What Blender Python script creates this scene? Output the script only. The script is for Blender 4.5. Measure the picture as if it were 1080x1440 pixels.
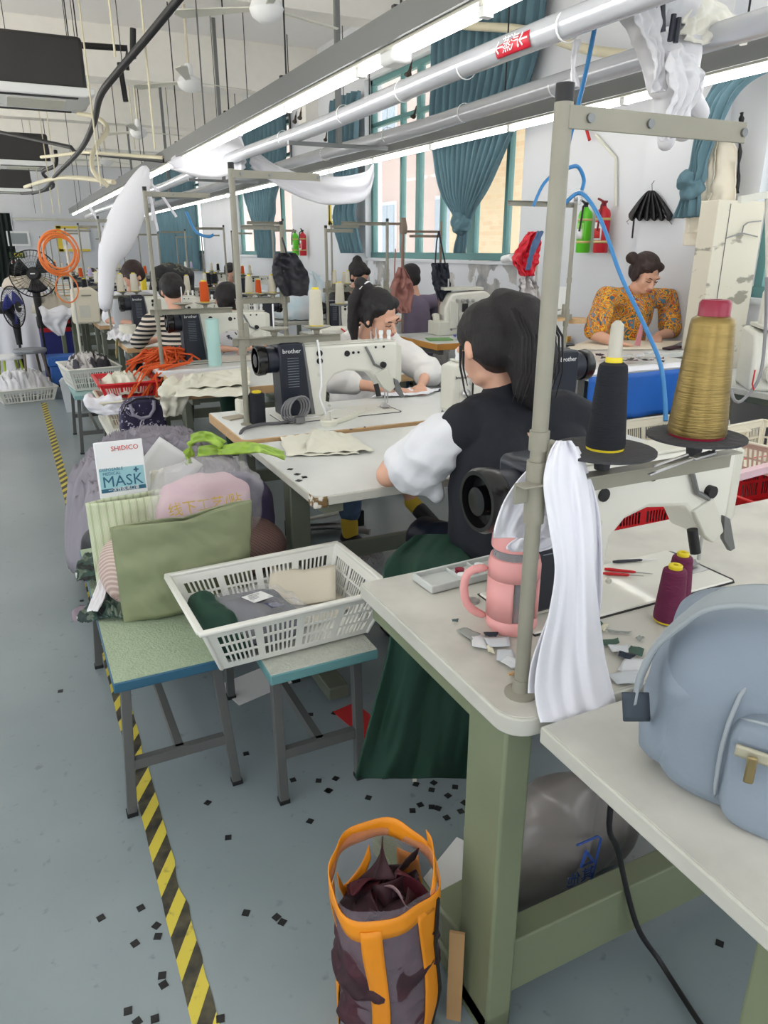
import bpy, bmesh, math, random
from mathutils import Vector, Matrix, noise, Euler
random.seed(7)
for o in list(bpy.data.objects): bpy.data.objects.remove(o)
SC = bpy.context.scene
# ---------------- camera, world, light, exposure ----------------
cam = bpy.data.cameras.new('camera'); CAM = bpy.data.objects.new('camera', cam)
SC.collection.objects.link(CAM); SC.camera = CAM
cam.sensor_fit = 'HORIZONTAL'; cam.sensor_width = 36; cam.lens = 1030/1080*36
cam.clip_start = .05; cam.clip_end = 200
CAM.location = (0, 0, 1.5)
CAM.rotation_euler = (math.radians(90)-math.atan(370/1030), 0, -math.radians(26.05))
SC.view_settings.view_transform = 'Standard'; SC.view_settings.look = 'None'
SC.view_settings.gamma = 1; SC.view_settings.use_curve_mapping = False
SC.view_settings.exposure = 0.53
W = bpy.data.worlds.new('sky'); SC.world = W; W.use_nodes = True
bg = W.node_tree.nodes['Background']; bg.inputs[0].default_value = (.93, .96, 1, 1); bg.inputs[1].default_value = 1.6
sun = bpy.data.lights.new('sun', 'SUN'); sun.energy = 12; sun.angle = math.radians(8); sun.color = (1, .96, .9)
SUN = bpy.data.objects.new('sun', sun); SC.collection.objects.link(SUN)
SUN.rotation_euler = Euler((math.radians(16), math.radians(1), 0))
C = bpy.data.collections.new('workshop'); SC.collection.children.link(C)
LC = bpy.context.view_layer.layer_collection.children['workshop']; LC.exclude = True
# ---------------- materials ----------------
def nd(nt, t, **k):
    n = nt.nodes.new(t)
    for a, b in k.items(): setattr(n, a, b)
    return n
def mat(name, col, rough=.5, metal=0, var=0, vs=6, bump=0, bs=60, emit=0, trans=0, alpha=1, spec=None, col2=None, stretch=None, coat=0, th=None):
    m = bpy.data.materials.new(name); m.use_nodes = True; nt = m.node_tree; b = nt.nodes['Principled BSDF']
    b.inputs['Base Color'].default_value = (*col, 1); b.inputs['Roughness'].default_value = rough
    b.inputs['Metallic'].default_value = metal
    if spec is not None: b.inputs['Specular IOR Level'].default_value = spec
    if coat: b.inputs['Coat Weight'].default_value = coat
    if trans: b.inputs['Transmission Weight'].default_value = trans
    if alpha < 1: b.inputs['Alpha'].default_value = alpha
    if emit:
        b.inputs['Emission Color'].default_value = (*col, 1); b.inputs['Emission Strength'].default_value = emit
    if var or col2 or bump:
        tc = nd(nt, 'ShaderNodeTexCoord'); mp = nd(nt, 'ShaderNodeMapping')
        nt.links.new(tc.outputs['Object'], mp.inputs[0])
        if stretch: mp.inputs['Scale'].default_value = stretch
    if var or col2:
        n = nd(nt, 'ShaderNodeTexNoise'); n.inputs['Scale'].default_value = vs; n.inputs['Detail'].default_value = 6
        nt.links.new(mp.outputs[0], n.inputs['Vector'])
        r = nd(nt, 'ShaderNodeValToRGB'); lo, hi = (th or (.3, .7)); r.color_ramp.elements[0].position = lo; r.color_ramp.elements[1].position = hi
        c2 = col2 or tuple(max(0, c*(1-var)) for c in col)
        r.color_ramp.elements[0].color = (*c2, 1); r.color_ramp.elements[1].color = (*col, 1)
        nt.links.new(n.outputs[0], r.inputs[0]); nt.links.new(r.outputs[0], b.inputs['Base Color'])
    if bump:
        n2 = nd(nt, 'ShaderNodeTexNoise'); n2.inputs['Scale'].default_value = bs; n2.inputs['Detail'].default_value = 4
        nt.links.new(mp.outputs[0], n2.inputs['Vector'])
        bp = nd(nt, 'ShaderNodeBump'); bp.inputs['Strength'].default_value = bump; bp.inputs['Distance'].default_value = .01
        nt.links.new(n2.outputs[0], bp.inputs['Height']); nt.links.new(bp.outputs[0], b.inputs['Normal'])
    return m
def S(r, g, b):
    f = lambda c: (c/255/12.92 if c/255 <= .04045 else ((c/255+.055)/1.055)**2.4)
    return (f(r), f(g), f(b))
def strings(name, cols, scale, rough=.7, kind='wave', dist=0, detail=2, direction='X'):
    """bands of several colours (wave texture) in object space"""
    m = bpy.data.materials.new(name); m.use_nodes = True; nt = m.node_tree; b = nt.nodes['Principled BSDF']
    b.inputs['Roughness'].default_value = rough
    tc = nd(nt, 'ShaderNodeTexCoord'); mp = nd(nt, 'ShaderNodeMapping'); nt.links.new(tc.outputs['Object'], mp.inputs[0])
    if kind == 'wave':
        w = nd(nt, 'ShaderNodeTexWave'); w.bands_direction = direction; w.inputs['Distortion'].default_value = dist; w.inputs['Detail'].default_value = detail
        w.inputs['Detail Scale'].default_value = 1.2
    elif kind == 'voronoi': w = nd(nt, 'ShaderNodeTexVoronoi')
    else: w = nd(nt, 'ShaderNodeTexNoise'); w.inputs['Detail'].default_value = detail; w.inputs['Distortion'].default_value = dist
    w.inputs['Scale'].default_value = scale
    nt.links.new(mp.outputs[0], w.inputs['Vector'])
    r = nd(nt, 'ShaderNodeValToRGB'); r.color_ramp.interpolation = 'CONSTANT'
    e = r.color_ramp.elements
    while len(e) < len(cols): e.new(.5)
    for i, (p, c) in enumerate(cols): e[i].position = p; e[i].color = (*c, 1)
    nt.links.new(w.outputs[0], r.inputs[0]); nt.links.new(r.outputs[0], b.inputs['Base Color'])
    m['mp'] = mp.name
    return m
M = {}
M['wall'] = mat('wall_paint', S(220,222,226), .85, var=.06, vs=1.5, bump=.05)
M['ceil'] = mat('ceiling_paint', S(244,242,240), .9, var=.05, vs=.8)
M['beam'] = mat('beam_paint', S(246,243,236), .85, var=.05)
M['white'] = mat('white_plastic', S(235,236,236), .45)
M['offw'] = mat('off_white_metal', S(214,213,200), .4, var=.05, vs=8)
M['mach'] = mat('machine_enamel', S(226,225,214), .32, var=.03, vs=10, coat=.2)
M['stand'] = mat('stand_enamel', S(146,143,128), .42, var=.12, vs=14)
M['navy'] = mat('navy_plastic', S(26,32,46), .38, var=.1, vs=5)
M['navyl'] = mat('navy_lines', S(120,128,140), .5)
M['tip'] = mat('grey_beige_plastic', S(188,184,170), .45)
M['wire'] = mat('dark_wire', S(70,70,70), .5)
M['black'] = mat('black_rubber', S(22,22,24), .55)
M['blackg'] = mat('black_gloss', S(16,16,18), .25)
M['steel'] = mat('steel', S(190,190,190), .28, .9)
M['dsteel'] = mat('dull_steel', S(128,130,130), .4, .7)
M['top'] = mat('white_laminate', S(222,224,220), .28, var=.10, vs=4, bump=.02, bs=15)
M['topd'] = mat('worn_white_laminate', S(204,202,192), .35, var=.22, vs=5, bump=.05, bs=20, th=(.32,.55))
M['rim'] = mat('grey_white_table_rim', S(200,199,188), .4, var=.15, vs=8)
M['wood'] = mat('plywood_edge', S(205,168,122), .6, var=.2, vs=12, stretch=(2,2,20))
M['chip'] = mat('chipped_board', S(120,95,60), .9, col2=S(225,222,212), vs=45, th=(.42,.5))
M['green'] = mat('pale_green_enamel', S(124,132,104), .45, var=.12, vs=4)
M['greend'] = mat('grey_green_enamel', S(112,118,102), .5, var=.12, vs=4)
M['grey'] = mat('grey_tube_paint', S(94,96,94), .45, var=.1, vs=10)
M['teal'] = mat('teal_curtain', S(96,128,140), .9, var=.25, vs=3, stretch=(6,6,.6), bump=.1)
M['frame'] = mat('green_window_frame', S(92,138,136), .5)
M['white_cloth'] = mat('white_cloth', S(236,236,242), .9, bump=.08, bs=90)
M['cream_cloth'] = mat('cream_cloth', S(226,224,208), .9, var=.08, vs=5, bump=.1, bs=120)
M['basket'] = mat('white_basket_plastic', S(226,226,218), .45)
M['cream_basket'] = mat('cream_basket_plastic', S(226,220,200), .5)
M['red'] = mat('red_plastic', S(205,30,38), .4)
M['skin'] = mat('skin', S(222,172,146), .5, var=.06, vs=12)
M['hair'] = mat('dark_hair', S(24,18,20), .6, var=.5, vs=7, stretch=(30,30,1.4), bump=.5, bs=12)
M['hairb'] = mat('brown_hair', S(56,36,32), .62, var=.5, vs=7, stretch=(30,30,1.4), bump=.4, bs=12)
M['vest'] = mat('black_vest_cloth', S(24,27,36), .85, bump=.12, bs=80)
M['wshirt'] = mat('white_shirt_cloth', S(232,232,236), .85, bump=.25, bs=18)
M['jeans'] = mat('blue_jeans', S(84,106,134), .9, var=.25, vs=8, bump=.1, bs=200)
M['dgreen'] = mat('dark_green_cloth', S(28,66,52), .85, var=.2, vs=4, bump=.1, bs=60)
M['yellow'] = mat('yellow_plastic', S(232,210,40), .45)
M['spool_cream'] = mat('cream_thread', S(222,216,198), .8, bump=.6, bs=30, stretch=(1,1,30))
M['spool_black'] = mat('black_thread', S(18,22,32), .75, bump=.6, bs=30, stretch=(1,1,30))
M['spool_gold'] = mat('gold_thread', S(152,130,76), .34, .7, var=.3, vs=6, stretch=(1,1,14), bump=.16, bs=26)
M['spool_purple'] = mat('purple_thread', S(112,28,72), .7, bump=.6, bs=30, stretch=(1,1,30))
M['spool_orange'] = mat('orange_thread', S(214,84,20), .75, bump=.6, bs=30, stretch=(1,1,30))
M['spool_white'] = mat('white_thread', S(232,230,222), .8, bump=.5, bs=30, stretch=(1,1,30))
M['spool_lilac'] = mat('lilac_thread', S(190,180,214), .8)
M['maroon'] = mat('maroon_plastic', S(140,24,52), .35)
M['orange'] = mat('orange_strap', S(222,92,34), .65, var=.15, vs=20)
M['orange_hose'] = mat('orange_hose', S(240,130,60), .45)
M['blue_hose'] = mat('blue_hose', S(56,130,190), .35)
M['paper'] = mat('white_paper', S(232,232,230), .8)
M['card'] = mat('cardboard', S(176,140,96), .9, var=.15)
M['blue'] = mat('blue_tarp', S(20,98,190), .45, var=.1, vs=5, bump=.1, bs=10)
def clear(name, col, alpha, rough=.15, bump=.6, bs=9, spec=.8):
    m = mat(name, col, rough, alpha=alpha, bump=bump, bs=bs, spec=spec); return m
M['film'] = clear('clear_plastic_film', (.92,.92,.95), .2, .06, .9, 13)
M['filmg'] = clear('grey_plastic_film', S(150,145,145), .72, .3)
M['filmw'] = clear('white_plastic_film', S(236,236,240), .78, .3)
# ---------------- mesh helpers ----------------
class MB:
    def __init__(s): s.v = []; s.f = []
    def add(s, vs, fs):
        n = len(s.v); s.v += [Vector(v) for v in vs]; s.f += [tuple(i+n for i in f) for f in fs]; return s
    def box(s, c, d, rot=None):
        x, y, z = (k/2 for k in d); vs = [Vector((a*x, b*y, e*z)) for e in (-1,1) for b in (-1,1) for a in (-1,1)]
        if rot: vs = [rot @ v for v in vs]
        vs = [v+Vector(c) for v in vs]
        return s.add(vs, [(0,2,3,1),(4,5,7,6),(0,1,5,4),(2,6,7,3),(0,4,6,2),(1,3,7,5)])
    def bx(s, a, b): # from corner a to b
        return s.box([(p+q)/2 for p, q in zip(a, b)], [abs(q-p) for p, q in zip(a, b)])
    def bar(s, p, q, w, h=None, up=(0,0,1)):
        p = Vector(p); q = Vector(q); d = (q-p); L = d.length; d.normalize(); u = Vector(up)
        if abs(d.dot(u)) > .98: u = Vector((0,1,0))
        x = d.cross(u).normalized(); y = x.cross(d).normalized(); h = h or w
        vs = [c + x*(a*w/2) + y*(b*h/2) for c in (p, q) for b in (-1,1) for a in (-1,1)]
        return s.add(vs, [(0,2,3,1),(4,5,7,6),(0,1,5,4),(2,6,7,3),(0,4,6,2),(1,3,7,5)])
    def cyl(s, p, q, r0, r1=None, n=16, cap=True):
        r1 = r0 if r1 is None else r1
        return s.tube([p, q], [r0, r1], n, cap)
    def tube(s, path, r, n=8, cap=True, closed=False):
        P = [Vector(p) for p in path]; k = len(P); R = r if isinstance(r, (list, tuple)) else [r]*k
        vs = []; ref = None
        for i in range(k):
            if closed: t = P[(i+1) % k]-P[i-1]
            else: t = P[min(i+1, k-1)]-P[max(i-1, 0)]
            t.normalize()
            if ref is None: ref = Vector((0,0,1)) if abs(t.z) < .9 else Vector((1,0,0))
            a = t.cross(ref).normalized(); b = a.cross(t).normalized(); ref = b
            for j in range(n):
                th = 2*math.pi*j/n; vs.append(P[i]+(a*math.cos(th)+b*math.sin(th))*R[i])
        fs = []
        for i in range(k if closed else k-1):
            for j in range(n):
                a0 = i*n+j; a1 = i*n+(j+1) % n; b0 = ((i+1) % k)*n+j; b1 = ((i+1) % k)*n+(j+1) % n
                fs.append((a0, a1, b1, b0))
        if cap and not closed: fs += [tuple(range(n))[::-1], tuple(range((k-1)*n, k*n))]
        return s.add(vs, fs)
    def lathe(s, prof, c=(0,0,0), n=24, ax='z', cap=True):
        c = Vector(c); vs = []
        for r, h in prof:
            for j in range(n):
                t = 2*math.pi*j/n; a, b = r*math.cos(t), r*math.sin(t)
                vs.append(c + (Vector((a, b, h)) if ax == 'z' else Vector((h, a, b)) if ax == 'x' else Vector((b, h, a))))
        k = len(prof); fs = [(i*n+j, i*n+(j+1) % n, (i+1)*n+(j+1) % n, (i+1)*n+j) for i in range(k-1) for j in range(n)]
        if cap: fs += [tuple(range(n))[::-1], tuple(range((k-1)*n, k*n))]
        return s.add(vs, fs)
    def prism(s, poly, a, b, plane='xz'):
        f = {'xz': lambda p, t: (p[0], t, p[1]), 'xy': lambda p, t: (p[0], p[1], t), 'yz': lambda p, t: (t, p[0], p[1])}[plane]
        n = len(poly); vs = [f(p, a) for p in poly]+[f(p, b) for p in poly]
        return s.add(vs, [tuple(range(n)), tuple(range(n, 2*n))[::-1]]+[(i, i+n, (i+1) % n+n, (i+1) % n) for i in range(n)])
    def grid(s, fn, nu, nv, wrap=False):
        vs = [fn(i/nu, j/nv) for j in range(nv+1) for i in range(nu+1)]
        w = nu+1
        return s.add(vs, [(j*w+i, j*w+i+1, (j+1)*w+i+1, (j+1)*w+i) for j in range(nv) for i in range(nu)])
    def tf(s, m, start=0):
        s.v = s.v[:start]+[m @ v for v in s.v[start:]]; return s
    def build(s, name, m, parent=None, bevel=0, seg=2, solid=0, ang=38, smooth=True, sub=0, origin=True, off=0):
        me = bpy.data.meshes.new(name)
        vs = s.v; loc = Vector((0,0,0))
        if parent is None and origin and vs:
            loc = Vector(((min(v.x for v in vs)+max(v.x for v in vs))/2, (min(v.y for v in vs)+max(v.y for v in vs))/2, min(v.z for v in vs)))
            vs = [v-loc for v in vs]
        me.from_pydata([tuple(v) for v in vs], [], s.f)
        bm = bmesh.new(); bm.from_mesh(me); bmesh.ops.recalc_face_normals(bm, faces=bm.faces); bm.to_mesh(me); bm.free()
        o = bpy.data.objects.new(name, me); C.objects.link(o); o.location = loc
        me.materials.append(M[m] if isinstance(m, str) else m)
        if parent: o.parent = parent
        if sub: md = o.modifiers.new('s', 'SUBSURF'); md.levels = sub; md.render_levels = sub
        if solid: md = o.modifiers.new('t', 'SOLIDIFY'); md.thickness = solid; md.offset = off
        if bevel: md = o.modifiers.new('b', 'BEVEL'); md.width = bevel; md.segments = seg; md.limit_method = 'ANGLE'; md.angle_limit = math.radians(35)
        if smooth:
            me.shade_smooth()
            if ang: me.set_sharp_from_angle(angle=math.radians(ang))
        return o
def B(name, c, d, m, parent=None, bevel=0, **k): return MB().box(c, d).build(name, m, parent, bevel, **k)
def tag(o, label=None, cat=None, group=None, kind=None):
    if label: o['label'] = label
    if cat: o['category'] = cat
    if group: o['group'] = group
    if kind: o['kind'] = kind
    return o
def T(name, label, cat, loc=(0,0,0), rz=0, group=None):
    o = bpy.data.objects.new(name, None); C.objects.link(o); o.empty_display_size = .05
    o.location = loc; o.rotation_euler = (0, 0, rz); return tag(o, label, cat, group)
def copy_tree(o, parent=None):
    c = o.copy(); C.objects.link(c); c.parent = parent
    for ch in list(o.children): copy_tree(ch, c)
    return c
def dup(o, loc, rz=None, label=None, group=None, scale=None):
    c = copy_tree(o); c.location = loc
    if rz is not None: c.rotation_euler = (0, 0, rz)
    if label: c['label'] = label
    if group: c['group'] = group
    elif 'group' in c.keys() and label and not group: pass
    if scale: c.scale = scale
    return c
def struct(o, label=None):
    o['kind'] = 'structure'
    return o
def text(name, body, size, m, parent, loc, rot, ext=.0006, sx=1, bold=0):
    cu = bpy.data.curves.new('t', 'FONT'); cu.body = body; cu.size = size; cu.extrude = ext; cu.align_x = 'CENTER'; cu.align_y = 'CENTER'; cu.offset = 0; cu.resolution_u = 2
    t = bpy.data.objects.new('t', cu); SC.collection.objects.link(t)
    dg = bpy.context.evaluated_depsgraph_get(); me = bpy.data.meshes.new_from_object(t.evaluated_get(dg)); bpy.data.objects.remove(t)
    me.materials.clear(); me.materials.append(M[m] if isinstance(m, str) else m)
    o = bpy.data.objects.new(name, me); C.objects.link(o); o.parent = parent; o.location = loc; o.rotation_euler = rot; o.scale = (sx, 1, 1)
    return o
def bake(o):
    dg = bpy.context.evaluated_depsgraph_get(); me = bpy.data.meshes.new_from_object(o.evaluated_get(dg)); o.modifiers.clear(); o.data = me; return o
def blob(name, shapes, m, parent=None, vox=.008, sm=6, disp=0, ds=8, origin=True):
    """shapes: (p0, r0, p1, r1) tapered capsules or (c, (rx,ry,rz)[, euler]) ellipsoids -> ONE continuous surface"""
    mb = MB()
    for sh in shapes:
        if len(sh) == 4:
            p, r0, q, r1 = Vector(sh[0]), sh[1], Vector(sh[2]), sh[3]; L = (q-p).length; d = (q-p).normalized() if L > 1e-6 else Vector((0,0,1))
            sa = max(-.95, min(.95, (r0-r1)/L)) if L > 1e-6 else 0; a0 = math.asin(sa)
            prof = [(r0*math.cos(t), r0*math.sin(t)) for t in [-PI/2+.02+(a0+PI/2-.02)*k/5 for k in range(6)]]+[(r1*math.cos(t), L+r1*math.sin(t)) for t in [a0+(PI/2-.02-a0)*k/5 for k in range(6)]]
            st = len(mb.v); mb.lathe(prof, n=14); R = Vector((0,0,1)).rotation_difference(d).to_matrix().to_4x4(); mb.tf(Matrix.Translation(p) @ R, st)
        else:
            st = len(mb.v); mb.lathe([(math.cos(t), math.sin(t)) for t in [-PI/2+.02+(PI-.04)*k/10 for k in range(11)]], n=18)
            mb.tf(Matrix.Translation(Vector(sh[0])) @ (Euler(sh[2]).to_matrix().to_4x4() if len(sh) > 2 else Matrix()) @ Matrix.Diagonal((*sh[1], 1)), st)
    me = bpy.data.meshes.new(name); me.from_pydata([tuple(v) for v in mb.v], [], mb.f)
    o = bpy.data.objects.new(name, me); SC.collection.objects.link(o)
    r = o.modifiers.new('r', 'REMESH'); r.mode = 'VOXEL'; r.voxel_size = vox; r.adaptivity = 0
    s = o.modifiers.new('s', 'SMOOTH'); s.factor = .5; s.iterations = sm
    bake(o); me = o.data; SC.collection.objects.unlink(o); C.objects.link(o)
    if disp:
        out = []
        for co, nr in [(v.co.copy(), v.normal.copy()) for v in me.vertices]:
            n = noise.noise(co*ds); n2 = noise.noise(co*ds*2.3+Vector((5,5,5)))
            co += nr*disp*(1-2*abs(n)+.5*n2); out += co[:]
        me.vertices.foreach_set('co', out); me.update()
    me.materials.clear(); me.materials.append(M[m] if isinstance(m, str) else m); me.shade_smooth()
    if parent: o.parent = parent
    elif origin:
        xs = [v.co for v in me.vertices]; loc = Vector(((min(v.x for v in xs)+max(v.x for v in xs))/2, (min(v.y for v in xs)+max(v.y for v in xs))/2, min(v.z for v in xs)))
        me.transform(Matrix.Translation(-loc)); o.location = loc
    return o
def nz(x, y, z=0): return noise.noise(Vector((x, y, z)))
PI = math.pi
def cushion(name, c, d, m, parent=None, rot=(0,0,0), e=.45, wr=.012, ws=7, n=36, seed=0, ridge=True, power=None):
    """puffy pillow / bag body"""
    R = Euler(rot).to_matrix(); c = Vector(c); mb = MB()
    def sg(a, p): return math.copysign(abs(a)**p, a)
    def fn(u, v):
        th = 2*math.pi*u; ph = math.pi*(v-.5)
        x = sg(math.cos(ph), e)*sg(math.cos(th), e); y = sg(math.cos(ph), e)*sg(math.sin(th), e); z = sg(math.sin(ph), e)
        p = Vector((x*d[0]/2, y*d[1]/2, z*d[2]/2))
        q = p*ws+Vector((seed*3.1, seed, 0)); w = (1-2*abs(noise.noise(q))) if ridge else noise.noise(q)
        nn = Vector((x/d[0], y/d[1], z/d[2])); nn = nn.normalized() if nn.length else Vector((0,0,1))
        return c + R @ (p + nn*wr*w)
    mb.grid(fn, n, n)
    o = mb.build(name, m, parent, ang=0); return o
def ribbon(pts, width, side=(1,0,0), amp=0, folds=3, nu=14, nv=None, wr=0, seed=0):
    """cloth strip along a path; width may be a list"""
    P = [Vector(p) for p in pts]; k = len(P)-1; nv = nv or k*6
    Wd = width if isinstance(width, (list, tuple)) else [width]*len(P); sd = Vector(side).normalized()
    def ev(A, t):
        t *= k; i = min(int(t), k-1); f = t-i
        a = A[max(i-1,0)]; b = A[i]; c = A[i+1]; d = A[min(i+2,k)]
        return .5*((2*b)+(c-a)*f+(2*a-5*b+4*c-d)*f*f+(3*b-a-3*c+d)*f**3)
    def fn(u, v):
        p = ev(P, v); p2 = ev(P, min(1, v+.01)); p1 = ev(P, max(0, v-.01)); t = (p2-p1).normalized()
        w = ev(Wd, v); n = t.cross(sd)
        n = n.normalized() if n.length > 1e-4 else Vector((0,1,0))
        a = amp(v) if callable(amp) else amp
        q = p + sd*(w*(u-.5)) + n*(a*math.sin(2*math.pi*folds*u+2*nz(u*2, v*3, seed)) )
        return q + n*wr*nz(u*5+seed, v*9, seed)
    return MB().grid(fn, nu, nv)
PI = math.pi

def esheet(rows, nu=30, nv=50, wr=.01, ws=7, amp=0, folds=2, seed=0, mode='y'):
    """cloth between a left and a right edge; rows = (v, uL, uR, plane value)"""
    k = len(rows)-1
    def ev(c, t):
        t *= k; i = min(int(t), k-1); f = t-i; a = rows[max(i-1,0)][c]; b = rows[i][c]; d = rows[i+1][c]; e = rows[min(i+2,k)][c]
        return .5*((2*b)+(d-a)*f+(2*a-5*b+4*d-e)*f*f+(3*b-a-3*d+e)*f**3)
    def fn(u, v):
        uu = ev(1,v)+(ev(2,v)-ev(1,v))*u; vv = ev(0,v); w = ev(3,v)
        n_ = wr*nz(u*ws*.7+seed, v*ws*.5, seed)+.5*wr*nz(u*ws*2+seed, v*ws, seed+5)+amp*math.sin(2*PI*folds*u+2*nz(v*3,u,seed))
        if mode == 'z': p = az(uu, vv, w); return p+Vector((0,0,abs(n_)*1.5))
        return ay(uu, vv, w+n_)
    return MB().grid(fn, nu, nv)
# ---------------- pixel of the photograph -> point on a plane of the room ----------------
_TH = math.atan(370/1030); _PS = math.radians(26.05)
def ray(u, v):
    a = (u-540)/1030; b = (v-720)/1030; fh = math.cos(_TH)-b*math.sin(_TH); z = -math.sin(_TH)-b*math.cos(_TH)
    return (a*math.cos(_PS)+fh*math.sin(_PS), -a*math.sin(_PS)+fh*math.cos(_PS), z)
def _at(u, v, k, val):
    r = ray(u, v); t = (val-(1.5 if k == 2 else 0))/r[k]; return Vector((r[0]*t, r[1]*t, 1.5+r[2]*t))
def ax(u, v, x): return _at(u, v, 0, x)
def ay(u, v, y): return _at(u, v, 1, y)
def az(u, v, z): return _at(u, v, 2, z)
# ---------------- floor, walls, ceiling ----------------
fm = mat('grey_blue_epoxy', S(146,157,160), .3, col2=S(126,138,141), vs=1.3, bump=.03, bs=6, th=(.3,.75))
nt = fm.node_tree; b = nt.nodes['Principled BSDF']; tc = nt.nodes['Texture Coordinate']
n = nd(nt, 'ShaderNodeTexNoise'); n.inputs['Scale'].default_value = 26; n.inputs['Detail'].default_value = 8; nt.links.new(tc.outputs['Object'], n.inputs['Vector'])
r = nd(nt, 'ShaderNodeValToRGB'); r.color_ramp.elements[0].position = .27; r.color_ramp.elements[1].position = .36
r.color_ramp.elements[0].color = (.45,.45,.45,1); r.color_ramp.elements[1].color = (1,1,1,1); nt.links.new(n.outputs[0], r.inputs[0])
mx = nd(nt, 'ShaderNodeMix', data_type='RGBA', blend_type='MULTIPLY'); mx.inputs[0].default_value = .5
old = b.inputs['Base Color'].links[0].from_socket; nt.links.new(old, mx.inputs[6]); nt.links.new(r.outputs[0], mx.inputs[7]); nt.links.new(mx.outputs[2], b.inputs['Base Color'])
struct(MB().bx((-4.2,-2,-.1),(4.54,26.2,0)).build('floor', fm, origin=False))
struct(MB().bx((-4.2,-2,4.1),(4.54,26.2,4.25)).build('ceiling', 'ceil', origin=False))
for y in (3.57, 7.25, 10.93, 14.6, 18.3, 22): struct(MB().bx((-4.2,y,3.52),(4.3,y+.3,4.1)).build('trim_1', 'beam'))
struct(MB().bx((-4.2,-2.2,0),(4.54,-2,.8)).bx((-4.2,-2.2,3.3),(4.54,-2,4.1)).bx((-4.2,-2.2,.8),(-3.6,-2,3.3)).bx((-.3,-2.2,.8),(.3,-2,3.3)).bx((3.9,-2.2,.8),(4.54,-2,3.3)).build('wall_back', 'wall', origin=False))  # unseen wall put in to darken the near end, openings shaped for daylight
struct(MB().bx((-4.4,-2.2,-.1),(-4.2,26.2,.8)).bx((-4.4,-2.2,3.4),(-4.2,26.2,4.1)).bx((-4.4,-2.2,.8),(-4.2,-1.6,3.4)).build('wall_left', 'wall', origin=False))  # unseen left wall, also put in to hold back light, with daylight openings
for y in (2.6, 6.5, 10.5, 14.5, 18.5, 22.5): struct(MB().bx((-4.4,y,.8),(-4.2,y+.5,3.4)).build('wall_left', 'wall', origin=False))
# plaster with grey peeled patches under the long window
pw = mat('patched_wall', S(226,228,232), .85, var=.05, vs=1.2)
nt = pw.node_tree; b = nt.nodes['Principled BSDF']; tc = nt.nodes['Texture Coordinate']
n = nd(nt, 'ShaderNodeTexNoise'); n.inputs['Scale'].default_value = 2.2; n.inputs['Detail'].default_value = 9; nt.links.new(tc.outputs['Object'], n.inputs['Vector'])
r = nd(nt, 'ShaderNodeValToRGB'); r.color_ramp.elements[0].position = .5; r.color_ramp.elements[1].position = .515
n3 = nd(nt, 'ShaderNodeTexNoise'); n3.inputs['Scale'].default_value = 7; n3.inputs['Detail'].default_value = 5; nt.links.new(tc.outputs['Object'], n3.inputs['Vector'])
r3 = nd(nt, 'ShaderNodeValToRGB'); r3.color_ramp.elements[0].color = (*S(140,142,146), 1); r3.color_ramp.elements[1].color = (*S(200,196,190), 1)
r3.color_ramp.elements[0].position = .3; r3.color_ramp.elements[1].position = .7
nt.links.new(n3.outputs[0], r3.inputs[0]); nt.links.new(n.outputs[0], r.inputs[0])
mx = nd(nt, 'ShaderNodeMix', data_type='RGBA'); nt.links.new(r.outputs[0], mx.inputs[0])
old = b.inputs['Base Color'].links[0].from_socket; nt.links.new(old, mx.inputs[6]); nt.links.new(r3.outputs[0], mx.inputs[7]); nt.links.new(mx.outputs[2], b.inputs['Base Color'])
X0, X1 = 4.3, 4.54
wins = [(-.6, 3.45, 1.2, 3.45), (5.95, 9.35, 1.39, 3.45), (12.2, 15.6, 1.39, 3.45), (18.6, 23.0, 1.39, 3.45)]
wl = MB(); yprev = -2
for a, c_, z0, z1 in wins:
    wl.bx((X0, yprev, 0), (X1, a, 4.1)); wl.bx((X0, a, z1), (X1, c_, 4.1))
    if a != 5.95: wl.bx((X0, a, 0), (X1, c_, z0))
    yprev = c_
wl.bx((X0, yprev, 0), (X1, 26.2, 4.1)); struct(wl.build('wall_right', 'wall', origin=False))
struct(MB().bx((X0, 5.95, 0), (X1, 9.35, 1.39)).build('wall_right', pw, origin=False))
struct(MB().bx((.33,26,0),(4.54,26.2,4.1)).bx((-4.2,26,0),(-.9,26.2,4.1)).bx((-.9,26,2.5),(.33,26.2,4.1)).build('wall_far', 'wall', origin=False))
struct(MB().bx((4.2,3.75,0),(4.3,4.35,4.1)).build('trim_2', 'wall'))
struct(MB().bx((4.12,10.95,3.2),(4.3,11.25,4.1)).build('trim_3', 'beam'))
# dark doorway in the far wall
dm = mat('dark_green_door_curtain', S(16,30,26), .8, var=.2)
dd = ribbon([(-.3,25.95,2.5),(-.3,25.95,1.2),(-.3,25.95,.05)], 1.25, (1,0,0), .03, 8, nu=60).build('door_1', dm); struct(dd)
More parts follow.
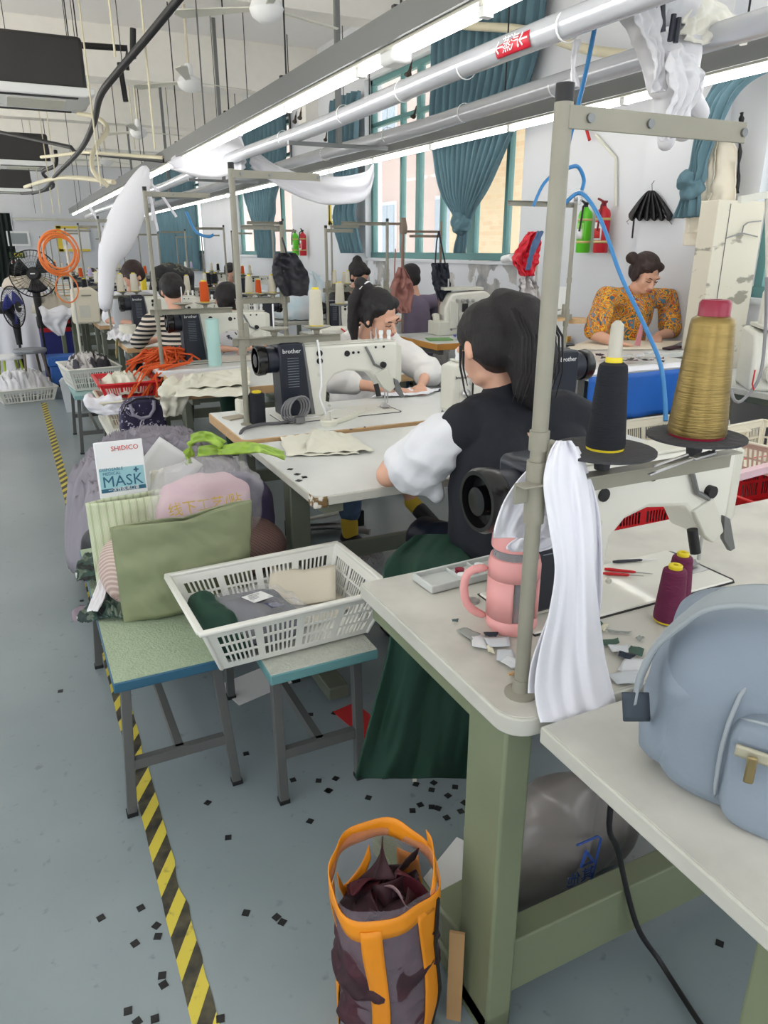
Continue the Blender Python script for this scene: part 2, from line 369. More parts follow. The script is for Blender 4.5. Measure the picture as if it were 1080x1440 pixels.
# windows
glass = mat('window_glass', (.8,.9,.9), .05, alpha=.12, spec=.6)
def window(i, a, c_, z0, z1, bars, tz):
    w = MB(); x = 4.42
    for y in (a+.03, c_-.03): w.box((x, y, (z0+z1)/2), (.07,.06,z1-z0))
    w.box((x,(a+c_)/2,z0+.035),(.09,c_-a,.07)); w.box((x,(a+c_)/2,z1-.03),(.07,c_-a,.06))
    if tz: w.box((x,(a+c_)/2,tz),(.07,c_-a,.05))
    for y, t in bars: w.box((x, y, (z0+z1)/2), (.065, t, z1-z0))
    f = struct(w.build('window_%d' % i, 'frame', bevel=.004))
    g = MB().box((0,0,(z1-z0)/2),(.006,c_-a-.08,z1-z0-.08)).build('glass', glass, f)
    s = MB().box((-.06,0,-.02),(.16,c_-a+.06,.03)).build('sill', 'wall', f)
window(1, *wins[0], [(.7,.05),(2,.07),(2.8,.05)], 2.9)
window(2, *wins[1], [(8.52,.05),(8.1,.09),(7.55,.05),(6.93,.14),(6.32,.05)], 2.95)
window(3, *wins[2], [(13.0,.05),(13.9,.1),(14.7,.05)], 2.95)
window(4, *wins[3], [(19.6,.05),(20.8,.12),(21.9,.05)], 2.95)
# ---------------- building across the yard ----------------
bk = bpy.data.materials.new('facade_brick'); bk.use_nodes = True; nt = bk.node_tree; b = nt.nodes['Principled BSDF']; b.inputs['Roughness'].default_value = .9
tc = nd(nt, 'ShaderNodeTexCoord'); mp = nd(nt, 'ShaderNodeMapping'); mp.inputs['Rotation'].default_value = (PI/2, 0, PI/2)
br = nd(nt, 'ShaderNodeTexBrick'); br.inputs['Scale'].default_value = 2.2; br.inputs['Color1'].default_value = (*S(202,182,146),1); br.inputs['Color2'].default_value = (*S(196,160,120),1)
br.inputs['Mortar'].default_value = (*S(206,190,158),1); br.inputs['Bias'].default_value = -.4; br.inputs['Mortar Size'].default_value = .012
sp = nd(nt, 'ShaderNodeSeparateXYZ'); cb = nd(nt, 'ShaderNodeCombineXYZ')
nt.links.new(tc.outputs['Object'], sp.inputs[0]); nt.links.new(sp.outputs[1], cb.inputs[0]); nt.links.new(sp.outputs[2], cb.inputs[1]); nt.links.new(cb.outputs[0], br.inputs['Vector'])
nt.links.new(br.outputs[0], b.inputs['Base Color'])
pk = mat('facade_pink_plaster', S(196,176,168), .9, var=.05)
ww = mat('facade_window_white', S(196,202,210), .6)
def building(name, x, y0, y1, m, label, wy):
    t = T(name, label, 'building', (x+1.5, (y0+y1)/2, -4))
    h = 16; MB().box((0,0,h/2),(3,y1-y0,h)).build('wall', m, t)
    for y in wy:
        for z in (2.6, 5.2, 8.4):
            f = MB().box((-1.5, y-(y0+y1)/2, z+.9), (.12, 1.0, 1.6)).build('window', ww, t)
            mb = MB()
            for d in (-.25, .25): mb.box((-1.575, y-(y0+y1)/2+d, z+.9), (.03, .4, 1.4))
            mb.build('pane', mat('dark_pane', S(150,165,178), .2) if 'dark_pane' not in bpy.data.materials else bpy.data.materials['dark_pane'], f)
building('apartment_building', 10.5, 13.2, 17.6, bk, 'yellow brick building seen through the middle of the long window', [])
building('apartment_building', 10.8, 4, 13.15, pk, 'pale pink building seen through the right of the long window', [8.1, 10.2, 12.1])
building('apartment_building', 11.2, 17.7, 46, pk, 'pale pink building behind the farther windows', [19, 22.5, 27, 31, 36])
struct(MB().bx((-60,-30,-.4),(-4.25,60,-.12)).build('ground', mat('bounce_ground', S(228,226,220), .9), origin=False))  # pale ground out of view, added to bounce sunlight up onto the ceiling
struct(MB().bx((4.6,-6,-4.2),(30,60,-4)).build('ground', mat('yard_concrete', S(170,168,160), .9), origin=False))
# ---------------- curtains ----------------
def curtain(label, pts, ws, folds, amp, name='window_curtain', knot=None, side=(0,1,0), nu=110):
    t = T(name, label, 'curtain', pts[-1])
    mb = ribbon([Vector(p)-Vector(pts[-1]) for p in pts], ws, side, amp, folds, nu=nu, nv=60, wr=.02, seed=len(label)); mb.build('panel', 'teal', t, solid=.006, ang=0)
    if knot:
        c, r = knot; blob('knot', [((c[0]-pts[-1][0], c[1]-pts[-1][1], c[2]-pts[-1][2]), (r*.8, r, r*1.1), (.4,.3,0)), ((c[0]-pts[-1][0]-.03, c[1]-pts[-1][1]+.03, c[2]-pts[-1][2]+.05), (r*.7, r*.9, r*.7))], 'teal', t, .012, 2, .02, 14)
    return t
curtain('teal curtain gathered into a knot before the long window', [(4.16,6.45,3.95),(4.16,6.5,3.2),(4.16,6.62,2.6),(4.16,6.72,2.1),(4.16,6.72,1.82),(4.16,6.70,1.72),(4.16,6.76,1.46)], [1.7,1.72,1.45,.9,.3,.13,.2], 13, lambda v: .06*(1-v)+.012, knot=((4.14,6.7,1.72),.09))
curtain('narrow teal curtain bunched at the far end of the long window', [(4.12,9.55,3.3),(4.1,9.6,2.7),(4.1,9.45,2.2),(4.08,9.55,1.9),(4.1,9.35,1.45)], [.8,.8,.45,.6,.55], 6, lambda v: .05)
curtain('teal curtain gathered in beside the second window', [(4.15,13.3,3.6),(4.15,13.3,2.9),(4.15,13.4,2.3),(4.15,13.3,1.85),(4.15,13.2,1.35)], [2.6,2.5,1.5,.9,.8], 11, lambda v: .06)
curtain('dark teal curtain drawn across the third window, near half', [(4.15,19.7,3.6),(4.15,19.7,2.5),(4.15,19.7,1.0)], [2.2,2.2,2.2], 12, lambda v: .05)
curtain('dark teal curtain drawn across the third window, far half', [(4.15,22.2,3.6),(4.15,22.2,2.5),(4.15,22.2,1.0)], [2.4,2.4,2.4], 12, lambda v: .05)
p = [ax(1130,60,4.1), ax(1055,100,4.05), ax(1010,140,4.0), ax(986,215,4.0), ax(980,250,3.98), ax(974,266,3.98), ax(964,306,3.98)]
curtain('teal curtain twisted and tied at the right behind the hanging jacket', p, [.5,.42,.26,.14,.11,.10,.26], 4, lambda v: .03, knot=(p[5], .065), side=(.3,1,0))
# ---------------- far wall pieces ----------------
tag(MB().tube([(.4,25.9,2.33),(4.2,25.9,2.33)], .035, 8).build('wall_pipe', 'offw'), 'long grey pipe running along the far wall', 'pipe')
def sign(name, label, cat, c, w, h, m, items=(), th=.02):
    t = T(name, label, cat, c); MB().box((0,0,h/2),(w,th,h)).build('board', m, t)
    for (x, z, sw, sh, mm) in items: MB().box((x, -th/2-.003, z), (sw, .006, sh)).build('print', mm, t)
    return t
Mt = lambda n, c, r=.7, **k: mat(n, c, r, **k)
lgrey = Mt('print_grey', S(150,156,158)); exg = Mt('exit_green', S(60,84,50)); ylw = Mt('sign_yellow', S(232,206,74)); sred = Mt('sign_red', S(190,40,40))
p = ay(25,330,25.97)
sign('notice_board', 'framed white notice high on the far wall beside the dark doorway', 'notice', (p.x,25.96,p.z-.32), .62, .42, 'white', [(0,.21,.5,.3,lgrey)])
p = ay(24,359,25.97); e = sign('exit_sign', 'small green exit sign on the far wall left of the fan', 'sign', (p.x,25.96,p.z-.08), .42, .17, exg)
text('lettering', 'EXIT', .13, ylw, e, (.05,-.014,.085), (PI/2,0,0))
p = ay(19,367,25.97); sign('notice', 'tiny white and red notice under the exit sign', 'notice', (p.x,25.96,p.z-.08), .14, .14, 'white', [(0,.05,.12,.05,sred)])
p = ay(103,332,25.9); sign('banner', 'yellow edged banner on the far wall behind the orange hose', 'banner', (p.x,25.94,p.z-.45), .95, .75, 'white', [(-.4,.37,.14,.75,ylw),(0,.04,.9,.07,ylw),(0,.7,.9,.07,ylw)])
p = ax(475,290,4.28)
t = T('wall_poster', 'yellow edged poster on white wall between the windows', 'poster', (4.285, p.y, 1.82))
MB().box((0,0,.27),(.01,.75,.54)).build('board', 'white', t); MB().box((-.008,.3,.27),(.006,.12,.54)).build('border', ylw, t); MB().box((-.008,0,.03),(.006,.7,.05)).build('border', ylw, t)
MB().prism([(-.25,.5),(.25,.54),(.1,.46)], -.012, -.006, 'yz').build('print', sred, t); MB().box((-.012,.3,.16),(.006,.04,.22)).build('print', 'black', t)
for k in range(4): MB().box((-.009,.18-.09*k,.11),(.006,.05,.05)).build('print', lgrey, t)
# ---------------- fire extinguishers ----------------
eg = Mt('extinguisher_green', S(92,200,40), .35); er = Mt('extinguisher_red', S(190,30,44), .35); brs = Mt('strap_gold', S(200,180,120), .4)
def exting(m, y, z, label, h=.36, hose='black'):
    t = T('fire_extinguisher', label, 'fire extinguisher', (4.21, y, z)); r = h*.155
    MB().lathe([(r*.9,0),(r,.01),(r,h*.78),(r*.85,h*.86),(r*.4,h*.92),(r*.35,h*.95)], n=24).build('cylinder', m, t)
    MB().lathe([(r*.28,h*.93),(r*.28,h*1.0),(r*.45,h*1.02),(r*.45,h*1.05)], n=12).build('valve', hose, t)
    MB().prism([(-.02,h*1.02),(.07,h*1.12),(.075,h*1.09),(-.01,h*.99)], -.008, .008, 'yz').build('handle', hose, t)
    MB().tube([(-r*.3,0,h),(-r,-.03,h*.95),(-r*1.3,-.04,h*.7),(-r*1.2,-.02,h*.45)], .008, 8).build('hose', hose, t)
    for k in (.2, .66): MB().lathe([(r*1.03,h*k),(r*1.03,h*k+.018)], n=24, cap=False).build('strap', brs, t, solid=.002)
    lb = MB().grid(lambda u, v: (-r*1.01*math.cos((u-.5)*1.6), r*1.01*math.sin((u-.5)*1.6)-.0, h*.26+v*h*.36), 10, 2)
    lb.build('paper_label', 'white' if m is er else Mt('label_pale_green', S(150,220,110)), t, solid=.001)
    MB().grid(lambda u, v: (-r*1.03*math.cos((u-.5)*1.2), r*1.03*math.sin((u-.5)*1.2), h*.3+v*h*.2), 8, 2).build('print', sred if m is er else 'white', t, solid=.001)
exting(eg, ax(821,330,4.21).y, 1.47, 'green fire extinguisher on the wall left of the floral shirt woman')
exting(er, ax(846,330,4.21).y, 1.47, 'red fire extinguisher on the wall left of the floral shirt woman', hose=Mt('valve_dark_red', S(120,26,34)))
exting(eg, 11.85, 1.40, 'distant green fire extinguisher between the two windows', .36)
exting(er, 11.5, 1.40, 'distant red fire extinguisher between the two windows', .36)
# ---------------- overhead lamps, ducts and cables ----------------
lamp = mat('tube_glow', (1,.99,.97), .4, emit=9)
def light_line(label, x, z, y0, y1, hang, sc=1):
    t = T('fluorescent_light_row', label, 'light fixture', (x, y0, z)); L = y1-y0
    MB().bx((-.075*sc,0,.03),(.005,L,.13*sc)).bx((-.095*sc,0,.0),(-.075*sc,L,.13*sc)).build('rail', 'dsteel', t)
    MB().bx((-.06*sc,0,-.01),(.035*sc,L,.03)).build('lamp_body', 'offw', t)
    n = int(L/1.25)
    for k in range(n):
        MB().tube([(.005,k*1.25+.03,-.03),(.005,k*1.25+1.2,-.03)], .017, 10).build('lamp_tube', lamp, t)
    if n: pass
    for k in range(n+1): MB().box((.005,k*1.25,-.028),(.05,.04,.045)).build('lamp_holder', 'white', t)
    for y in hang: MB().cyl((-.03,y-y0,.13),(-.03,y-y0,4.1-z),.006,n=6).box((-.03,y-y0,.14),(.09,.03,.03)).build('hanger', 'black', t)
    return t
l1 = light_line('long fluorescent tube row on grey rail nearest the camera', 1.93, 2.45, 1.75, 24.25, [2.5,3.7,5.4,6.9,9,11.3,13.6,16,18.5,21])
MB().box((.02,2.1,.02),(.12,.16,.17)).build('junction_box', 'white', l1, bevel=.02)
light_line('long fluorescent tube row on the window side, lower and farther', 3.72, 2.42, 1.6, 24.1, [3.2,5.4,7.9,10.4,13,16,19], .8)
tin = mat('wrapped_steel_duct', S(205,208,214), .22, .35, var=.08, vs=4, stretch=(3,.6,3))
bd = Mt('bird_dark', S(60,52,46), .9)
def duct(label, x, z, y0, y1, ring):
    t = T('steam_pipe', label, 'pipe', (x, y0, z)); mb = MB()
    n = 60; mb.tube([(.006*math.sin(k*.7), (y1-y0)*k/n, .01*math.sin(k*.4)) for k in range(n+1)], .056, 18).build('tube', tin, t)
    for y in ring: MB().lathe([(.060,y-y0-.005),(.060,y-y0+.005)], ax='y', n=18, cap=False).build('band', 'white', t, solid=.003)
    return t
d1 = duct('upper wrapped silver pipe with the red arrow label', 2.28, 2.385, 1.4, 24.1, [2.9,3.7,4.4,5.3,6.6,8.5])
d2 = duct('lower wrapped silver pipe beside the window side lamps', 3.02, 2.39, 1.4, 24.1, [3.9,4.9,6.1,7.5,9])
# red arrow label on the upper pipe
t = T('arrow_label', 'red arrow label stuck on the upper silver pipe', 'label', (2.28, 3.22, 2.385))
MB().grid(lambda u, v: (-.0585*math.cos(-.75+1.5*v)*1.0, -.13+.26*u, -.0585*math.sin(-.75+1.5*v)-.0), 4, 10).build('sticker', mat('label_red', S(196,24,48), .4), t, solid=.001)
for k, s in enumerate(('\u2190', '\u84b8', '\u6c7d', '\u2190')):
    text('character', s, .07 if k in (1,2) else .085, 'white', t, (-.0615, .095-.062*k, -.003), (PI/2, 0, -PI/2), bold=.0002)
for i, (u, v, d) in enumerate([(575,110,1),(582,168,2),(415,175,1),(458,200,2),(422,170,1)]):
    p = ax(u, v, 2.28 if d == 1 else 3.02)
    tag(blob('thread_scrap', [((p.x,p.y,p.z+.02),.018,(p.x+.01,p.y+.06,p.z+.03),.012),((p.x,p.y,p.z+.02),.012,(p.x,p.y-.04,p.z+.09),.006)], bd, None, .008, 2), 'dark scrap of lint lying on a silver pipe', 'scrap', 'lint scraps on the pipes')
for y in (6.3, 10.1, 13.7, 17.5):
    t = T('support_post', 'grey steel post %s, hung from the ceiling to carry the pipes' % {6.3:'nearest the long window',10.1:'second from the camera',13.7:'third from the camera',17.5:'farthest from the camera'}[y], 'post', (2.66, y, 2.3))
    MB().bx((-.02,-.02,0),(.02,.02,1.8)).build('upright', 'dsteel', t); MB().bx((-.45,-.015,0),(.45,.015,.03)).build('crossbar', 'dsteel', t)
# ceiling fans
ab = Mt('aged_cream', S(214,206,186), .5)
def cfan(x, y, z, rz, label):
    t = T('ceiling_fan', label, 'ceiling fan', (x, y, z), rz, None)
    MB().lathe([(.02,-.09),(.05,-.085),(.1,-.05),(.115,-.01),(.1,.03),(.045,.05),(.035,.14),(.03,.15)], n=24).build('motor', 'white', t)
    MB().cyl((0,0,.12),(0,0,4.1-z),.014).build('rod', ab, t)
    for k in range(3):
        a = k*2*PI/3; R = Matrix.Rotation(a, 4, 'Z') @ Matrix.Rotation(.2, 4, 'X')
        MB().prism([(.1,-.025),(.62,-.06),(.66,0),(.62,.05),(.1,.025)], -.004, .004, 'xy').tf(R).build('blade', 'offw', t)
    return t
cfan(1.8,5.45,3.0,.4,'ceiling fan at the top edge, nearest the camera')
cfan(1.83,7.97,3.0,2.3,'ceiling fan second from the camera')
cfan(1.885,11.45,3.0,.2,'ceiling fan third from the camera')
cfan(1.9,15.3,3.0,.8,'ceiling fan farthest from the camera')
# cassette air conditioners
dk = mat('dark_foil', S(48,46,46), .4, var=.2, vs=3)
for i, (y, x, lb) in enumerate([(8.0,.48,'nearest black cased cassette air conditioner under the ceiling'),(14.6,.5,'second black cased cassette air conditioner under the ceiling'),(21.2,.42,'farthest black cased cassette air conditioner under the ceiling')]):
    t = T('air_conditioner', lb, 'air conditioner', (x, y+.47, 2.8))
    MB().bx((-.43,-.4,.07),(.43,.4,.5)).build('casing', dk, t, bevel=.03)
    MB().prism([(-.49,.03),(-.4,0),(.4,0),(.49,.03),(.49,.08),(-.49,.08)], -.47, .47).build('panel', 'white', t, bevel=.01)
    MB().bx((-.34,-.43,-.006),(.34,-.36,.002)).build('outlet', 'black', t); MB().bx((-.34,.36,-.006),(.34,.43,.002)).build('outlet', 'black', t)
    MB().bx((-.25,-.25,-.008),(.25,.25,.0)).build('grille', 'offw', t)
    for a in (-1,1):
        for c_ in (-1,1): MB().cyl((a*.4,c_*.38,.5),(a*.4,c_*.38,1.3),.006,n=6).build('hanger', 'black', t)
    MB().box((.435,-.2,.2),(.015,.14,.2)).build('terminal_box', 'dsteel', t)
def pipe(name, label, pts, r, m, cat='pipe', sm=True, n=10):
    P = [Vector(p) for p in pts]
    if sm:
        Q = []
        for i in range(len(P)-1):
            a = P[max(i-1,0)]; b_ = P[i]; c_ = P[i+1]; d = P[min(i+2,len(P)-1)]
            for j in range(6):
                f = j/6; Q.append(.5*((2*b_)+(c_-a)*f+(2*a-5*b_+4*c_-d)*f*f+(3*b_-a-3*c_+d)*f**3))
        P = Q+[P[-1]]
    return tag(MB().tube(P, r, n).build(name, m), label, cat)
pipe('insulated_cable', 'thick black insulated line curving down across the ceiling', [ay(270,-25,5.2), ay(250,0,5.5), ay(205,55,6), ay(165,102,6.5), ay(141,135,7), ay(131,175,8), ay(112,212,10), ay(80,245,12.5), ay(60,268,15), ay(30,272,18)], .027, 'black', 'cable')
pipe('refrigerant_pipe', 'black elbow pipe rising behind the nearest air conditioner', [ay(88,85,8.9), ay(88,62,8.9), ay(178,68,8.9), ay(178,98,8.9)], .03, 'black', sm=False)
pipe('refrigerant_pipe', 'short black pipe stub right of the nearest air conditioner', [ay(187,40,7.2), ay(187,82,7.2)], .025, 'black', sm=False)
pipe('refrigerant_pipe', 'short slanting black pipe below the curving line', [ay(168,88,8.4), ay(177,143,8.4)], .025, 'black', sm=False)
pipe('refrigerant_pipe', 'black pipe from the second air conditioner to the lamp row', [ay(0,186,14), ay(100,207,12.5), ay(105,214,12.4), ay(232,226,9.6)], .028, 'black', sm=False)
pipe('refrigerant_pipe', 'black pipe loop beside the farthest air conditioners', [ay(78,212,14), ay(78,232,14), ay(60,243,15), ay(75,262,16), ay(45,272,18)], .03, 'black')
cream = Mt('cream_conduit', S(214,206,178), .5)
pipe('drain_hose', 'cream drain hose looping from the nearest air conditioner', [ay(110,160,8.8), ay(135,165,8.6), ay(151,182,8.4), ay(132,212,8.2), ay(131,240,8), ay(152,262,8)], .022, cream, 'hose')
pipe('conduit', 'cream conduit running level to the lamp row', [ay(58,221,13), ay(120,214,11.5), ay(230,222,9.6)], .022, cream, sm=False)
pipe('conduit', 'cream conduit lower down beside the lamp row', [ay(35,263,16), ay(85,250,12.5), ay(160,256,10)], .03, cream)
pipe('conduit', 'long cream conduit arching in front of the near curtain top', [ax(400,-8,4.0), ax(470,3,4.0), ax(560,12,4.0), ax(640,34,4.0), ax(735,42,4.0), ax(820,68,4.05), ax(905,80,4.1)], .035, cream)
k = 0
for (u, v, y, vb, m_) in [(142,0,7.5,262,'w'),(218,0,6.2,210,'w'),(100,5,9.5,100,'b'),(112,5,9.5,110,'b'),(172,0,8,92,'b'),(15,0,9,95,'b'),(240,125,11.5,205,'b'),(252,125,11.5,208,'b'),(275,128,11.5,190,'b'),(85,160,13,300,'w'),(75,160,14,300,'w'),(60,165,15,300,'w'),(50,170,15,300,'b'),(110,160,12,300,'b'),(306,120,10,180,'b'),(348,20,8,140,'b'),(200,130,12,240,'b'),(190,140,13,210,'w'),(162,0,6,80,'w'),(483,10,8,140,'b'),(288,0,5,175,'b')]:
    p0 = ay(u, v, y); p1 = ay(u, vb, y); x = p1.x
    t = tag(MB().cyl((x,y,p1.z),(x,y,4.1 if y < 20 else 4.1), .0045 if m_ == 'b' else .008, n=6).build('ceiling_wire', 'wire' if m_ == 'b' else cream), ('thin dark wire' if m_ == 'b' else 'thin cream rod')+' hanging down from the ceiling', 'wire', 'dark wires hanging from the ceiling' if m_ == 'b' else 'cream rods hanging from the ceiling')
# blue air hoses
pipe('air_hose', 'blue air hose dropping from the ceiling past the near pole', [ay(846,-20,3.0), ay(840,20,3.05), ay(822,110,3.2), ay(800,200,3.4), ay(793,235,3.55), ay(812,234,3.56), ay(821,252,3.57), ay(818,268,3.57)], .011, 'blue_hose', 'hose')
pipe('air_hose', 'blue air hose looping left behind the near pole', [ay(792,234,3.56), ay(765,258,3.56), ay(750,290,3.57)], .009, 'blue_hose', 'hose')
pipe('air_hose', 'blue air hose hanging in front of the floral shirt woman', [ay(795,285,3.5), ay(818,272,3.45), ay(845,310,3.3), ay(872,385,3.1), ay(905,455,2.85), ay(928,510,2.7), ay(935,560,2.6), ay(936,592,2.55)], .011, 'blue_hose', 'hose')
pipe('air_hose', 'blue air hoses slanting down by the third window curtain', [ay(262,298,7), ay(275,325,6.9), ay(292,333,6.8), ay(300,330,6.8)], .012, 'blue_hose', 'hose')
pipe('wall_conduit', 'orange red hose clipped high on the wall above the extinguishers', [ax(832,162,4.25), ax(824,175,4.25), ax(829,197,4.25)], .012, sred, 'hose')
pipe('wall_conduit', 'thin white trunking angled down on the wall', [ax(838,190,4.28), ax(866,222,4.28), ax(866,290,4.28)], .012, 'offw', sm=False)
# white cloth air sock
P_ = [(206,232,.03),(200,250,.075),(190,275,.115),(178,305,.14),(167,332,.14),(156,355,.115),(151,368,.075),(150,385,.07),(149,410,.065),(148,440,.06)]
Q = [(ay(u,v,7.0+.0*i), r) for i,(u,v,r) in enumerate(P_)]
mb = MB().tube([q[0] for q in Q], [q[1] for q in Q], 20)
tag(mb.build('air_sock', 'white_cloth', sub=1, ang=0), 'white cloth air sock hanging from the near lamp row', 'air duct')
for i, (a, b_, lb) in enumerate([((200,250),(222,325),'near the white air sock'),((208,262),(214,310),'beside the white air sock'),((125,290),(146,330),'left of the white air sock'),((205,250),(248,305),'slanting right of the white air sock')]):
    tag(MB().tube([ay(*a,7.0), ay((a[0]+b_[0])/2+3,(a[1]+b_[1])/2,7.0), ay(*b_,7.0)], .012, 6).build('tie_strap', 'white_cloth'), 'white cloth strap dangling '+lb, 'strap')
# white sheet swag near the window and film over the pipes
tag(ribbon([ay(352,222,8.3), ay(400,252,8.3), ay(455,268,8.3), ay(512,262,8.3), ay(526,236,8.3)], [.2,.22,.3,.3,.2], (.1,.2,1), .02, 2, nu=14, nv=40, wr=.03).build('cloth_swag', 'white_cloth', solid=.004, ang=0), 'white cloth swag slung below the pipes near the poster', 'cloth')
tag(ribbon([ay(240,232,9), ay(285,222,8.6), ay(330,212,8.3), ay(345,222,8.2)], [.1,.42,.5,.2], (.1,.3,1), .03, 2, nu=14, nv=30, wr=.03).build('cloth_swag', 'white_cloth', solid=.004, ang=0), 'white cloth sheet tucked under the near lamp row', 'cloth')
# bundled plastic sheet on the near pipes
c0 = ay(935,60,2.8)
t = T('plastic_sheet_bundle', 'crumpled grey white plastic sheet bundle tied over the silver pipes', 'plastic sheet', c0)
def q(u, v, y=2.8): return ay(u, v, y)-c0
blob('sheet', [(q(895,-5),.085,q(918,60),.06),(q(918,60),.06,q(940,100),.08),(q(960,75),.07,q(955,125),.085),(q(940,110),.08,q(965,60),.05),(q(950,120),.08,q(945,165),.06),(q(945,165),.05,q(935,200),.03),(q(950,170),.05,q(962,190),.025),(q(965,110),.05,q(985,160),.03),(q(920,-10),.09,q(960,10),.06)], mat('milky_film', S(208,208,212), .4, bump=.4, bs=7), t, .012, 3, .022, 6)
ribbon([q(960,35,2.75),q(985,28,2.75),q(1012,30,2.8),q(1050,50,2.85)], [.12,.2,.16,.08], (0,.2,1), .008, 3, nu=40, nv=40, wr=.03, seed=4).build('sheet_fold', mat('milky_film_cream', S(224,222,212), .45), t, solid=.004, ang=0)
ribbon([q(905,-10,2.66),q(915,40,2.66),q(928,85,2.64),q(925,130,2.64)], [.2,.15,.09,.12], (1,.2,.2), .008, 3, nu=50, nv=40, wr=.025, seed=6).build('sheet_fold', mat('milky_film_grey', S(196,196,200), .4), t, solid=.003, ang=0)
ribbon([q(948,70,2.64),q(960,95,2.62),q(968,125,2.62),q(950,160,2.63),q(938,196,2.66)], [.08,.2,.2,.16,.08], (1,.1,.3), .009, 3, nu=50, nv=40, wr=.03, seed=8).build('sheet_fold', mat('milky_film_pale', S(216,216,220), .4), t, solid=.003, ang=0)
for a, b_ in (((920,-10),(922,70)),((932,-5),(932,45)),((948,20),(942,58)),((955,25),(950,60))): MB().tube([q(*a,2.68), q(*b_,2.68)], .012, 6).build('tie', 'navy', t)
tag(ribbon([ay(812,55,3.0), ay(806,90,3.0), ay(809,122,3.0)], [.05,.03,.05], (1,0,0), .01, 2, nu=8, nv=16).build('plastic_tie', 'filmw', ang=0, solid=.002), 'clear plastic tie hanging from the upper silver pipe', 'plastic tie')
# ---------------- sewing tables ----------------
def table(name, label, x0, x1, y0, y1, z, topm='top', rimm='rim', front=None, legs=((.08,),(-.08,)), legm='green', th=.032, rail=True, group=None, cat='table', round_corner=0, feet_y=None, legw=(.045,.1), lx=.04, railz=(.16,.03,.08)):
    cx, cy = (x0+x1)/2, (y0+y1)/2
    t = T(name, label, cat, (cx, cy, 0), 0, group)
    a, b_ = (x1-x0)/2, (y1-y0)/2
    r = round_corner
    poly = [(-a,-b_),(a,-b_),(a,b_),(-a,b_)]
    if r:  # (corner sign) rounded left corners
        s = r[1]; R = r[0]; poly = []
        for (cx_, cy_, a0, dorad) in ((-a,-b_,PI,s<0),(a,-b_,1.5*PI,False),(a,b_,0,False),(-a,b_,.5*PI,s>0)):
            if dorad:
                ox = cx_+R; oy = cy_+R*(1 if cy_ < 0 else -1)
                for k in range(7):
                    an = a0+k*PI/12 if cy_ < 0 else a0+k*PI/12
                    poly.append((ox+R*math.cos(an), oy+R*math.sin(an)))
            else: poly.append((cx_, cy_))
    MB().prism(poly, z-th, z-.002, 'xy').build('tabletop_edge', rimm, t, bevel=.003)
    inner = [(p[0]*(1-.004/a), p[1]*(1-.004/b_)) for p in poly]
    MB().prism(inner, z-.003, z, 'xy').build('tabletop', topm, t)
    lw, ld = legw; fx = [-a+lx, a-.08-lw]
    yl = [-b_*.1] if feet_y is None else feet_y
    for x in fx:
        for yy in yl: MB().box((x+lw/2, yy, (z-th)/2), (lw, ld, z-th)).build('leg', legm, t, bevel=.006)
        MB().box((x+lw/2, 0, .04), (lw, 2*b_-.06, .05)).build('foot', legm, t, bevel=.006)
        MB().box((x+lw/2, 0, z-th-.02), (lw*.9, 2*b_-.08, .04)).build('bracket', legm, t)
    if rail:
        MB().box((0, yl[0], railz[0]), (2*a-.14, railz[1], railz[2])).build('rail', legm, t, bevel=.004)
    return t
# ---------------- thread stand ----------------
def stand(label, loc, rz=0, H=.93, L=.33, low=.355, plates=(.126,.366), lowL=.43, pr=.062, group=None, platem='stand', mtl='stand', dbl=False, disc=True):
    t = T('thread_stand', label, 'thread stand', loc, rz, group)
    MB().lathe([(.028,0),(.028,.004),(.016,.008),(.0135,.03)], n=20).cyl((0,0,0),(0,0,H),.0125,n=16).build('pole', mtl, t)
    MB().lathe([(.0155,H*.48),(.0155,H*.48+.03)], n=16).build('collar', mtl, t); MB().lathe([(.0165,low-.04),(.0165,low+.06)], n=16).build('collar', mtl, t)
    MB().cyl((0,0,H-.002),(0,0,H+.022),.0122,n=14).build('cap', 'black', t)
    sides = (1,-1) if dbl else (1,)
    for s in sides:
        MB().box((s*(L/2),-.012,H-.018),(L,.004,.028)).box((s*L/2,-.002,H-.006),(L,.02,.003)).build('guide_arm', mtl, t, bevel=.001)
        for f in (.1,.42,.98): MB().cyl((s*L*f,-.018,H-.018),(s*L*f,-.006,H-.018),.006,n=10).build('screw', 'dsteel', t)
    if disc:
        MB().box((lowL/2-.02,0,low+.012),(lowL+.04,.004,.034)).box((lowL/2-.02,-.012,low+.027),(lowL+.04,.024,.003)).build('spool_arm', mtl, t, bevel=.001)
        MB().box((.018,-.004,low+.04),(.022,.02,.1)).build('clamp', mtl, t, bevel=.003)
        for x in plates:
            MB().lathe([(.012,low+.03),(.014,low+.045),(pr*.5,low+.052),(pr,low+.06),(pr,low+.064),(0.002,low+.064)], (x,0,0), 28).build('spool_plate', platem, t)
            MB().cyl((x,0,low+.06),(x,0,low+.16),.004,n=8).build('spindle', 'steel', t)
    return t
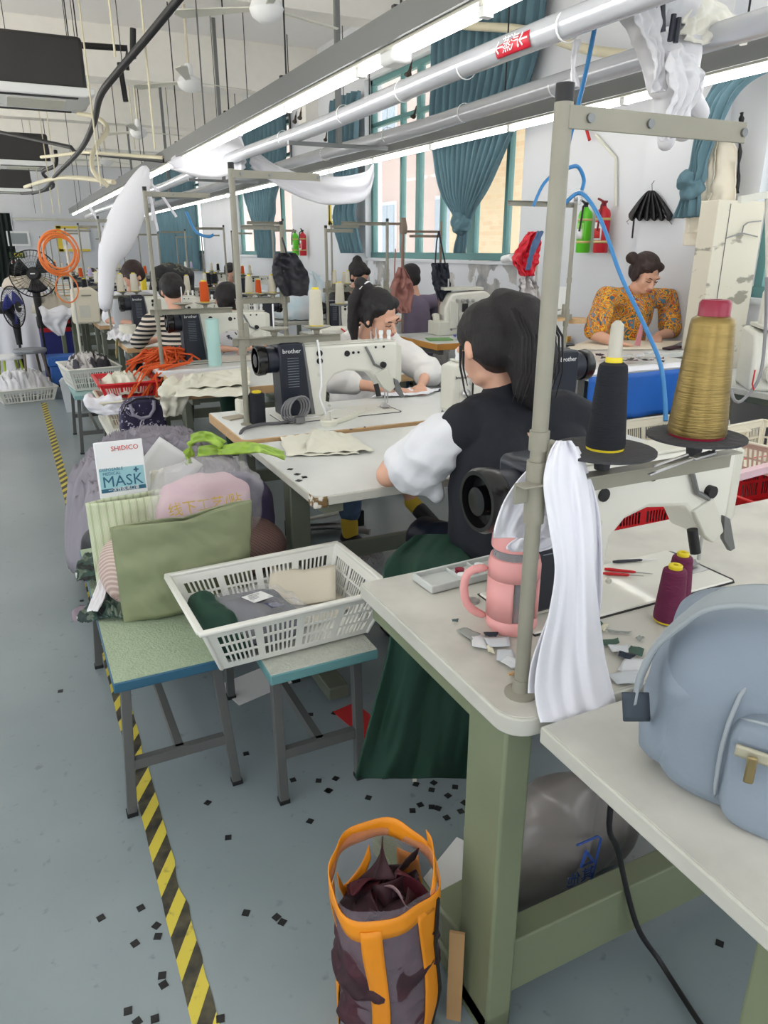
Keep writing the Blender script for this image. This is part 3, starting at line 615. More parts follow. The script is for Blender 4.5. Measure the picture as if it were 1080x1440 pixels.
# ---------------- thread cones ----------------
def cone(label, loc, m, r0=.031, r1=.021, h=.14, tip='yellow', tiph=.008, group=None, topr=None, rz=0, name='thread_cone', flange=True, stick=0):
    t = T(name, label, 'thread spool', loc, rz, group)
    MB().lathe([(r0*.8,.0015),(r0*.98,.004),(r0,.012),(r1*1.06,h*.93),(r1,h*.97),(r1*.7,h)], n=32).build('thread', m, t, ang=60)
    tr = topr or r1*.62
    MB().lathe([(tr,h-.004),(tr,h+tiph*.8),(tr*.85,h+tiph),(tr*.4,h+tiph),(tr*.35,h-.003)], n=24, cap=False).build('core_tip', tip, t)
    if stick: MB().lathe([(.0115,h),(.0095,h+stick-.006),(.004,h+stick)], n=16).build('cone_tip', 'tip', t)
    if flange: MB().lathe([(r0*.95,-.0),(r0*.97,.006),(r0*.9,.009)], n=24).build('core_base', tip, t)
    return t
# ---------------- sewing machine ----------------
def machine(label, loc, rz, group=None, mtext=True, bed=True, hw=True):
    t = T('sewing_machine', label, 'sewing machine', loc, rz, group)
    if bed:
        MB().box((-.02,.0,.003),(.56,.2,.006)).build('bed_plate', 'mach', t, bevel=.004)
        MB().prism([(-.3,-.104),(.262,-.104),(.262,.104),(-.3,.104),(-.312,.09),(-.312,-.09)], .0, .0022, 'xy').build('bed_gasket', 'black', t)
        MB().box((-.27,0,.0065),(.05,.07,.002)).build('needle_plate', 'steel', t)
    poly = [(.05,.006),(.235,.006),(.225,.315),(-.29,.315),(-.325,.305),(-.33,.29),(-.33,.13),(-.325,.115),(-.235,.105),(-.205,.15),(-.17,.185),(-.06,.2),(0,.185),(.035,.15)]
    MB().prism(poly, -.048, .048).build('body', 'mach', t, bevel=.012, seg=3)
    MB().box((-.05,0,.318),(.5,.085,.006)).build('top_cover', 'offw', t, bevel=.002)
    MB().prism([(-.334,.13),(-.3,.12),(-.3,.31),(-.334,.3)], -.05, .05).build('face_plate', 'offw', t, bevel=.008); fp_ = t.children[-1]; text('brand_lettering', 'brother', .017, 'navy', fp_, (-.3,-.0515,.262), (PI/2,0,0))
    # navy motor cover with the maker's name
    MB().prism([(.115,.02),(.25,.02),(.258,.325),(.245,.335),(.16,.335),(.145,.32)], -.058, .058).build('motor_cover', 'navy', t, bevel=.01)
    c = t.children[-1]
    MB().prism([(.10,.02),(.118,.02),(.15,.33),(.14,.33)], -.054, .054).build('cover_trim', 'dsteel', c)
    if mtext:
        text('brand_lettering', 'brother', .026, 'white', c, (.2,.0585,.30), (PI/2,0,PI), bold=.0005)
        text('brand_lettering', 'brother', .026, 'white', c, (.2,-.0585,.30), (PI/2,0,0), bold=.0005)
    for k in range(12):
        MB().box((.195,.0585,.27-k*.011),(.05,.001,.002)).build('vent_line', 'navyl', c)
    # motor housing and hand wheel on the end
    MB().lathe([(.048,.24),(.055,.25),(.056,.3),(.05,.305)], (0,0,.262), 32, 'x').build('motor_housing', 'navy', t)
    if hw: MB().lathe([(.05,.3),(.062,.306),(.065,.335),(.06,.345),(.052,.345),(.05,.322),(.03,.32),(.028,.345),(.02,.346)], (0,0,.262), 36, 'x', cap=True).build('hand_wheel', 'blackg', t)
    # round caps and holes on both faces
    for s in (1,-1):
        for x, z, r_, m_ in ((.07,.283,.014,'black'),(.07,.25,.014,'black'),(-.06,.275,.013,'black'),(-.09,.277,.006,'black'),(-.115,.277,.005,'black'),(.075,.19,.007,'offw'),(-.2,.295,.005,'black'),(-.24,.295,.005,'black'),(.03,.05,.006,'offw')):
            MB().cyl((x,s*.045,z),(x,s*.052,z),r_,n=20).build('cap', m_, t)
    # head mechanism
    MB().tube([(-.15,.05,.3),(-.17,.056,.26),(-.19,.056,.22),(-.23,.056,.2)], .006, 8).build('oil_pipe', 'dsteel', t)
    MB().cyl((-.235,.048,.215),(-.235,.062,.215),.014,n=18).build('tension_knob', 'black', t)
    MB().prism([(-.19,.175),(-.25,.2),(-.3,.11),(-.27,.085),(-.235,.11)], .03, .056).build('lifter_bracket', 'offw', t, bevel=.004)
    MB().prism([(-.29,.15),(-.31,.14),(-.345,.06),(-.33,.055),(-.3,.09)], .046, .058).build('presser_lever', 'dsteel', t, bevel=.002)
    MB().cyl((-.2,.05,.13),(-.21,.06,.075),.012,n=12).build('lever_grip', 'black', t)
    for y in (-.052,): 
        MB().lathe([(.016,y),(.018,y-.006),(.012,y-.012),(.005,y-.03)], (-.28,0,.2), 18, 'y').build('tension_dial', 'steel', t)
        MB().prism([(-.252,.18),(-.247,.18),(-.247,.28),(-.252,.28)], y-.004, y).build('take_up_slot', 'black', t)
    MB().bar((-.25,-.055,.27),(-.27,-.065,.235),.008,.004).build('take_up_lever', 'steel', t)
    MB().cyl((-.27,0,.13),(-.27,0,.05),.004,n=8).cyl((-.27,0,.05),(-.27,0,.012),.0012,n=6).build('needle_bar', 'steel', t)
    MB().cyl((-.275,.018,.13),(-.275,.018,.03),.004,n=8).build('presser_bar', 'steel', t)
    MB().prism([(-.29,.012),(-.25,.012),(-.262,.03),(-.272,.03),(-.28,.018),(-.29,.016)], -.012, .012).build('presser_foot', 'steel', t)
    for x in (-.29,-.25): MB().lathe([(.008,.32),(.01,.33),(.007,.335),(.011,.35),(.009,.362)], (x,0,0), 14).build('guide_knob', 'white', t)
    MB().cyl((-.225,0,.32),(-.225,0,.375),.0025,n=6).cyl((-.2,0,.32),(-.2,0,.36),.0025,n=6).build('thread_pin', 'steel', t)
    return t
# ================= NEAR GROUP =================
ZT = .78
table('sewing_table', 'nearest white sewing table with the pink mug and thread stand on it', .62, 2.1, .80, 1.395, .78, 'topd', 'rim', round_corner=(.05,-1), feet_y=[-.21], legw=(.058,.115), th=.036, lx=.012, railz=(.13,.055,.14))
t = table('sewing_table', 'white table at the right edge with the grey blue backpack on it', .665, 2.1, .02, .785, .775, 'topd', 'rim', feet_y=[-.04], legm='green', lx=.06, rail=False)
# chipped corner strip, bolts
st1 = stand('tall thread stand standing on the corner of the nearest table', (.686,.868,.78), 0, H=.9, pr=.082, plates=(.13,.335), platem=mat('dark_felt', S(58,58,60), .9, bump=.4, bs=60))
zp = .78+.355+.064
cone('black thread cone with a cream tip on the nearest stand', (.818,.868,zp), 'spool_black', .031, .021, .137, stick=.062)
g = cone('large gold thread cone with maroon cap on the nearest stand', (1.021,.868,zp), 'spool_gold', .048, .033, .2, 'maroon', .024, topr=.025)
tz = T('tweezers', 'steel tweezers hooked across the thread plates of the nearest stand', 'tweezers', (.93,.80,zp-.01))
MB().bar((-.08,0,-.02),(.01,0,-.005),.006,.003).bar((.01,0,-.005),(.07,.012,-.004),.014,.004).bar((.07,.012,-.004),(.09,.02,.008),.006,.003).build('blade', 'steel', tz, bevel=.001)
MB().bar((-.06,.012,-.012),(.01,.01,0),.005,.003).build('blade', 'steel', tz, bevel=.001)
machine('nearest sewing machine, black hand wheel towards the pink mug', (1.09,1.12,.78), PI)
# white garment pieces hanging over the stand arm
wc = T('white_cloth', 'long white cloth hanging from the nearest thread stand to the table', 'cloth', (.8,.83,.79))
def rel(pts, o): return [Vector(p)-Vector(o) for p in pts]
o_ = (.8,.83,.79)
def esub(rows, name, m_, **k):
    mb = esheet(rows, **k); mb.v = [v-Vector(o_) for v in mb.v]; return mb.build(name, m_, wc, solid=.0025, ang=0)
esub([(620,783,803,.842),(640,772,815,.84),(680,764,826,.835),(740,772,834,.83),(800,780,836,.828),(860,772,842,.824),(920,758,850,.815),(965,752,860,.806),(995,755,868,.80),(1016,760,874,.792)], 'panel', 'white_cloth', nu=60, nv=90, wr=.02, ws=3, amp=.0, seed=2)
esub([(628,790,812,.86),(660,790,826,.86),(720,792,842,.855),(800,800,846,.85),(870,770,842,.845),(930,748,820,.84),(975,742,800,.83)], 'panel', 'white_cloth', nu=50, nv=70, wr=.02, ws=3, amp=.0, seed=5)
esub([(640,770,800,.89),(665,738,800,.905),(700,712,796,.915),(735,698,786,.92),(756,694,772,.92)], 'panel', 'white_cloth', nu=50, nv=50, wr=.022, ws=4, amp=.003, folds=2, seed=8)
esub([(655,780,806,.90),(690,775,808,.93),(730,765,800,.95),(765,716,782,.955),(775,718,760,.955)], 'panel', 'white_cloth', nu=40, nv=50, wr=.02, ws=4, amp=.003, folds=2, seed=3)
# pink mug bottle
pk_ = mat('pink_mug', S(232,164,160), .42); tea = mat('tea', S(150,70,44), .2)
mg = T('mug_bottle', 'pink mug bottle with handle and clear window on the nearest table', 'mug', (.808,1.07,.78), -.35); mg.scale = (1.1,1.1,1.12)
R_ = .047
def ringwall(r, z0, z1, a0, a1, n=20):
    return MB().grid(lambda u, v: (r*math.cos(a0+(a1-a0)*u), r*math.sin(a0+(a1-a0)*u), z0+(z1-z0)*v), n, 1)
mb = MB().lathe([(.0,0),(R_*.8,0),(R_,.012),(R_,.03)], n=40, cap=False)
mb.lathe([(R_,.105),(R_,.128),(R_*.93,.142),(R_*.8,.144)], n=40, cap=False)
A0, A1 = math.radians(-125+20), math.radians(-60+20)
for (a0, a1) in ((A1, A0+2*PI),): mb.grid(lambda u, v: (R_*math.cos(a0+(a1-a0)*u), R_*math.sin(a0+(a1-a0)*u), .03+.075*v), 60, 1)
mb.build('sleeve', pk_, mg, solid=.004, off=-1)
MB().lathe([(R_*.78,.01),(R_*.8,.05)], n=32).build('drink', tea, mg)
MB().lathe([(R_*.88,.006),(R_*.9,.13),(R_*.84,.15),(R_*.84,.165)], n=32, cap=False).build('glass', mat('mug_glass', (.5,.5,.52), .05, alpha=.45, spec=.8), mg)
MB().lathe([(R_*.9,.158),(R_*.92,.162),(R_*.88,.2),(R_*.8,.207),(.0,.207)], n=40).build('lid', pk_, mg, bevel=.002)
h = MB(); a = math.radians(175)
hp = [(R_*.95,.118),(R_+.03,.116),(R_+.043,.1),(R_+.042,.06),(R_+.03,.035),(R_*.95,.022)]
h.tube([Vector((r*math.cos(a), r*math.sin(a), z)) for r, z in hp], .0085, 10); h.build('handle', pk_, mg, sub=1, ang=0)
# purple cones
cone('front one of two purple thread cones beside the nearest machine', (1.112,.948,.784), 'spool_purple', .030, .022, .115, flange=True)
cone('rear one of two purple thread cones beside the nearest machine', (1.19,1.0,.784), 'spool_purple', .028, .020, .108)
# parts tray
tr = T('parts_tray', 'pale grey parts tray of bobbins on the far corner of the nearest table', 'tray', (.845,1.315,.782), .05)
MB().box((0,0,.003),(.22,.085,.006)).box((0,.04,.01),(.22,.006,.016)).box((0,-.04,.01),(.22,.006,.016)).box((-.107,0,.01),(.006,.085,.016)).box((.107,0,.01),(.006,.085,.016)).box((-.02,0,.009),(.004,.08,.012)).box((.04,0,.009),(.004,.08,.012)).build('tray', Mt('tray_grey', S(196,200,196), .5), tr, bevel=.002)
for i, (x, y, m_, lb) in enumerate([(.0,.012,'maroon','maroon bobbin lying in the grey parts tray'),(-.01,-.015,'white','left white bobbin in the grey parts tray'),(.03,.0,'white','middle white bobbin in the grey parts tray'),(.055,.015,'white','right white bobbin in the grey parts tray')]):
    b_ = T('bobbin', lb, 'bobbin', (.845+x, 1.315+y, .789)); MB().lathe([(.0,0),(.011,0),(.011,.002),(.007,.002),(.007,.007),(.011,.007),(.011,.009),(.0,.009)], n=20, cap=False).build('spool', m_, b_)
tag(MB().lathe([(0,0),(.016,0),(.016,.003),(0,.003)], (.80,1.20,.781), 24, cap=False).build('metal_disc', 'steel'), 'round steel disc on the table left of the pink mug', 'disc')
# table scraps
sc_cols = [S(90,110,110), S(210,214,216), S(40,50,62), S(150,156,150), S(196,202,206), S(70,96,84), S(220,216,190)]
scm = [mat('scrap_%s' % n_, c_, .9) for n_, c_ in zip(('slate','pale','navy','grey','ice','green','cream'), sc_cols)]
def scrap(c, w, d, rz, m_, label, grp, z=.001, curl=.006, name='fabric_scrap'):
    pts = []
    k = random.choice((4,5)); mb = MB(); rr = [random.uniform(.7,1) for _ in range(5)]
    def fn(u, v):
        x = (u-.5)*w*(1-.3*v*rr[0]); y = (v-.5)*d*(1-.25*u*rr[1])+.1*w*u*rr[2]
        return Vector(c)+Matrix.Rotation(rz, 3, 'Z') @ Vector((x, y, z+curl*(.5+.5*nz(u*2+c[0]*31, v*2+c[1]*17, w*40))))
    mb.grid(fn, 5, 5); return tag(mb.build(name, m_, solid=.0008, ang=0), label, 'fabric scrap', grp)
for i, (u, v, w, d, mm) in enumerate([(675,905,.05,.03,1),(700,905,.05,.04,4),(690,895,.03,.02,2),(660,893,.03,.05,3),(712,925,.05,.035,4),(720,935,.04,.03,1),(690,915,.03,.012,6),(640,875,.014,.01,0),(850,885,.035,.012,6),(870,890,.05,.01,3),(855,905,.05,.02,5),(880,925,.03,.02,2),(890,940,.07,.04,1),(880,955,.06,.04,4),(870,915,.04,.03,1),(900,900,.02,.012,3),(760,960,.07,.05,0),(770,945,.05,.02,2),(846,880,.03,.012,5),(895,918,.03,.03,5)]):
    p = az(u, v, .782)
    scrap(p, w, d, random.uniform(0,3), scm[mm], 'small fabric offcut lying on the nearest white table', 'fabric offcuts on the nearest table', z=.001+.001*(i % 3))
def stick(name, label, cat, p0, p1, r, m_, tip=None, tm='steel'):
    t = T(name, label, cat, tuple((Vector(p0)+Vector(p1))/2)); c = (Vector(p0)+Vector(p1))/2; a = Vector(p0)-c; b_ = Vector(p1)-c
    MB().tube([a, a.lerp(b_,.1), a.lerp(b_,.6), a.lerp(b_,.65)], [r*.7, r, r*.8, r*.5], 10).build('handle', m_, t)
    MB().tube([a.lerp(b_,.64), a.lerp(b_,.8), b_], [r*.45, r*.35, r*.15], 8).build('blade', tm, t); return t
for k, (pa, pb, m_, lb) in enumerate([((862,790,.79),(925,786,.79),'navy','navy handled thread snips behind the purple cones'),((850,800,.79),(918,807,.79),'red','red handled seam ripper, upper of two, behind the nearest machine'),((848,806,.79),(905,810,.786),'red','red handled seam ripper, lower of two, behind the nearest machine')]):
    stick('seam_tool', lb, 'tool', az(*pa[:2], .79), az(*pb[:2], .79), .004, m_)
stick('pencil', 'wooden pencil lying under the white cloth on the nearest table', 'pencil', az(715,948,.787), az(792,935,.787), .004, 'wood')
# backpack
bpk = mat('backpack_cloth', S(136,148,160), .7, var=.12, vs=3, bump=.15, bs=60); bpd = mat('backpack_dark', S(66,74,84), .8); bps = mat('backpack_strap', S(152,160,164), .7)
bp = T('backpack', 'grey blue backpack lying on the right table with a dark tag', 'backpack', (.875,.475,.776), math.radians(-50))
BI = (Matrix.Translation(bp.location) @ Matrix.Rotation(math.radians(-50), 4, 'Z')).inverted()
bq = lambda p: BI @ Vector(p)
cushion('body', (.0,.03,.135), (.40,.17,.29), bpk, bp, (-.06,0,0), e=.42, wr=.006, ws=6, n=64)
cushion('front_pocket', (.035,-.05,.08), (.29,.07,.17), bpk, bp, (-.1,0,0), e=.35, wr=.005, ws=8, n=48, seed=2)
cushion('side_gusset', (-.165,.035,.115), (.10,.15,.20), bpk, bp, (0,.12,.15), e=.6, wr=.012, ws=10, n=40, seed=4)
MB().tube([(-.115,-.06,.02),(-.12,-.072,.08),(-.118,-.066,.15),(-.10,-.048,.22),(-.06,-.02,.265)], .0035, 6).build('piping', bps, bp, sub=1, ang=0)
MB().tube([(-.115,-.075,.165),(0,-.085,.168),(.1,-.08,.165),(.18,-.06,.16)], .0035, 6).build('piping', bps, bp, sub=1, ang=0)
ribbon([(-.105,-.086,.125),(-.03,-.092,.12),(.07,-.092,.115),(.17,-.078,.11)], .018, (0,-.2,1), 0, 1, nu=4, nv=30).build('zip_band', Mt('zip_cream', S(176,172,150), .5), bp, solid=.004, ang=0)
MB().box((-.085,-.098,.108),(.012,.005,.04)).build('zip_pull', Mt('brass', S(150,134,96), .35, metal=.8), bp, bevel=.003)
ribbon([bq(ay(1100,842,.50)), bq(ay(1050,838,.53)), bq(ay(1000,846,.56)), bq(ay(960,872,.59)), bq(ay(925,905,.62)), bq(ay(903,945,.63)), bq(ay(893,985,.63))], [.05,.05,.045,.04,.034,.026,.018], (.3,.9,.2), .002, 1, nu=8, nv=50).build('shoulder_strap', bps, bp, solid=.006, ang=0)
MB().grid(lambda u, v: Vector((.02+.13*u+.01*v, -.078+.05*v*v-.004*math.sin(3*u), .195+.075*v)), 10, 10).build('flap', Mt('flap_cloth', S(126,142,156), .75), bp, solid=.006, ang=0)  # flap cloth is a slightly darker grey blue than the body
MB().grid(lambda u, v: bq(ay(875+37*u+2*v, 974+40*v, .625)), 4, 4).build('tag', bpd, bp, solid=.0025, ang=0)
# power cord falling from the near table
pipe('power_cord', 'dark power cord hanging under the near table to the floor', [(1.0,.9,.75), az(858,1140,.45), az(870,1200,.3), az(895,1300,.12), az(930,1355,.02), az(985,1440,.012), az(1010,1470,.012)], .006, 'black', 'cord')
# items below the near table
MB_ = blob('plastic_sack', [((.93,1.10,.10),.10,(1.18,1.12,.09),.09),((.98,1.08,.2),.09,(1.02,1.05,.31),.045),((.86,1.12,.14),.09,(.98,1.08,.22),.07),((1.1,1.1,.12),.1,(1.04,1.06,.28),.04)], mat('greyish_sack_film', S(140,134,130), .28, bump=.5, bs=5, spec=.6), None, .01, 4, .022, 5)
sk = T('bag', 'grey plastic sack with blue print under the nearest table', 'bag', (1.0,1.1,0)); MB_.parent = sk; MB_.location = MB_.location-Vector((1.0,1.1,0)); MB_.name = 'sack'
ublue = Mt('print_blue', S(50,84,160), .5)
pp = Vector((-.05,-.135,.12))
MB().tube([pp+Vector(v) for v in ((.0,0,.13),(.06,-.0,.13),(.07,0,.12),(.06,0,.03),(.055,0,.0))], .003, 6).build('print', ublue, sk)
MB().tube([pp+Vector(v) for v in ((.03,0,.1),(.055,0,.06),(.02,0,.06),(.03,0,.1))], .004, 6).build('print', ublue, sk)
text('character', '\u5176\u4ed6', .04, ublue, sk, (pp.x+.02, pp.y-.002, pp.z+.03), (PI/2,0,0), sx=-1)
tag(MB().box((.78,1.16,.004),(.3,.2,.003), Matrix.Rotation(.5,3,'Z')).build('paper_sheet', 'paper'), 'white paper sheet on the floor behind the near table leg', 'paper')
tag(MB().box((.72,1.02,.08),(.16,.12,.14), Matrix.Rotation(.1,3,'Z')).build('metal_box', 'green', bevel=.006), 'pale green metal box between the tote bag and the near table leg', 'box')
cdb = T('cardboard_box', 'upright torn cardboard strip just inside the bottom edge of the picture', 'cardboard', (.60,.90,0)); MB().box((0,0,.12),(.006,.03,.24), Matrix.Rotation(.9,3,'Z')).build('flap', 'card', cdb)
rs = T('stool', 'chrome footed stool on which the vest woman sits', 'stool', (1.3,1.72,0))
for a in range(4):
    an = a*PI/2+.5; MB().tube([(0.06*math.cos(an),.06*math.sin(an),.44),(.17*math.cos(an),.17*math.sin(an),.4),(.2*math.cos(an),.2*math.sin(an),.012)], .012, 10).build('leg', 'steel', rs)
MB().lathe([(0,.44),(.16,.44),(.17,.455),(.16,.475),(0,.48)], n=32, cap=False).build('seat', 'dgreen', rs)
MB().tube([(.17*math.cos(k*PI/12),.17*math.sin(k*PI/12),.2) for k in range(24)], .009, 8, closed=True).build('ring', 'steel', rs)
# tote bag with orange trim
tt = T('tote_bag', 'clear tote bag with orange trim full of maroon scraps on the floor', 'bag', (.478,.965,0), .1)
org = mat('orange_trim', S(236,146,20), .55, var=.1, vs=9); clr = mat('tote_film', S(190,176,190), .15, alpha=.22, bump=.5, bs=7, spec=.8)
def tz_(a, z, r=None):
    rx, ry = .102, .098; w = 1+.06*math.sin(3*a+z*9)+.03*math.sin(7*a+z*20); s = .9+.1*min(1,z/.1)
    return Vector((rx*w*s*math.cos(a)+.01*math.sin(z*12), ry*w*s*math.sin(a), z))
Ht = .40
MB().grid(lambda u, v: tz_(2*PI*u, .002+Ht*v), 60, 20).build('film', clr, tt, ang=0)
MB().grid(lambda u, v: tz_(2*PI*u, Ht*.90+Ht*.11*v)*1.0+Vector((0,0,.022*math.sin(2*PI*u+.3)+.006*math.sin(6*PI*u)))+Vector((.002*math.cos(2*PI*u),.002*math.sin(2*PI*u),0)), 60, 3).build('rim_band', org, tt, solid=.002, ang=0)
for a in (-2.3,-1.15,.5,2.6):
    MB().grid(lambda u, v: tz_(a+(.42 if a in (-1.15,.5) else .3)*(u-.5)*1.2, .0+Ht*.9*v)+Vector((.003*math.cos(a),.003*math.sin(a),0)), 6, 20).build('strap', org, tt, solid=.002, ang=0)
for s in (1,-1):
    if s > 0: pts = [tz_(2.3,Ht*.9)*.97, tz_(2.15,Ht)*.93+Vector((0,0,-.06)), tz_(1.9,Ht)*.93+Vector((0,0,-.09)), tz_(1.5,Ht)*.93+Vector((0,0,-.07)), tz_(1.3,Ht*.9)*.97]
    else: pts = [tz_(-.95,Ht)+Vector((-.01,0,-.03)), tz_(-.75,Ht)+Vector((-.01,0,.012)), tz_(-.35,Ht)+Vector((-.005,0,.03)), tz_(.0,Ht)+Vector((0,0,.025))]
    ribbon(pts, .03, (0,.3,1) , 0, 1, nu=4, nv=40).build('handle', org, tt, solid=.002, ang=0)
mr = mat('maroon_scraps', S(74,34,46), .7, col2=S(34,22,28), vs=12, bump=.6, bs=16)
blob('contents', [((0,0,.08),(.092,.086,.08)), ((0,0,.2),(.094,.088,.12)), ((0,0,.27),(.09,.082,.05))], mr, tt, .01, 2, .02, 16)
MB().tube([tz_(-.95,.37)+Vector((.004,-.004,0)), tz_(-.98,.25)+Vector((.004,-.006,0)), tz_(-.9,.12)+Vector((.004,-.006,0)), tz_(-.92,.01)+Vector((.004,-.004,0))], .004, 6).build('cord', 'black', tt)
for i in range(12):
    a = i*2.4; rr = .015+.05*((i*37 % 10)/10); z = .33+.012*(i % 3)
    w = .05+.02*(i % 3); c_ = Vector((rr*math.cos(a), rr*math.sin(a), z)); e = Euler((.9*math.sin(i*2.1), .8*math.cos(i*1.3), a)).to_matrix()
    MB().grid(lambda u, v: c_+e @ Vector(((u-.5)*w*(1.1-v), (v-.3)*.085, .014*math.sin(u*3+v*4))), 6, 6).build('scrap', [mr,'maroon',mat('mauve_scrap',S(150,124,128),.8) if i==2 else mr,mr][i % 4] if i % 4 != 1 else Mt('dark_maroon',S(84,26,40),.7), tt, solid=.0015, ang=0)
# ---------------- hazard tape ----------------
hz = bpy.data.materials.new('hazard_stripes'); hz.use_nodes = True; nt = hz.node_tree; b = nt.nodes['Principled BSDF']; b.inputs['Roughness'].default_value = .5
tc = nd(nt, 'ShaderNodeTexCoord'); sp = nd(nt, 'ShaderNodeSeparateXYZ'); nt.links.new(tc.outputs['Object'], sp.inputs[0])
ma = nd(nt, 'ShaderNodeMath', operation='MULTIPLY_ADD'); nt.links.new(sp.outputs[0], ma.inputs[0]); ma.inputs[1].default_value = -1.7; nt.links.new(sp.outputs[1], ma.inputs[2])
m1 = nd(nt, 'ShaderNodeMath', operation='MULTIPLY'); nt.links.new(ma.outputs[0], m1.inputs[0]); m1.inputs[1].default_value = 8.2
m2 = nd(nt, 'ShaderNodeMath', operation='FRACT'); nt.links.new(m1.outputs[0], m2.inputs[0]); m3 = nd(nt, 'ShaderNodeMath', operation='GREATER_THAN'); nt.links.new(m2.outputs[0], m3.inputs[0]); m3.inputs[1].default_value = .52
n1 = nd(nt, 'ShaderNodeTexNoise'); n1.inputs['Scale'].default_value = 30; n1.inputs['Detail'].default_value = 6; nt.links.new(tc.outputs['Object'], n1.inputs['Vector'])
rk = nd(nt, 'ShaderNodeValToRGB'); rk.color_ramp.elements[0].position = .35; rk.color_ramp.elements[0].color = (*S(40,38,34),1); rk.color_ramp.elements[1].position = .75; rk.color_ramp.elements[1].color = (*S(92,88,66),1); nt.links.new(n1.outputs[0], rk.inputs[0])
ry = nd(nt, 'ShaderNodeValToRGB'); ry.color_ramp.elements[0].position = .28; ry.color_ramp.elements[0].color = (*S(150,140,70),1); ry.color_ramp.elements[1].position = .42; ry.color_ramp.elements[1].color = (*S(208,192,72),1); nt.links.new(n1.outputs[0], ry.inputs[0])
mx = nd(nt, 'ShaderNodeMix', data_type='RGBA'); nt.links.new(m3.outputs[0], mx.inputs[0]); nt.links.new(rk.outputs[0], mx.inputs[6]); nt.links.new(ry.outputs[0], mx.inputs[7]); nt.links.new(mx.outputs[2], b.inputs['Base Color'])
tp = MB(); n = 300; vs = []
for i in range(n+1):
    y = .6+(8.3-.6)*i/n; wl_ = .026+.003*nz(y*9, 1); wr_ = .026+.008*max(0, nz(y*13, 5))-.010*max(0, nz(y*7, 9)); vs += [(.137-wl_, y, .0015), (.137+wr_, y, .0015)]
tp.add(vs, [(2*i, 2*i+1, 2*i+3, 2*i+2) for i in range(n)]); tag(tp.build('hazard_tape', hz, origin=False), 'worn black and yellow hazard tape along the floor', 'floor tape')
# black square cutouts on the floor
fs = [(115,845),(142,1291),(198,1277),(220,1302),(222,1317),(190,1327),(228,1372),(230,1385),(180,1422),(193,1437),(218,1433),(310,1433),(85,972),(346,1284),(389,1290),(397,1297),(292,1129),(346,1060),(463,1112),(412,1097),(472,1095),(321,1178),(448,1098),(461,1112),(541,1093),(585,1103),(607,1111),(610,1101),(627,1090),(640,1107),(591,1132),(580,1140),(607,1135),(616,1137),(628,1150),(648,1141),(653,1129),(630,1119),(518,1122),(436,1155),(1012,1327),(470,1003),(437,1005)]
sq = None
for i, (u, v) in enumerate(fs):
    p = az(u, v, 0)
    if sq is None:
        sq = MB().box((0,0,.0012),(.017,.017,.0016)).build('fabric_square', 'black'); sq.location = p; tag(sq, 'small black fabric square lying on the grey floor', 'fabric square', 'black fabric squares on the floor')
    else:
        c_ = sq.copy(); C.objects.link(c_); c_.location = p; c_.rotation_euler = (0, 0, random.uniform(0,3))
for (u, v) in [(408,660),(418,667),(428,671),(420,676)]:
    c_ = sq.copy(); C.objects.link(c_); c_.location = az(u, v, .781); c_.rotation_euler = (0,0,random.uniform(0,3)); c_['label'] = 'small black fabric square on the near left corner of the second table'; c_['group'] = 'black fabric squares on the second table'
tag(MB().box(tuple(az(365,960,0)+Vector((0,0,.002))), (.26,.16,.002), Matrix.Rotation(.25,3,'Z')).build('paper_sheet', 'paper'), 'white paper sheet on the floor below the basket', 'paper')
tag(MB().box(tuple(az(520,1025,0)+Vector((0,0,.002))), (.09,.3,.003), Matrix.Rotation(.2,3,'Z')).build('paper_sheet', sred), 'red sheet on the floor under the green cloth', 'paper')
tag(MB().box(tuple(az(583,1092,0)+Vector((0,0,.002))), (.012,.05,.002), Matrix.Rotation(-.5,3,'Z')).build('paper_strip', 'cream_cloth'), 'cream strip on the floor among the black squares', 'paper strip')
# ---------------- benches ----------------
def fab_top(name, c): return mat(name, c, .8, var=.12, vs=60, bump=.5, bs=150)
def bench(label, x0, x1, y0, y1, z, topm, edgem, name='bench', splay=.03, th=.03, legm='grey'):
    cx, cy = (x0+x1)/2, (y0+y1)/2; t = T(name, label, 'bench', (cx, cy, 0)); a, b_ = (x1-x0)/2, (y1-y0)/2
    MB().box((0,0,z-th/2),(2*a,2*b_,th)).build('seat_edge', edgem, t, bevel=.004); MB().box((0,0,z),(2*a-.006,2*b_-.006,.004)).build('seat', topm, t)
    L = {}
    for sx in (-1,1):
        for sy in (-1,1):
            p = Vector((sx*(a-.035), sy*(b_-.08), z-th)); q = Vector((sx*(a-.035+splay), sy*(b_-.08+.02), .0)); L[sx,sy] = (p, q)
            MB().bar(p, q, .026, .026, (1,0,0)).build('leg', legm, t, bevel=.002); MB().box((q.x,q.y,.006),(.03,.03,.012)).build('foot', 'black', t)
    def at(k, z_): p, q = L[k]; return p.lerp(q, (z-th-z_)/(z-th))
    for s in (-1,1):
        MB().bar(at((-1,s),.16), at((1,s),.16), .022, .03).build('rung', legm, t)
    MB().bar((at((-1,-1),.16)+at((1,-1),.16))/2, (at((-1,1),.16)+at((1,1),.16))/2, .022, .03).build('rung', legm, t)
    return t
bench('green topped bench with a blue edge under the green bag', .085, .395, 1.74, 2.72, .46, fab_top('mint_weave', S(168,184,156)), Mt('blue_edge', S(44,92,118), .5))
bench('cream topped bench with a teal edge under the white basket', .455, .765, 1.60, 2.30, .46, fab_top('cream_weave', S(206,208,196)), Mt('teal_edge', S(98,146,148), .5), splay=.0)
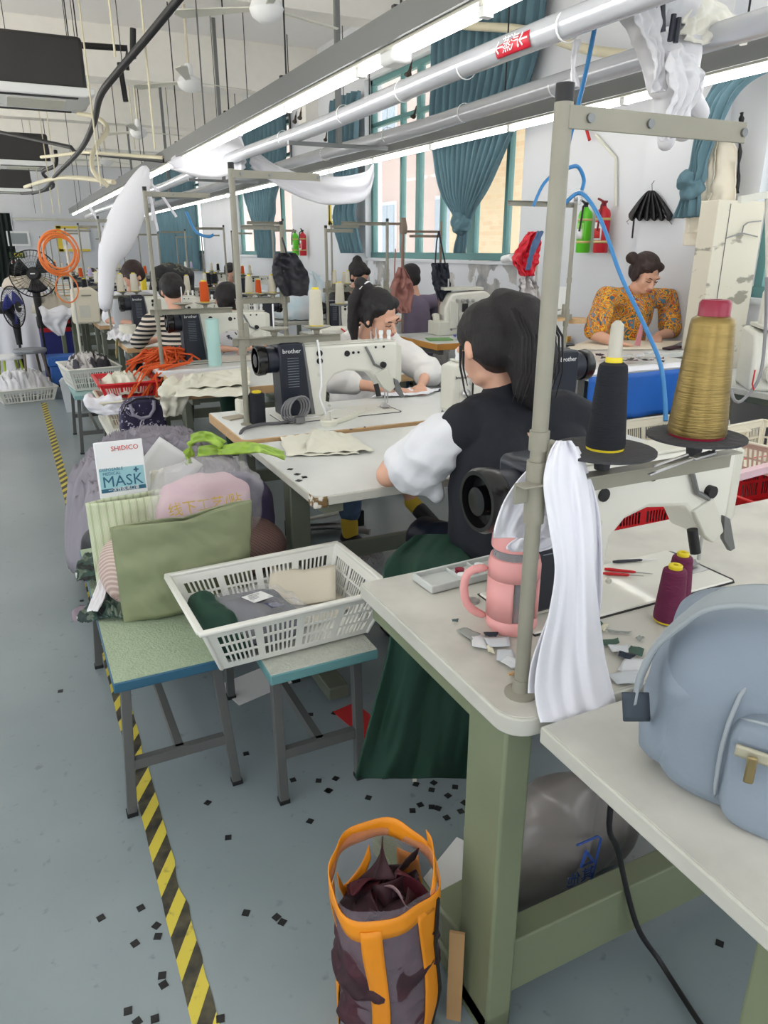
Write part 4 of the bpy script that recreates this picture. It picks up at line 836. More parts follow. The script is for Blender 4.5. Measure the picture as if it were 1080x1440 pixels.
# ---------------- lattice crates ----------------
def crate(name, label, c, rz, lo, hi, h, m_, rows=3, cols=(4,7), slots=5, rim=.012, cat='basket', group=None, tilt=(0,0), base=True):
    t = T(name, label, cat, c, rz, group); t.rotation_euler = (tilt[0], tilt[1], rz)
    (a0, b0), (a1, b1) = lo, hi
    def wall(p00, p10, p11, p01, panels):
        mb = MB(); P = [Vector(p) for p in (p00,p10,p11,p01)]; nrm = (P[1]-P[0]).cross(P[3]-P[0]).normalized(); th = .003
        def at(u, v): return P[0].lerp(P[1], u).lerp(P[3].lerp(P[2], u), v)
        def quad(u0, u1, v0, v1):
            q = [at(u0,v0), at(u1,v0), at(u1,v1), at(u0,v1)]; mb.add([k-nrm*th/2 for k in q]+[k+nrm*th/2 for k in q], [(0,1,2,3),(7,6,5,4),(0,4,5,1),(1,5,6,2),(2,6,7,3),(3,7,4,0)])
        vb = [(.0,.12)]; hh = (.86-.12)/rows
        for r_ in range(rows): vb.append((.12+hh*(r_+.82), .12+hh*(r_+1)))
        vb[-1] = (vb[-1][0], 1)
        for v0, v1 in vb: quad(0, 1, v0, v1)
        for r_ in range(rows):
            v0 = .12+hh*r_; v1 = v0+hh*.82
            for k in range(panels+1):
                u = .03+(.94)*k/panels; quad(max(0,u-.022), min(1,u+.022), v0, v1)
            for k in range(panels):
                ua = .03+.94*k/panels+.022; ub = .03+.94*(k+1)/panels-.022
                for s in range(1, slots): u = ua+(ub-ua)*s/slots; w = (ub-ua)/slots*.22; quad(u-w, u+w, v0, v1)
        return mb
    for p00, p10, p11, p01, pn in [((-a0,-b0,0),(a0,-b0,0),(a1,-b1,h),(-a1,-b1,h),cols[1]),((a0,b0,0),(-a0,b0,0),(-a1,b1,h),(a1,b1,h),cols[1]),((a0,-b0,0),(a0,b0,0),(a1,b1,h),(a1,-b1,h),cols[0]),((-a0,b0,0),(-a0,-b0,0),(-a1,-b1,h),(-a1,b1,h),cols[0])]:
        wall(p00, p10, p11, p01, pn).build('side', m_, t)
    for s1 in (-1,1):
        for s2 in (-1,1): MB().bar((s1*a0,s2*b0,0),(s1*a1,s2*b1,h),.012,.012).build('corner', m_, t, bevel=.004)
    r_ = MB(); w = rim
    for s in (-1,1): r_.box((0,s*(b1+w/2),h),(2*a1+2*w,w*1.6,.012)).box((s*(a1+w/2),0,h),(w*1.6,2*b1,.012))
    r_.build('rim', m_, t, bevel=.004)
    if base: MB().box((0,0,.003),(2*a0,2*b0,.005)).build('base', m_, t)
    return t
bc = Vector((.555,1.815,.47))
crate('basket', 'white lattice basket holding a navy packet, on the two benches', bc, .03, (.21,.135), (.262,.185), .145, 'basket', 3, (3,4), 7)
tag(blob('rolled_cloth', [((.37,1.74,.545),.05,(.345,1.86,.56),.045),((.40,1.72,.515),.045,(.37,1.88,.53),.05)], 'dgreen', None, .007, 4, .008, 12), 'dark green rolled cloth in the left end of the white basket', 'cloth')
nvp = T('clothes_packet', 'navy garment in a clear packet with white label in the basket', 'packet', (.49,1.80,.478))
cushion('garment', (0,0,.055), (.2,.23,.085), mat('navy_garment', S(40,48,70), .7, var=.2, vs=10), nvp, (0,.12,.2), e=.6, wr=.01, ws=14, n=36)
cushion('wrapper', (0.01,0,.058), (.235,.245,.095), 'film', nvp, (0,.12,.2), e=.6, wr=.014, ws=18, n=36, seed=3)
MB().box((.0,-.0,.114),(.075,.05,.001), Euler((.05,.14,.5)).to_matrix()).build('paper_label', 'white', nvp)
for k in range(4): MB().box((-.005+.0*k,.014-.008*k,.1155),(.05,.002,.001), Euler((0,.2,.5)).to_matrix()).build('print', lgrey, nvp)
MB().box((.03,-.055,.108),(.05,.03,.001), Euler((.1,.3,.5)).to_matrix()).build('printed_mark', Mt('mark_blue', S(30,44,96), .5), nvp)
for i, (x, y, a, lb) in enumerate([(.68,1.85,.3,'cream folded paper in the right half of the white basket'),(.66,1.91,-.4,'cream paper leaning against the back of the white basket')]):
    tag(MB().grid(lambda u, v: Vector((x,y,.484+.03*i))+Matrix.Rotation(a,3,'Z') @ Vector(((u-.5)*.2,(v-.5)*.14,.03*abs(u-.5)+.05*i*v)), 8, 8).build('paper', Mt('kraft_cream_%s' % ('a' if i else 'b'), S(214,206,188), .8), solid=.001, ang=0), lb, 'paper')
# ---------------- green bag and its neighbours ----------------
gb = T('cloth_bag', 'large sage green cloth bag standing upright on the bench', 'bag', (.35,2.06,.462), .05)
sage = mat('sage_cloth', S(148,156,120), .75, var=.15, vs=5, bump=.5, bs=11)
def gbf(s):
    def fn(u, v):
        w = .385+.02*v; x = (u-.5)*w; z = v*.315*(1+.05*math.sin(u*3.1)) - .03*(1-abs(2*u-1))*(v**6)*1.1 + .015*u*v
        d = .055*(1-abs(2*u-1)**3)*(1-.75*v)*(min(1, v*8+.45))
        wv = .011*nz(u*4, v*6, 3)+.007*nz(u*11+v*6, v*5, 1)
        return Vector((x, s*(d+.004)+wv*(1-.2*v)-.05*v+.02, z))
    return fn
MB().grid(gbf(-1), 60, 50).grid(gbf(1), 60, 50).build('body', sage, gb, solid=.003, ang=0)
ribbon([(-.19,-.03,.308),(-.1,-.034,.300),(0,-.036,.293),(.1,-.034,.312),(.195,-.03,.318)], .02, (0,.2,1), 0, 1, nu=3, nv=30).build('hem', sage, gb, solid=.004, ang=0)
sb = T('striped_bag', 'pale green striped bag standing behind the sage bag', 'bag', (.29,2.33,.462), .05)
stripe = strings('green_stripes', [(0,S(206,212,182)),(.45,S(166,182,136)),(.55,S(214,218,192)),(.8,S(178,190,150))], 14)
MB().grid(lambda u, v: Vector(((u-.5)*.36, -.05*(1-abs(2*u-1)**4)*(1-.5*v)+.01*nz(u*6,v*5,2), v*.30)), 40, 30).grid(lambda u, v: Vector(((u-.5)*.36, .05*(1-abs(2*u-1)**4)*(1-.5*v)+.01*nz(u*6,v*5,7), v*.30)), 40, 30).build('body', stripe, sb, solid=.003, ang=0)
# mask packet
pm = ay(170,662,2.42); mk = T('mask_packet', 'white and teal disposable mask packet standing in the striped bag', 'packet', (pm.x, 2.40, .765), .12); mk.rotation_euler = (-.15, .03, .12)
MB().box((0,0,.07),(.152,.006,.18)).build('packet', 'white', mk, bevel=.003)
tl = Mt('packet_teal', S(36,92,120), .5); tll = Mt('packet_pale_teal', S(150,196,204), .5)
MB().box((0,-.0035,.038),(.14,.001,.072)).build('colour_panel', tll, mk); MB().box((0,-.0042,.004),(.14,.001,.012)).build('colour_band', tl, mk)
text('lettering', 'MASK', .05, tl, mk, (0,-.0045,.03), (PI/2,0,0), bold=.0004, ext=.0003)
text('lettering', 'DISPOSABLE\nMEDICAL', .0135, tl, mk, (-.032,-.0045,.064), (PI/2,0,0), ext=.0003)
text('lettering', '\u4e00\u6b21\u6027\u533b\u7528\u53e3\u7f69', .014, 'white', mk, (0,-.005,.004), (PI/2,0,0), ext=.0003)
text('lettering', 'SHIDICO', .022, Mt('lettering_red', S(196,60,30), .5), mk, (.018,-.0045,.135), (PI/2,0,0), ext=.0003, bold=.0002)
MB().box((.045,-.0046,.062),(.016,.001,.005)).box((.045,-.0046,.062),(.005,.001,.016)).build('cross_mark', tl, mk)
# papers
for i, (u, v, w, h_, rx, m_, lb) in enumerate([(222,690,.05,.16,.2,'cream_cloth','cream board standing right of the mask packet'),(232,665,.2,.2,.9,'paper','printed white sheets leaning behind the striped bag')]):
    p = ay(u, v, 2.5+.12*i); tag(MB().grid(lambda a, b_: Vector((p.x,p.y,p.z))+Euler((.2,rx-.2,.2)).to_matrix() @ Vector(((a-.5)*w, .004*math.sin(a*9), (b_-.5)*h_)), 8, 8).build('paper_sheet', m_, solid=.0015, ang=0), lb, 'paper')
# clear bag with pink contents
pb = T('plastic_bag', 'clear plastic bag with pink cloth and green handles', 'bag', (.47,2.30,.55))
cushion('pink_contents', (0,0,.16), (.30,.16,.18), mat('pink_cloth', S(212,178,186), .8, var=.1, bump=.3, bs=14), pb, (0,0,.1), e=.8, wr=.015, ws=12)
cushion('film', (0.01,0,.17), (.34,.19,.24), 'film', pb, (0,.1,.1), e=.8, wr=.03, ws=11, n=40)

lime = Mt('lime_plastic', S(178,214,84), .3, alpha=.75)
ribbon([(-.03,.05,.30),(-.02,.03,.37),(.03,.02,.38),(.08,.02,.34),(.0,.04,.33)], .035, (.3,.2,1), .004, 1, nu=6, nv=40, wr=.03).build('handle', lime, pb, solid=.001, ang=0)
ribbon([(.06,.02,.33),(.14,.0,.335),(.2,-.02,.33),(.27,-.03,.3)], [.03,.04,.03,.03], (.1,.3,1), .004, 1, nu=6, nv=30, wr=.02).build('handle', lime, pb, solid=.001, ang=0)
yt = Mt('print_ochre', S(190,160,60), .6)
text('lettering', '\u7ebf\u4e0b\u5de5\u827a/\u8d34', .045, yt, pb, (-.02,-.112,.195), (PI/2-.45,0,.08))
# purple bag, plaid pillows, camo
tag(cushion('purple_pouch', (.60,2.42,.60), (.22,.2,.30), mat('purple_cloth', S(66,56,84), .85, var=.2, bump=.2, bs=30), None, (.1,.35,0), e=.7, wr=.02), 'dark purple bag slumped right of the clear plastic bag', 'bag')
plaid = strings('plaid_brown', [(0,S(84,62,58)),(.4,S(124,98,92)),(.55,S(150,122,112)),(.75,S(96,66,62))], 34, direction='DIAGONAL')
plaid2 = strings('plaid_pale', [(0,S(176,152,142)),(.4,S(204,182,172)),(.6,S(150,118,112)),(.7,S(206,190,180))], 34, direction='DIAGONAL')
t = T('plaid_bundle', 'brown plaid bundle poking out either side of the sage bag', 'bundle', (.36,2.2,.46))
cushion('right_end', (.22,.1,.09), (.28,.26,.17), plaid, t, (.1,.1,.3), e=.8, wr=.012); cushion('left_end', (-.15,.02,.10), (.18,.22,.17), plaid2, t, (0,.3,.0), e=.8, wr=.012)
camo = strings('camouflage', [(0,S(24,30,30)),(.42,S(48,74,66)),(.5,S(98,112,98)),(.56,S(40,58,54)),(.66,S(190,192,186))], 9, kind='noise', dist=.6, detail=3)
cf = T('camouflage_cloth', 'camouflage cloth strips trailing off the bench beside the sage bag', 'cloth', (.12,2.1,.46))
def cfs(rows, name, m_, **k):
    mb = esheet(rows, **k); mb.v = [v-Vector(cf.location) for v in mb.v]; return mb.build(name, m_, cf, solid=.002, ang=0)
cfs([(778,122,166,.50),(790,112,168,.50),(803,106,168,.50),(818,108,150,.49)], 'strip', camo, nu=20, nv=20, wr=.012, mode='z', seed=1)
cfs([(790,150,172,.53),(810,146,174,.51),(840,142,176,.49),(860,138,186,.48),(870,150,178,.475)], 'strip', camo, nu=24, nv=30, wr=.012, mode='z', seed=4)
cfs([(845,130,150,.49),(856,118,165,.485),(868,108,150,.475),(876,112,124,.46)], 'strip', camo, nu=24, nv=20, wr=.01, mode='z', seed=7)
cfs([(848,176,185,.475),(853,168,250,.475),(860,166,262,.475),(868,190,215,.475)], 'strip', camo, nu=30, nv=10, wr=.012, mode='z', seed=9)
cfs([(814,140,150,.515),(830,134,150,.51),(845,128,146,.505),(860,122,138,.50)], 'white_lining', 'white_cloth', nu=12, nv=14, wr=.006, mode='z', seed=3)
cfs([(852,112,122,.47),(862,101,124,.46),(875,104,116,.44)], 'mauve_tip', Mt('mauve_grey', S(140,126,136), .85), nu=8, nv=8, wr=.006, mode='z', seed=5)
# grey cloth heap
gh = mat('lilac_grey_cloth', S(150,145,154), .85, var=.12, vs=3, bump=.15, bs=50)
def heap(name, label, c, rx, ry, h, m_, fold=.03, fs=6, lean=(0,0), n=90, pw=.6, cat='cloth', drop=0, seed=0, aniso=(1,.3)):
    def fn(u, v):
        a = 2*PI*u; r_ = v; x = r_*math.cos(a); y = r_*math.sin(a); w = 1+.14*nz(math.cos(a)*1.7, math.sin(a)*1.7, seed+4)
        f = min(1, 1.7*abs(nz(x*fs*aniso[0]+seed, y*fs*aniso[1]+x*2, seed))+.3*abs(nz(x*fs*1.6*aniso[0], y*fs*2.3*aniso[1]+x*3, seed+7))); z = h*max(0, 1-r_**3)**pw + fold*(1-2*f)*min(1, (1-r_)*6+.25)
        return Vector((c[0]+x*rx*w+lean[0]*z, c[1]+y*ry*w+lean[1]*z, c[2]+max(0,z)-drop*max(0, r_-.85)*6*(1+.5*nz(a*2,0,seed))))
    return tag(MB().grid(fn, n*2, n).build(name, m_, solid=.003, ang=0), label, cat)
heap('cloth_heap', 'large heap of lilac grey cloth piled behind the green bench', (.50,3.35,.22), .44, .82, .40, gh, .085, 7, (0,0), 140, .5, drop=.12, seed=2, aniso=(.45,1.6))
bench('low bench hidden under the lilac grey cloth heap', .2, .55, 2.78, 4.0, .22, 'offw', 'grey')
tag(cushion('dark_pouch', (.22,2.95,.33), (.2,.26,.22), 'black', None, (0,0,.3), e=.7, wr=.015), 'black bundle at the near left of the lilac grey heap', 'bundle')
# ================= PEOPLE =================
def tfs(sh, mt):
    if len(sh) == 4: return (mt @ Vector(sh[0]), sh[1], mt @ Vector(sh[2]), sh[3])
    e = Euler(sh[2]) if len(sh) > 2 else Euler((0,0,0)); return (mt @ Vector(sh[0]), sh[1], (mt.to_3x3() @ e.to_matrix()).to_euler())
def headmat(c, fwd, up=(0,0,1)):
    y = Vector(fwd).normalized(); z = Vector(up); x = y.cross(z).normalized(); z = x.cross(y)
    return Matrix.Translation(Vector(c)) @ Matrix((x, y, z)).transposed().to_4x4()
HEAD = [((0,-.012,.035),(.076,.092,.085)), ((0,.03,-.02),(.062,.062,.075)), ((0,.05,-.07),(.035,.035,.03)), ((0,.025,-.075),(.048,.045,.03)),
        ((-.03,.06,-.02),(.026,.022,.03)), ((.03,.06,-.02),(.026,.022,.03)), ((0,.09,.0),.008,(0,.106,-.028),.011), ((-.011,.098,-.032),(.008,.008,.007)), ((.011,.098,-.032),(.008,.008,.007)),
        ((-.02,.086,-.056),.007,(.02,.086,-.056),.007), ((-.045,.074,.022),.012,(.045,.074,.022),.012), ((-.077,-.005,-.005),(.01,.02,.03)), ((.077,-.005,-.005),(.01,.02,.03))]
def face(t, mt, lipm):
    br_ = Mt('brow_dark', S(50,36,32), .8); 
    for s in (-1,1):
        MB().tube([mt @ Vector(p) for p in ((s*.016,.088,.02),(s*.032,.088,.026),(s*.05,.074,.021))], .0028, 6).build('eyebrow', br_, t, origin=False)
        MB().tube([mt @ Vector(p) for p in ((s*.016,.0875,.002),(s*.03,.0875,-.002),(s*.045,.077,.001))], .0024, 6).build('eyelashes', br_, t, origin=False)
    MB().tube([mt @ Vector(p) for p in ((-.02,.0905,-.056),(0,.0955,-.055),(.02,.0905,-.056))], .0045, 6).build('lips', lipm, t, origin=False)
def hand(w, d, n, side, curl=.5):
    """w wrist, d pointing direction, n palm normal (towards what it rests on), side +1 thumb on the left of d"""
    w = Vector(w); d = Vector(d).normalized(); n = Vector(n); n = (n-d*n.dot(d)).normalized(); l = n.cross(d)*side; out = []
    out.append((w, .022, w+d*.03, .02))
    for k in (-1,-.33,.33,1): out.append((w+d*.02+l*k*.014, .014, w+d*.075+l*k*.024, .012))
    for k, L in ((-1,.055),(-.33,.072),(.33,.078),(1,.07)):
        p = w+d*.078+l*k*.026; a = curl*.5
        for s_, f in enumerate((.45,.3,.25)):
            dd = (d*math.cos(a)+n*math.sin(a)+l*k*.08).normalized(); q_ = p+dd*L*f; out.append((p, .0088-.0006*s_, q_, .0082-.0006*s_)); p = q_; a += curl*.75
    p = w+d*.025+l*.024; q_ = p+(d*.6+l*.75+n*.25).normalized()*.034; out.append((p, .013, q_, .0105)); out.append((q_, .0105, q_+(d*.92+l*.2+n*.25).normalized()*.03, .0085))
    return out
def person(label, loc, head, body, skin='skin', vox=.006, facial=True, lips=None):
    t = T('person', label, 'person', loc); o = Vector(loc)
    sh = [tfs(s, Matrix.Translation(-o)) for s in body]; hm = Matrix.Translation(-o) @ head
    sh += [tfs(s, hm) for s in HEAD]
    blob('body', sh, skin, t, vox, 5)
    if facial: face(t, hm, lips or Mt('lips', S(190,110,104), .5))
    return t, Matrix.Translation(-o), hm
def wear(t, name, shapes, m_, mt, vox=.008, disp=.006, ds=9, sm=4): return blob(name, [tfs(s, mt) for s in shapes], m_, t, vox, sm, disp, ds)
def strands(t, name, m_, hm, paths, r=.004):
    mb = MB()
    for p in paths: mb.tube([hm @ Vector(q) for q in p], [r*(1-.75*i/(len(p)-1)) for i in range(len(p))], 5)
    return mb.build(name, m_, t, origin=False)
# ---- woman in black vest, seen from behind ----
h1 = headmat((1.235,1.83,1.225), (-.12,.9,-.42), (0,.35,1))
shL, elL, wrL = Vector((1.13,1.79,1.02)), ay(546,668,1.98), Vector((1.10,2.17,.83))
shR, elR, wrR = Vector((1.53,1.80,1.0)), Vector((1.66,1.97,.86)), Vector((1.48,2.18,.83))
body = [((1.3,1.76,.6),.12,(1.3,1.76,.85),.10),((1.3,1.76,.85),.10,(1.29,1.78,.97),.08),(shL,.04,shR,.04),((1.29,1.79,1.03),.05,(1.25,1.82,1.18),.05),
        (shL,.048,elL,.038),(elL,.04,wrL,.025),(shR,.048,elR,.038),(elR,.04,wrR,.025),
        ((1.22,1.75,.55),.09,(1.20,2.1,.53),.07),((1.20,2.1,.53),.06,(1.2,2.28,.12),.04),((1.38,1.75,.55),.09,(1.42,2.1,.53),.07),((1.42,2.1,.53),.06,(1.42,2.28,.12),.04)]
body += hand(wrL, (1,.55,-.1), (0,0,-1), 1) + hand(wrR, (-1,.4,-.1), (0,0,-1), -1)
t, mt, hm = person('person in a black vest over white sleeves seated with back to the camera', (1.3,1.76,.45), h1, body)
wear(t, 'vest', [((1.22,1.75,.54),.14,(1.23,1.76,.90),.125),((1.42,1.75,.54),.14,(1.43,1.76,.90),.125),((1.23,1.77,.90),.125,(1.22,1.78,.99),.09),((1.43,1.77,.90),.125,(1.46,1.78,.97),.09),((1.135,1.79,1.005),.07,(1.54,1.79,.985),.078),((1.2,1.79,1.02),.078,(1.5,1.78,1.0),.085),((1.28,1.79,1.05),.06,(1.27,1.8,1.08),.056)], 'vest', mt, .008, .008, 6)
slv = ay(583,655,1.90)
wear(t, 'left_sleeve', [(shL.lerp(slv,.22),.062,shL.lerp(slv,.65),.08),(shL.lerp(slv,.6),.08,slv,.078),(slv,.06,ay(612,690,1.86),.035),(slv,.06,ay(566,650,1.93),.05)], mat('crumpled_white_sleeve', S(228,229,233), .85, bump=.5, bs=12), mt, .007, .014, 10, 3)
wear(t, 'right_sleeve', [(shR+Vector((.01,0,-.02)),.066,Vector((1.60,1.89,.90)),.075),(Vector((1.60,1.89,.90)),.075,Vector((1.63,1.92,.87)),.07)], 'wshirt', mt, .008, .012, 8, 3)
wear(t, 'trousers', [((1.3,1.76,.56),.15,(1.3,1.76,.6),.145),((1.22,1.75,.55),.10,(1.20,2.1,.53),.08),((1.20,2.1,.53),.07,(1.2,2.28,.12),.055),((1.38,1.75,.55),.10,(1.42,2.1,.53),.08),((1.42,2.1,.53),.07,(1.42,2.28,.12),.055)], 'navy', mt, .01)
for x in (1.2,1.42): wear(t, 'shoe', [((x,2.27,.05),.045,(x,2.42,.035),.035)], 'black', mt, .008, 0)
blob('hair', [tfs(s, hm) for s in [((0,-.02,.045),(.088,.102,.09)),((0,-.045,0),(.085,.075,.085)),((.07,.0,.0),(.02,.04,.06)),
   ((.015,-.085,.10),.045,(.04,-.125,.05),.06),((.04,-.125,.05),.062,(.055,-.12,-.06),.066),((.055,-.12,-.06),.066,(.06,-.085,-.18),.035),((.02,-.1,-.05),.045,(.03,-.08,-.15),.03),((.085,-.09,-.05),.03,(.09,-.06,-.15),.018)]], 'hair', t, .007, 3, .004, 16)
random.seed(3)
strands(t, 'hair_strands', 'hair', hm, [[(x, -.17+.03*abs(x-.04)*8, .06),(x*1.15, -.18, -.03),(x*1.2+.005, -.145, -.12),(x*1.1+random.uniform(-.02,.02), -.10, -.17-random.uniform(0,.03))] for x in [-.03+.012*i for i in range(12)]]+[[(-.075,.03,.02),(-.088,.035,-.04),(-.082,.045,-.11),(-.06,.05,-.17)],[(-.078,.02,0),(-.09,.02,-.05),(-.08,.03,-.10)]], .005)
gc = esheet([(752,585,700,1.80),(775,556,700,1.72),(800,540,700,1.62),(850,545,700,1.54),(905,548,695,1.50),(1000,524,684,1.47),(1060,508,672,1.45),(1094,500,664,1.45)], nu=60, nv=90, wr=.03, ws=5, amp=.012, folds=2.5, seed=4).build('green_cloth', 'dgreen', solid=.005, ang=0)
tag(gc, 'dark green cloth spread over the lap and hanging to the floor', 'cloth')
# ---- woman in white shirt, facing the camera behind the second machine ----
h2 = headmat((1.735,3.60,1.165), (.42,-.80,-.42), (0,-.5,1)) @ Matrix.Scale(1.1, 4)
shA, elA, wrA = Vector((1.53,3.78,1.0)), Vector((1.47,3.56,.845)), Vector((1.70,3.38,.815))
shB, elB, wrB = Vector((1.87,3.78,1.0)), Vector((2.03,3.6,.85)), Vector((1.88,3.40,.815))
body = [((1.7,3.85,.6),.14,(1.7,3.84,.85),.115),((1.7,3.84,.85),.11,(1.7,3.8,.95),.12),(shA,.05,shB,.05),((1.7,3.78,1.0),.055,(1.72,3.68,1.11),.048),
        (shA,.046,elA,.036),(elA,.036,wrA,.023),(shB,.046,elB,.036),(elB,.036,wrB,.023),
        ((1.62,3.8,.55),.09,(1.48,3.42,.52),.065),((1.48,3.42,.52),.06,(1.42,3.32,.1),.04),((1.8,3.8,.55),.09,(1.74,3.4,.56),.065)]
ak = ay(579,706,3.3); toe = ay(612,740,3.15)
body += [((1.74,3.4,.56),.055,ak,.036)] + hand(wrA, (.8,-.45,-.1), (0,0,-1), -1, .45) + hand(wrB, (-.5,-.85,-.1), (0,0,-1), 1, .5)
t, mt, hm = person('person in a loose white shirt with black ponytail sewing at the second table', (1.7,3.82,.45), h2, body)
wear(t, 'shirt', [((1.7,3.85,.6),.16,(1.7,3.84,.85),.13),((1.7,3.84,.85),.125,(1.7,3.8,.95),.135),((1.55,3.79,.99),.066,(1.85,3.79,.99),.066),(shA,.07,elA+Vector((.0,.0,.02)),.085),(elA,.07,elA.lerp(wrA,.25),.055),(shB,.07,elB,.08),(elB,.065,elB.lerp(wrB,.3),.052)], mat('thin_white_shirt', S(234,232,228), .8, bump=.2, bs=20), mt, .009, .012, 8, 3)
wear(t, 'jeans', [((1.7,3.85,.55),.15,(1.7,3.85,.6),.15),((1.62,3.8,.55),.10,(1.48,3.42,.52),.075),((1.48,3.42,.52),.07,(1.43,3.33,.2),.055),((1.8,3.8,.55),.10,(1.74,3.4,.56),.075),((1.74,3.4,.56),.065,Vector((1.74,3.4,.56)).lerp(ak,.5),.055)], 'jeans', mt, .009, .006)
sock = Mt('yellow_sock', S(206,176,60), .9)
wear(t, 'sock', [((1.42,3.32,.15),.046,(1.42,3.31,.09),.044)], sock, mt, .007, 0); wear(t, 'sock', [(ak,.042,ak.lerp(toe,.3),.042)], sock, mt, .007, 0)
wear(t, 'shoe', [((1.42,3.33,.05),.05,(1.45,3.2,.035),.04)], 'black', mt, .007, 0); wear(t, 'shoe', [(ak.lerp(toe,.35),.045,toe,.04)], 'black', mt, .007, 0)
blob('hair', [tfs(s, hm) for s in [((0,-.025,.05),(.086,.098,.085)),((0,-.05,0),(.082,.07,.08)),((-.04,.02,.07),(.045,.04,.03)),((.045,.02,.07),(.042,.04,.03)),((-.072,-.01,.0),(.014,.03,.05)),((.072,-.01,.0),(.014,.03,.05)),
   ((.02,-.09,.10),.035,(.04,-.12,.12),.034),((.035,-.11,.11),.03,(.065,-.12,.04),.033),((.065,-.12,.04),.033,(.08,-.085,-.08),.03),((.08,-.085,-.08),.03,(.08,-.05,-.16),.012)]], 'hair', t, .006, 3, .003, 18)
strands(t, 'hair_strands', 'hair', hm, [[(-.07,.03,.04),(-.078,.04,-.02),(-.07,.045,-.08)]], .003)
MB().tube([hm @ Vector((.03*math.cos(k*PI/6)+.03,-.105+.01*math.sin(k*PI/6),.108+.03*math.sin(k*PI/6))) for k in range(12)], .007, 6, closed=True).build('hair_tie', 'white', t, origin=False)
ww_ = wrB; MB().tube([(Vector(wrA)-Vector(t.location))+Vector((.0,.024*math.cos(k*PI/6),.026*math.sin(k*PI/6))) for k in range(12)], .004, 6, closed=True).build('wristband', 'navy', t, origin=False)
# ---- woman in floral shirt ----
Y3 = 3.95
hc = ay(907,386,Y3-.10); h3 = headmat(hc, (-.05,-.85,-.5), (0,-.5,1)) @ Matrix.Scale(1.08, 4)
sA, sB = ay(852,418,Y3), ay(939,420,Y3); eA, eB = ay(836,470,Y3-.07), ay(943,468,Y3-.08); wA, wB = az(868,483,.925), az(925,472,.94)
chest = (sA+sB)/2; chest.y += .02
body = [((chest.x,Y3+.12,.8),.14,(chest.x,Y3+.08,.98),.125),((chest.x,Y3+.08,.98),.12,chest-Vector((0,0,.04)),.12),(sA,.05,sB,.05),(chest,.055,hc+Vector((-.02,.04,-.08)),.048),
        (sA,.05,eA,.042),(eA,.042,wA,.026),(sB,.05,eB,.042),(eB,.042,wB,.026),
        ((chest.x-.09,Y3+.12,.8),.09,(chest.x-.09,Y3+.1,.45),.065),((chest.x-.09,Y3+.1,.45),.06,(chest.x-.09,Y3+.12,.08),.04),((chest.x+.09,Y3+.12,.8),.09,(chest.x+.09,Y3+.1,.45),.065),((chest.x+.09,Y3+.1,.45),.06,(chest.x+.09,Y3+.12,.08),.04)]
body += hand(wA, (1,-.1,-.12), (0,0,-1), -1, .6) + hand(wB, (-.7,-.6,-.2), (0,0,-1), 1, .6)
t, mt, hm = person('person in an orange patterned shirt standing at the cutting table by the wall', (chest.x,Y3+.1,0), h3, body)
pai = bpy.data.materials.new('floral_print'); pai.use_nodes = True; nt = pai.node_tree; b = nt.nodes['Principled BSDF']; b.inputs['Roughness'].default_value = .75
tc = nd(nt, 'ShaderNodeTexCoord'); nn = nd(nt, 'ShaderNodeTexNoise'); nn.inputs['Scale'].default_value = 7; nn.inputs['Detail'].default_value = 3; nn.inputs['Distortion'].default_value = 2.6
nt.links.new(tc.outputs['Object'], nn.inputs['Vector']); r = nd(nt, 'ShaderNodeValToRGB'); r.color_ramp.interpolation = 'CONSTANT'; e = r.color_ramp.elements
cols = [(0,S(60,96,110)),(.36,S(224,120,30)),(.41,S(130,50,30)),(.43,S(236,176,40)),(.48,S(50,104,110)),(.51,S(228,136,34)),(.55,S(236,186,70)),(.575,S(160,60,30)),(.60,S(90,140,170)),(.66,S(224,126,34))]
while len(e) < len(cols): e.new(.5)
for i, (p_, c_) in enumerate(cols): e[i].position = p_; e[i].color = (*c_, 1)
nt.links.new(nn.outputs[0], r.inputs[0]); nt.links.new(r.outputs[0], b.inputs['Base Color'])
wear(t, 'shirt', [((chest.x,Y3+.12,.80),.16,(chest.x,Y3+.08,.98),.14),((chest.x,Y3+.08,.98),.14,chest-Vector((0,0,.05)),.14),(sA.lerp(sB,.06),.066,sA.lerp(sB,.94),.066),(sA,.068,sA.lerp(eA,.85),.078),(sB,.068,sB.lerp(eB,.85),.076)], pai, mt, .008, .006, 8, 3)
wear(t, 'trousers', [((chest.x,Y3+.12,.8),.15,(chest.x,Y3+.12,.84),.15),((chest.x-.09,Y3+.12,.8),.1,(chest.x-.09,Y3+.1,.45),.08),((chest.x-.09,Y3+.1,.45),.07,(chest.x-.09,Y3+.12,.1),.055),((chest.x+.09,Y3+.12,.8),.1,(chest.x+.09,Y3+.1,.45),.08),((chest.x+.09,Y3+.1,.45),.07,(chest.x+.09,Y3+.12,.1),.055)], 'black', mt, .012)
for s in (-1,1): wear(t, 'shoe', [((chest.x+s*.09,Y3+.12,.045),.045,(chest.x+s*.09,Y3-.02,.035),.035)], 'black', mt, .01, 0)
blob('hair', [tfs(s, hm) for s in [((0,-.025,.05),(.088,.10,.082)),((0,-.05,0),(.083,.07,.08)),((-.04,.025,.07),(.045,.042,.032)),((.04,.025,.07),(.045,.042,.032)),((-.075,.0,.0),(.014,.035,.05)),((.075,.0,.0),(.014,.035,.05)),((.078,-.085,.06),(.042,.04,.038))]], 'hairb', t, .006, 3, .003, 18)
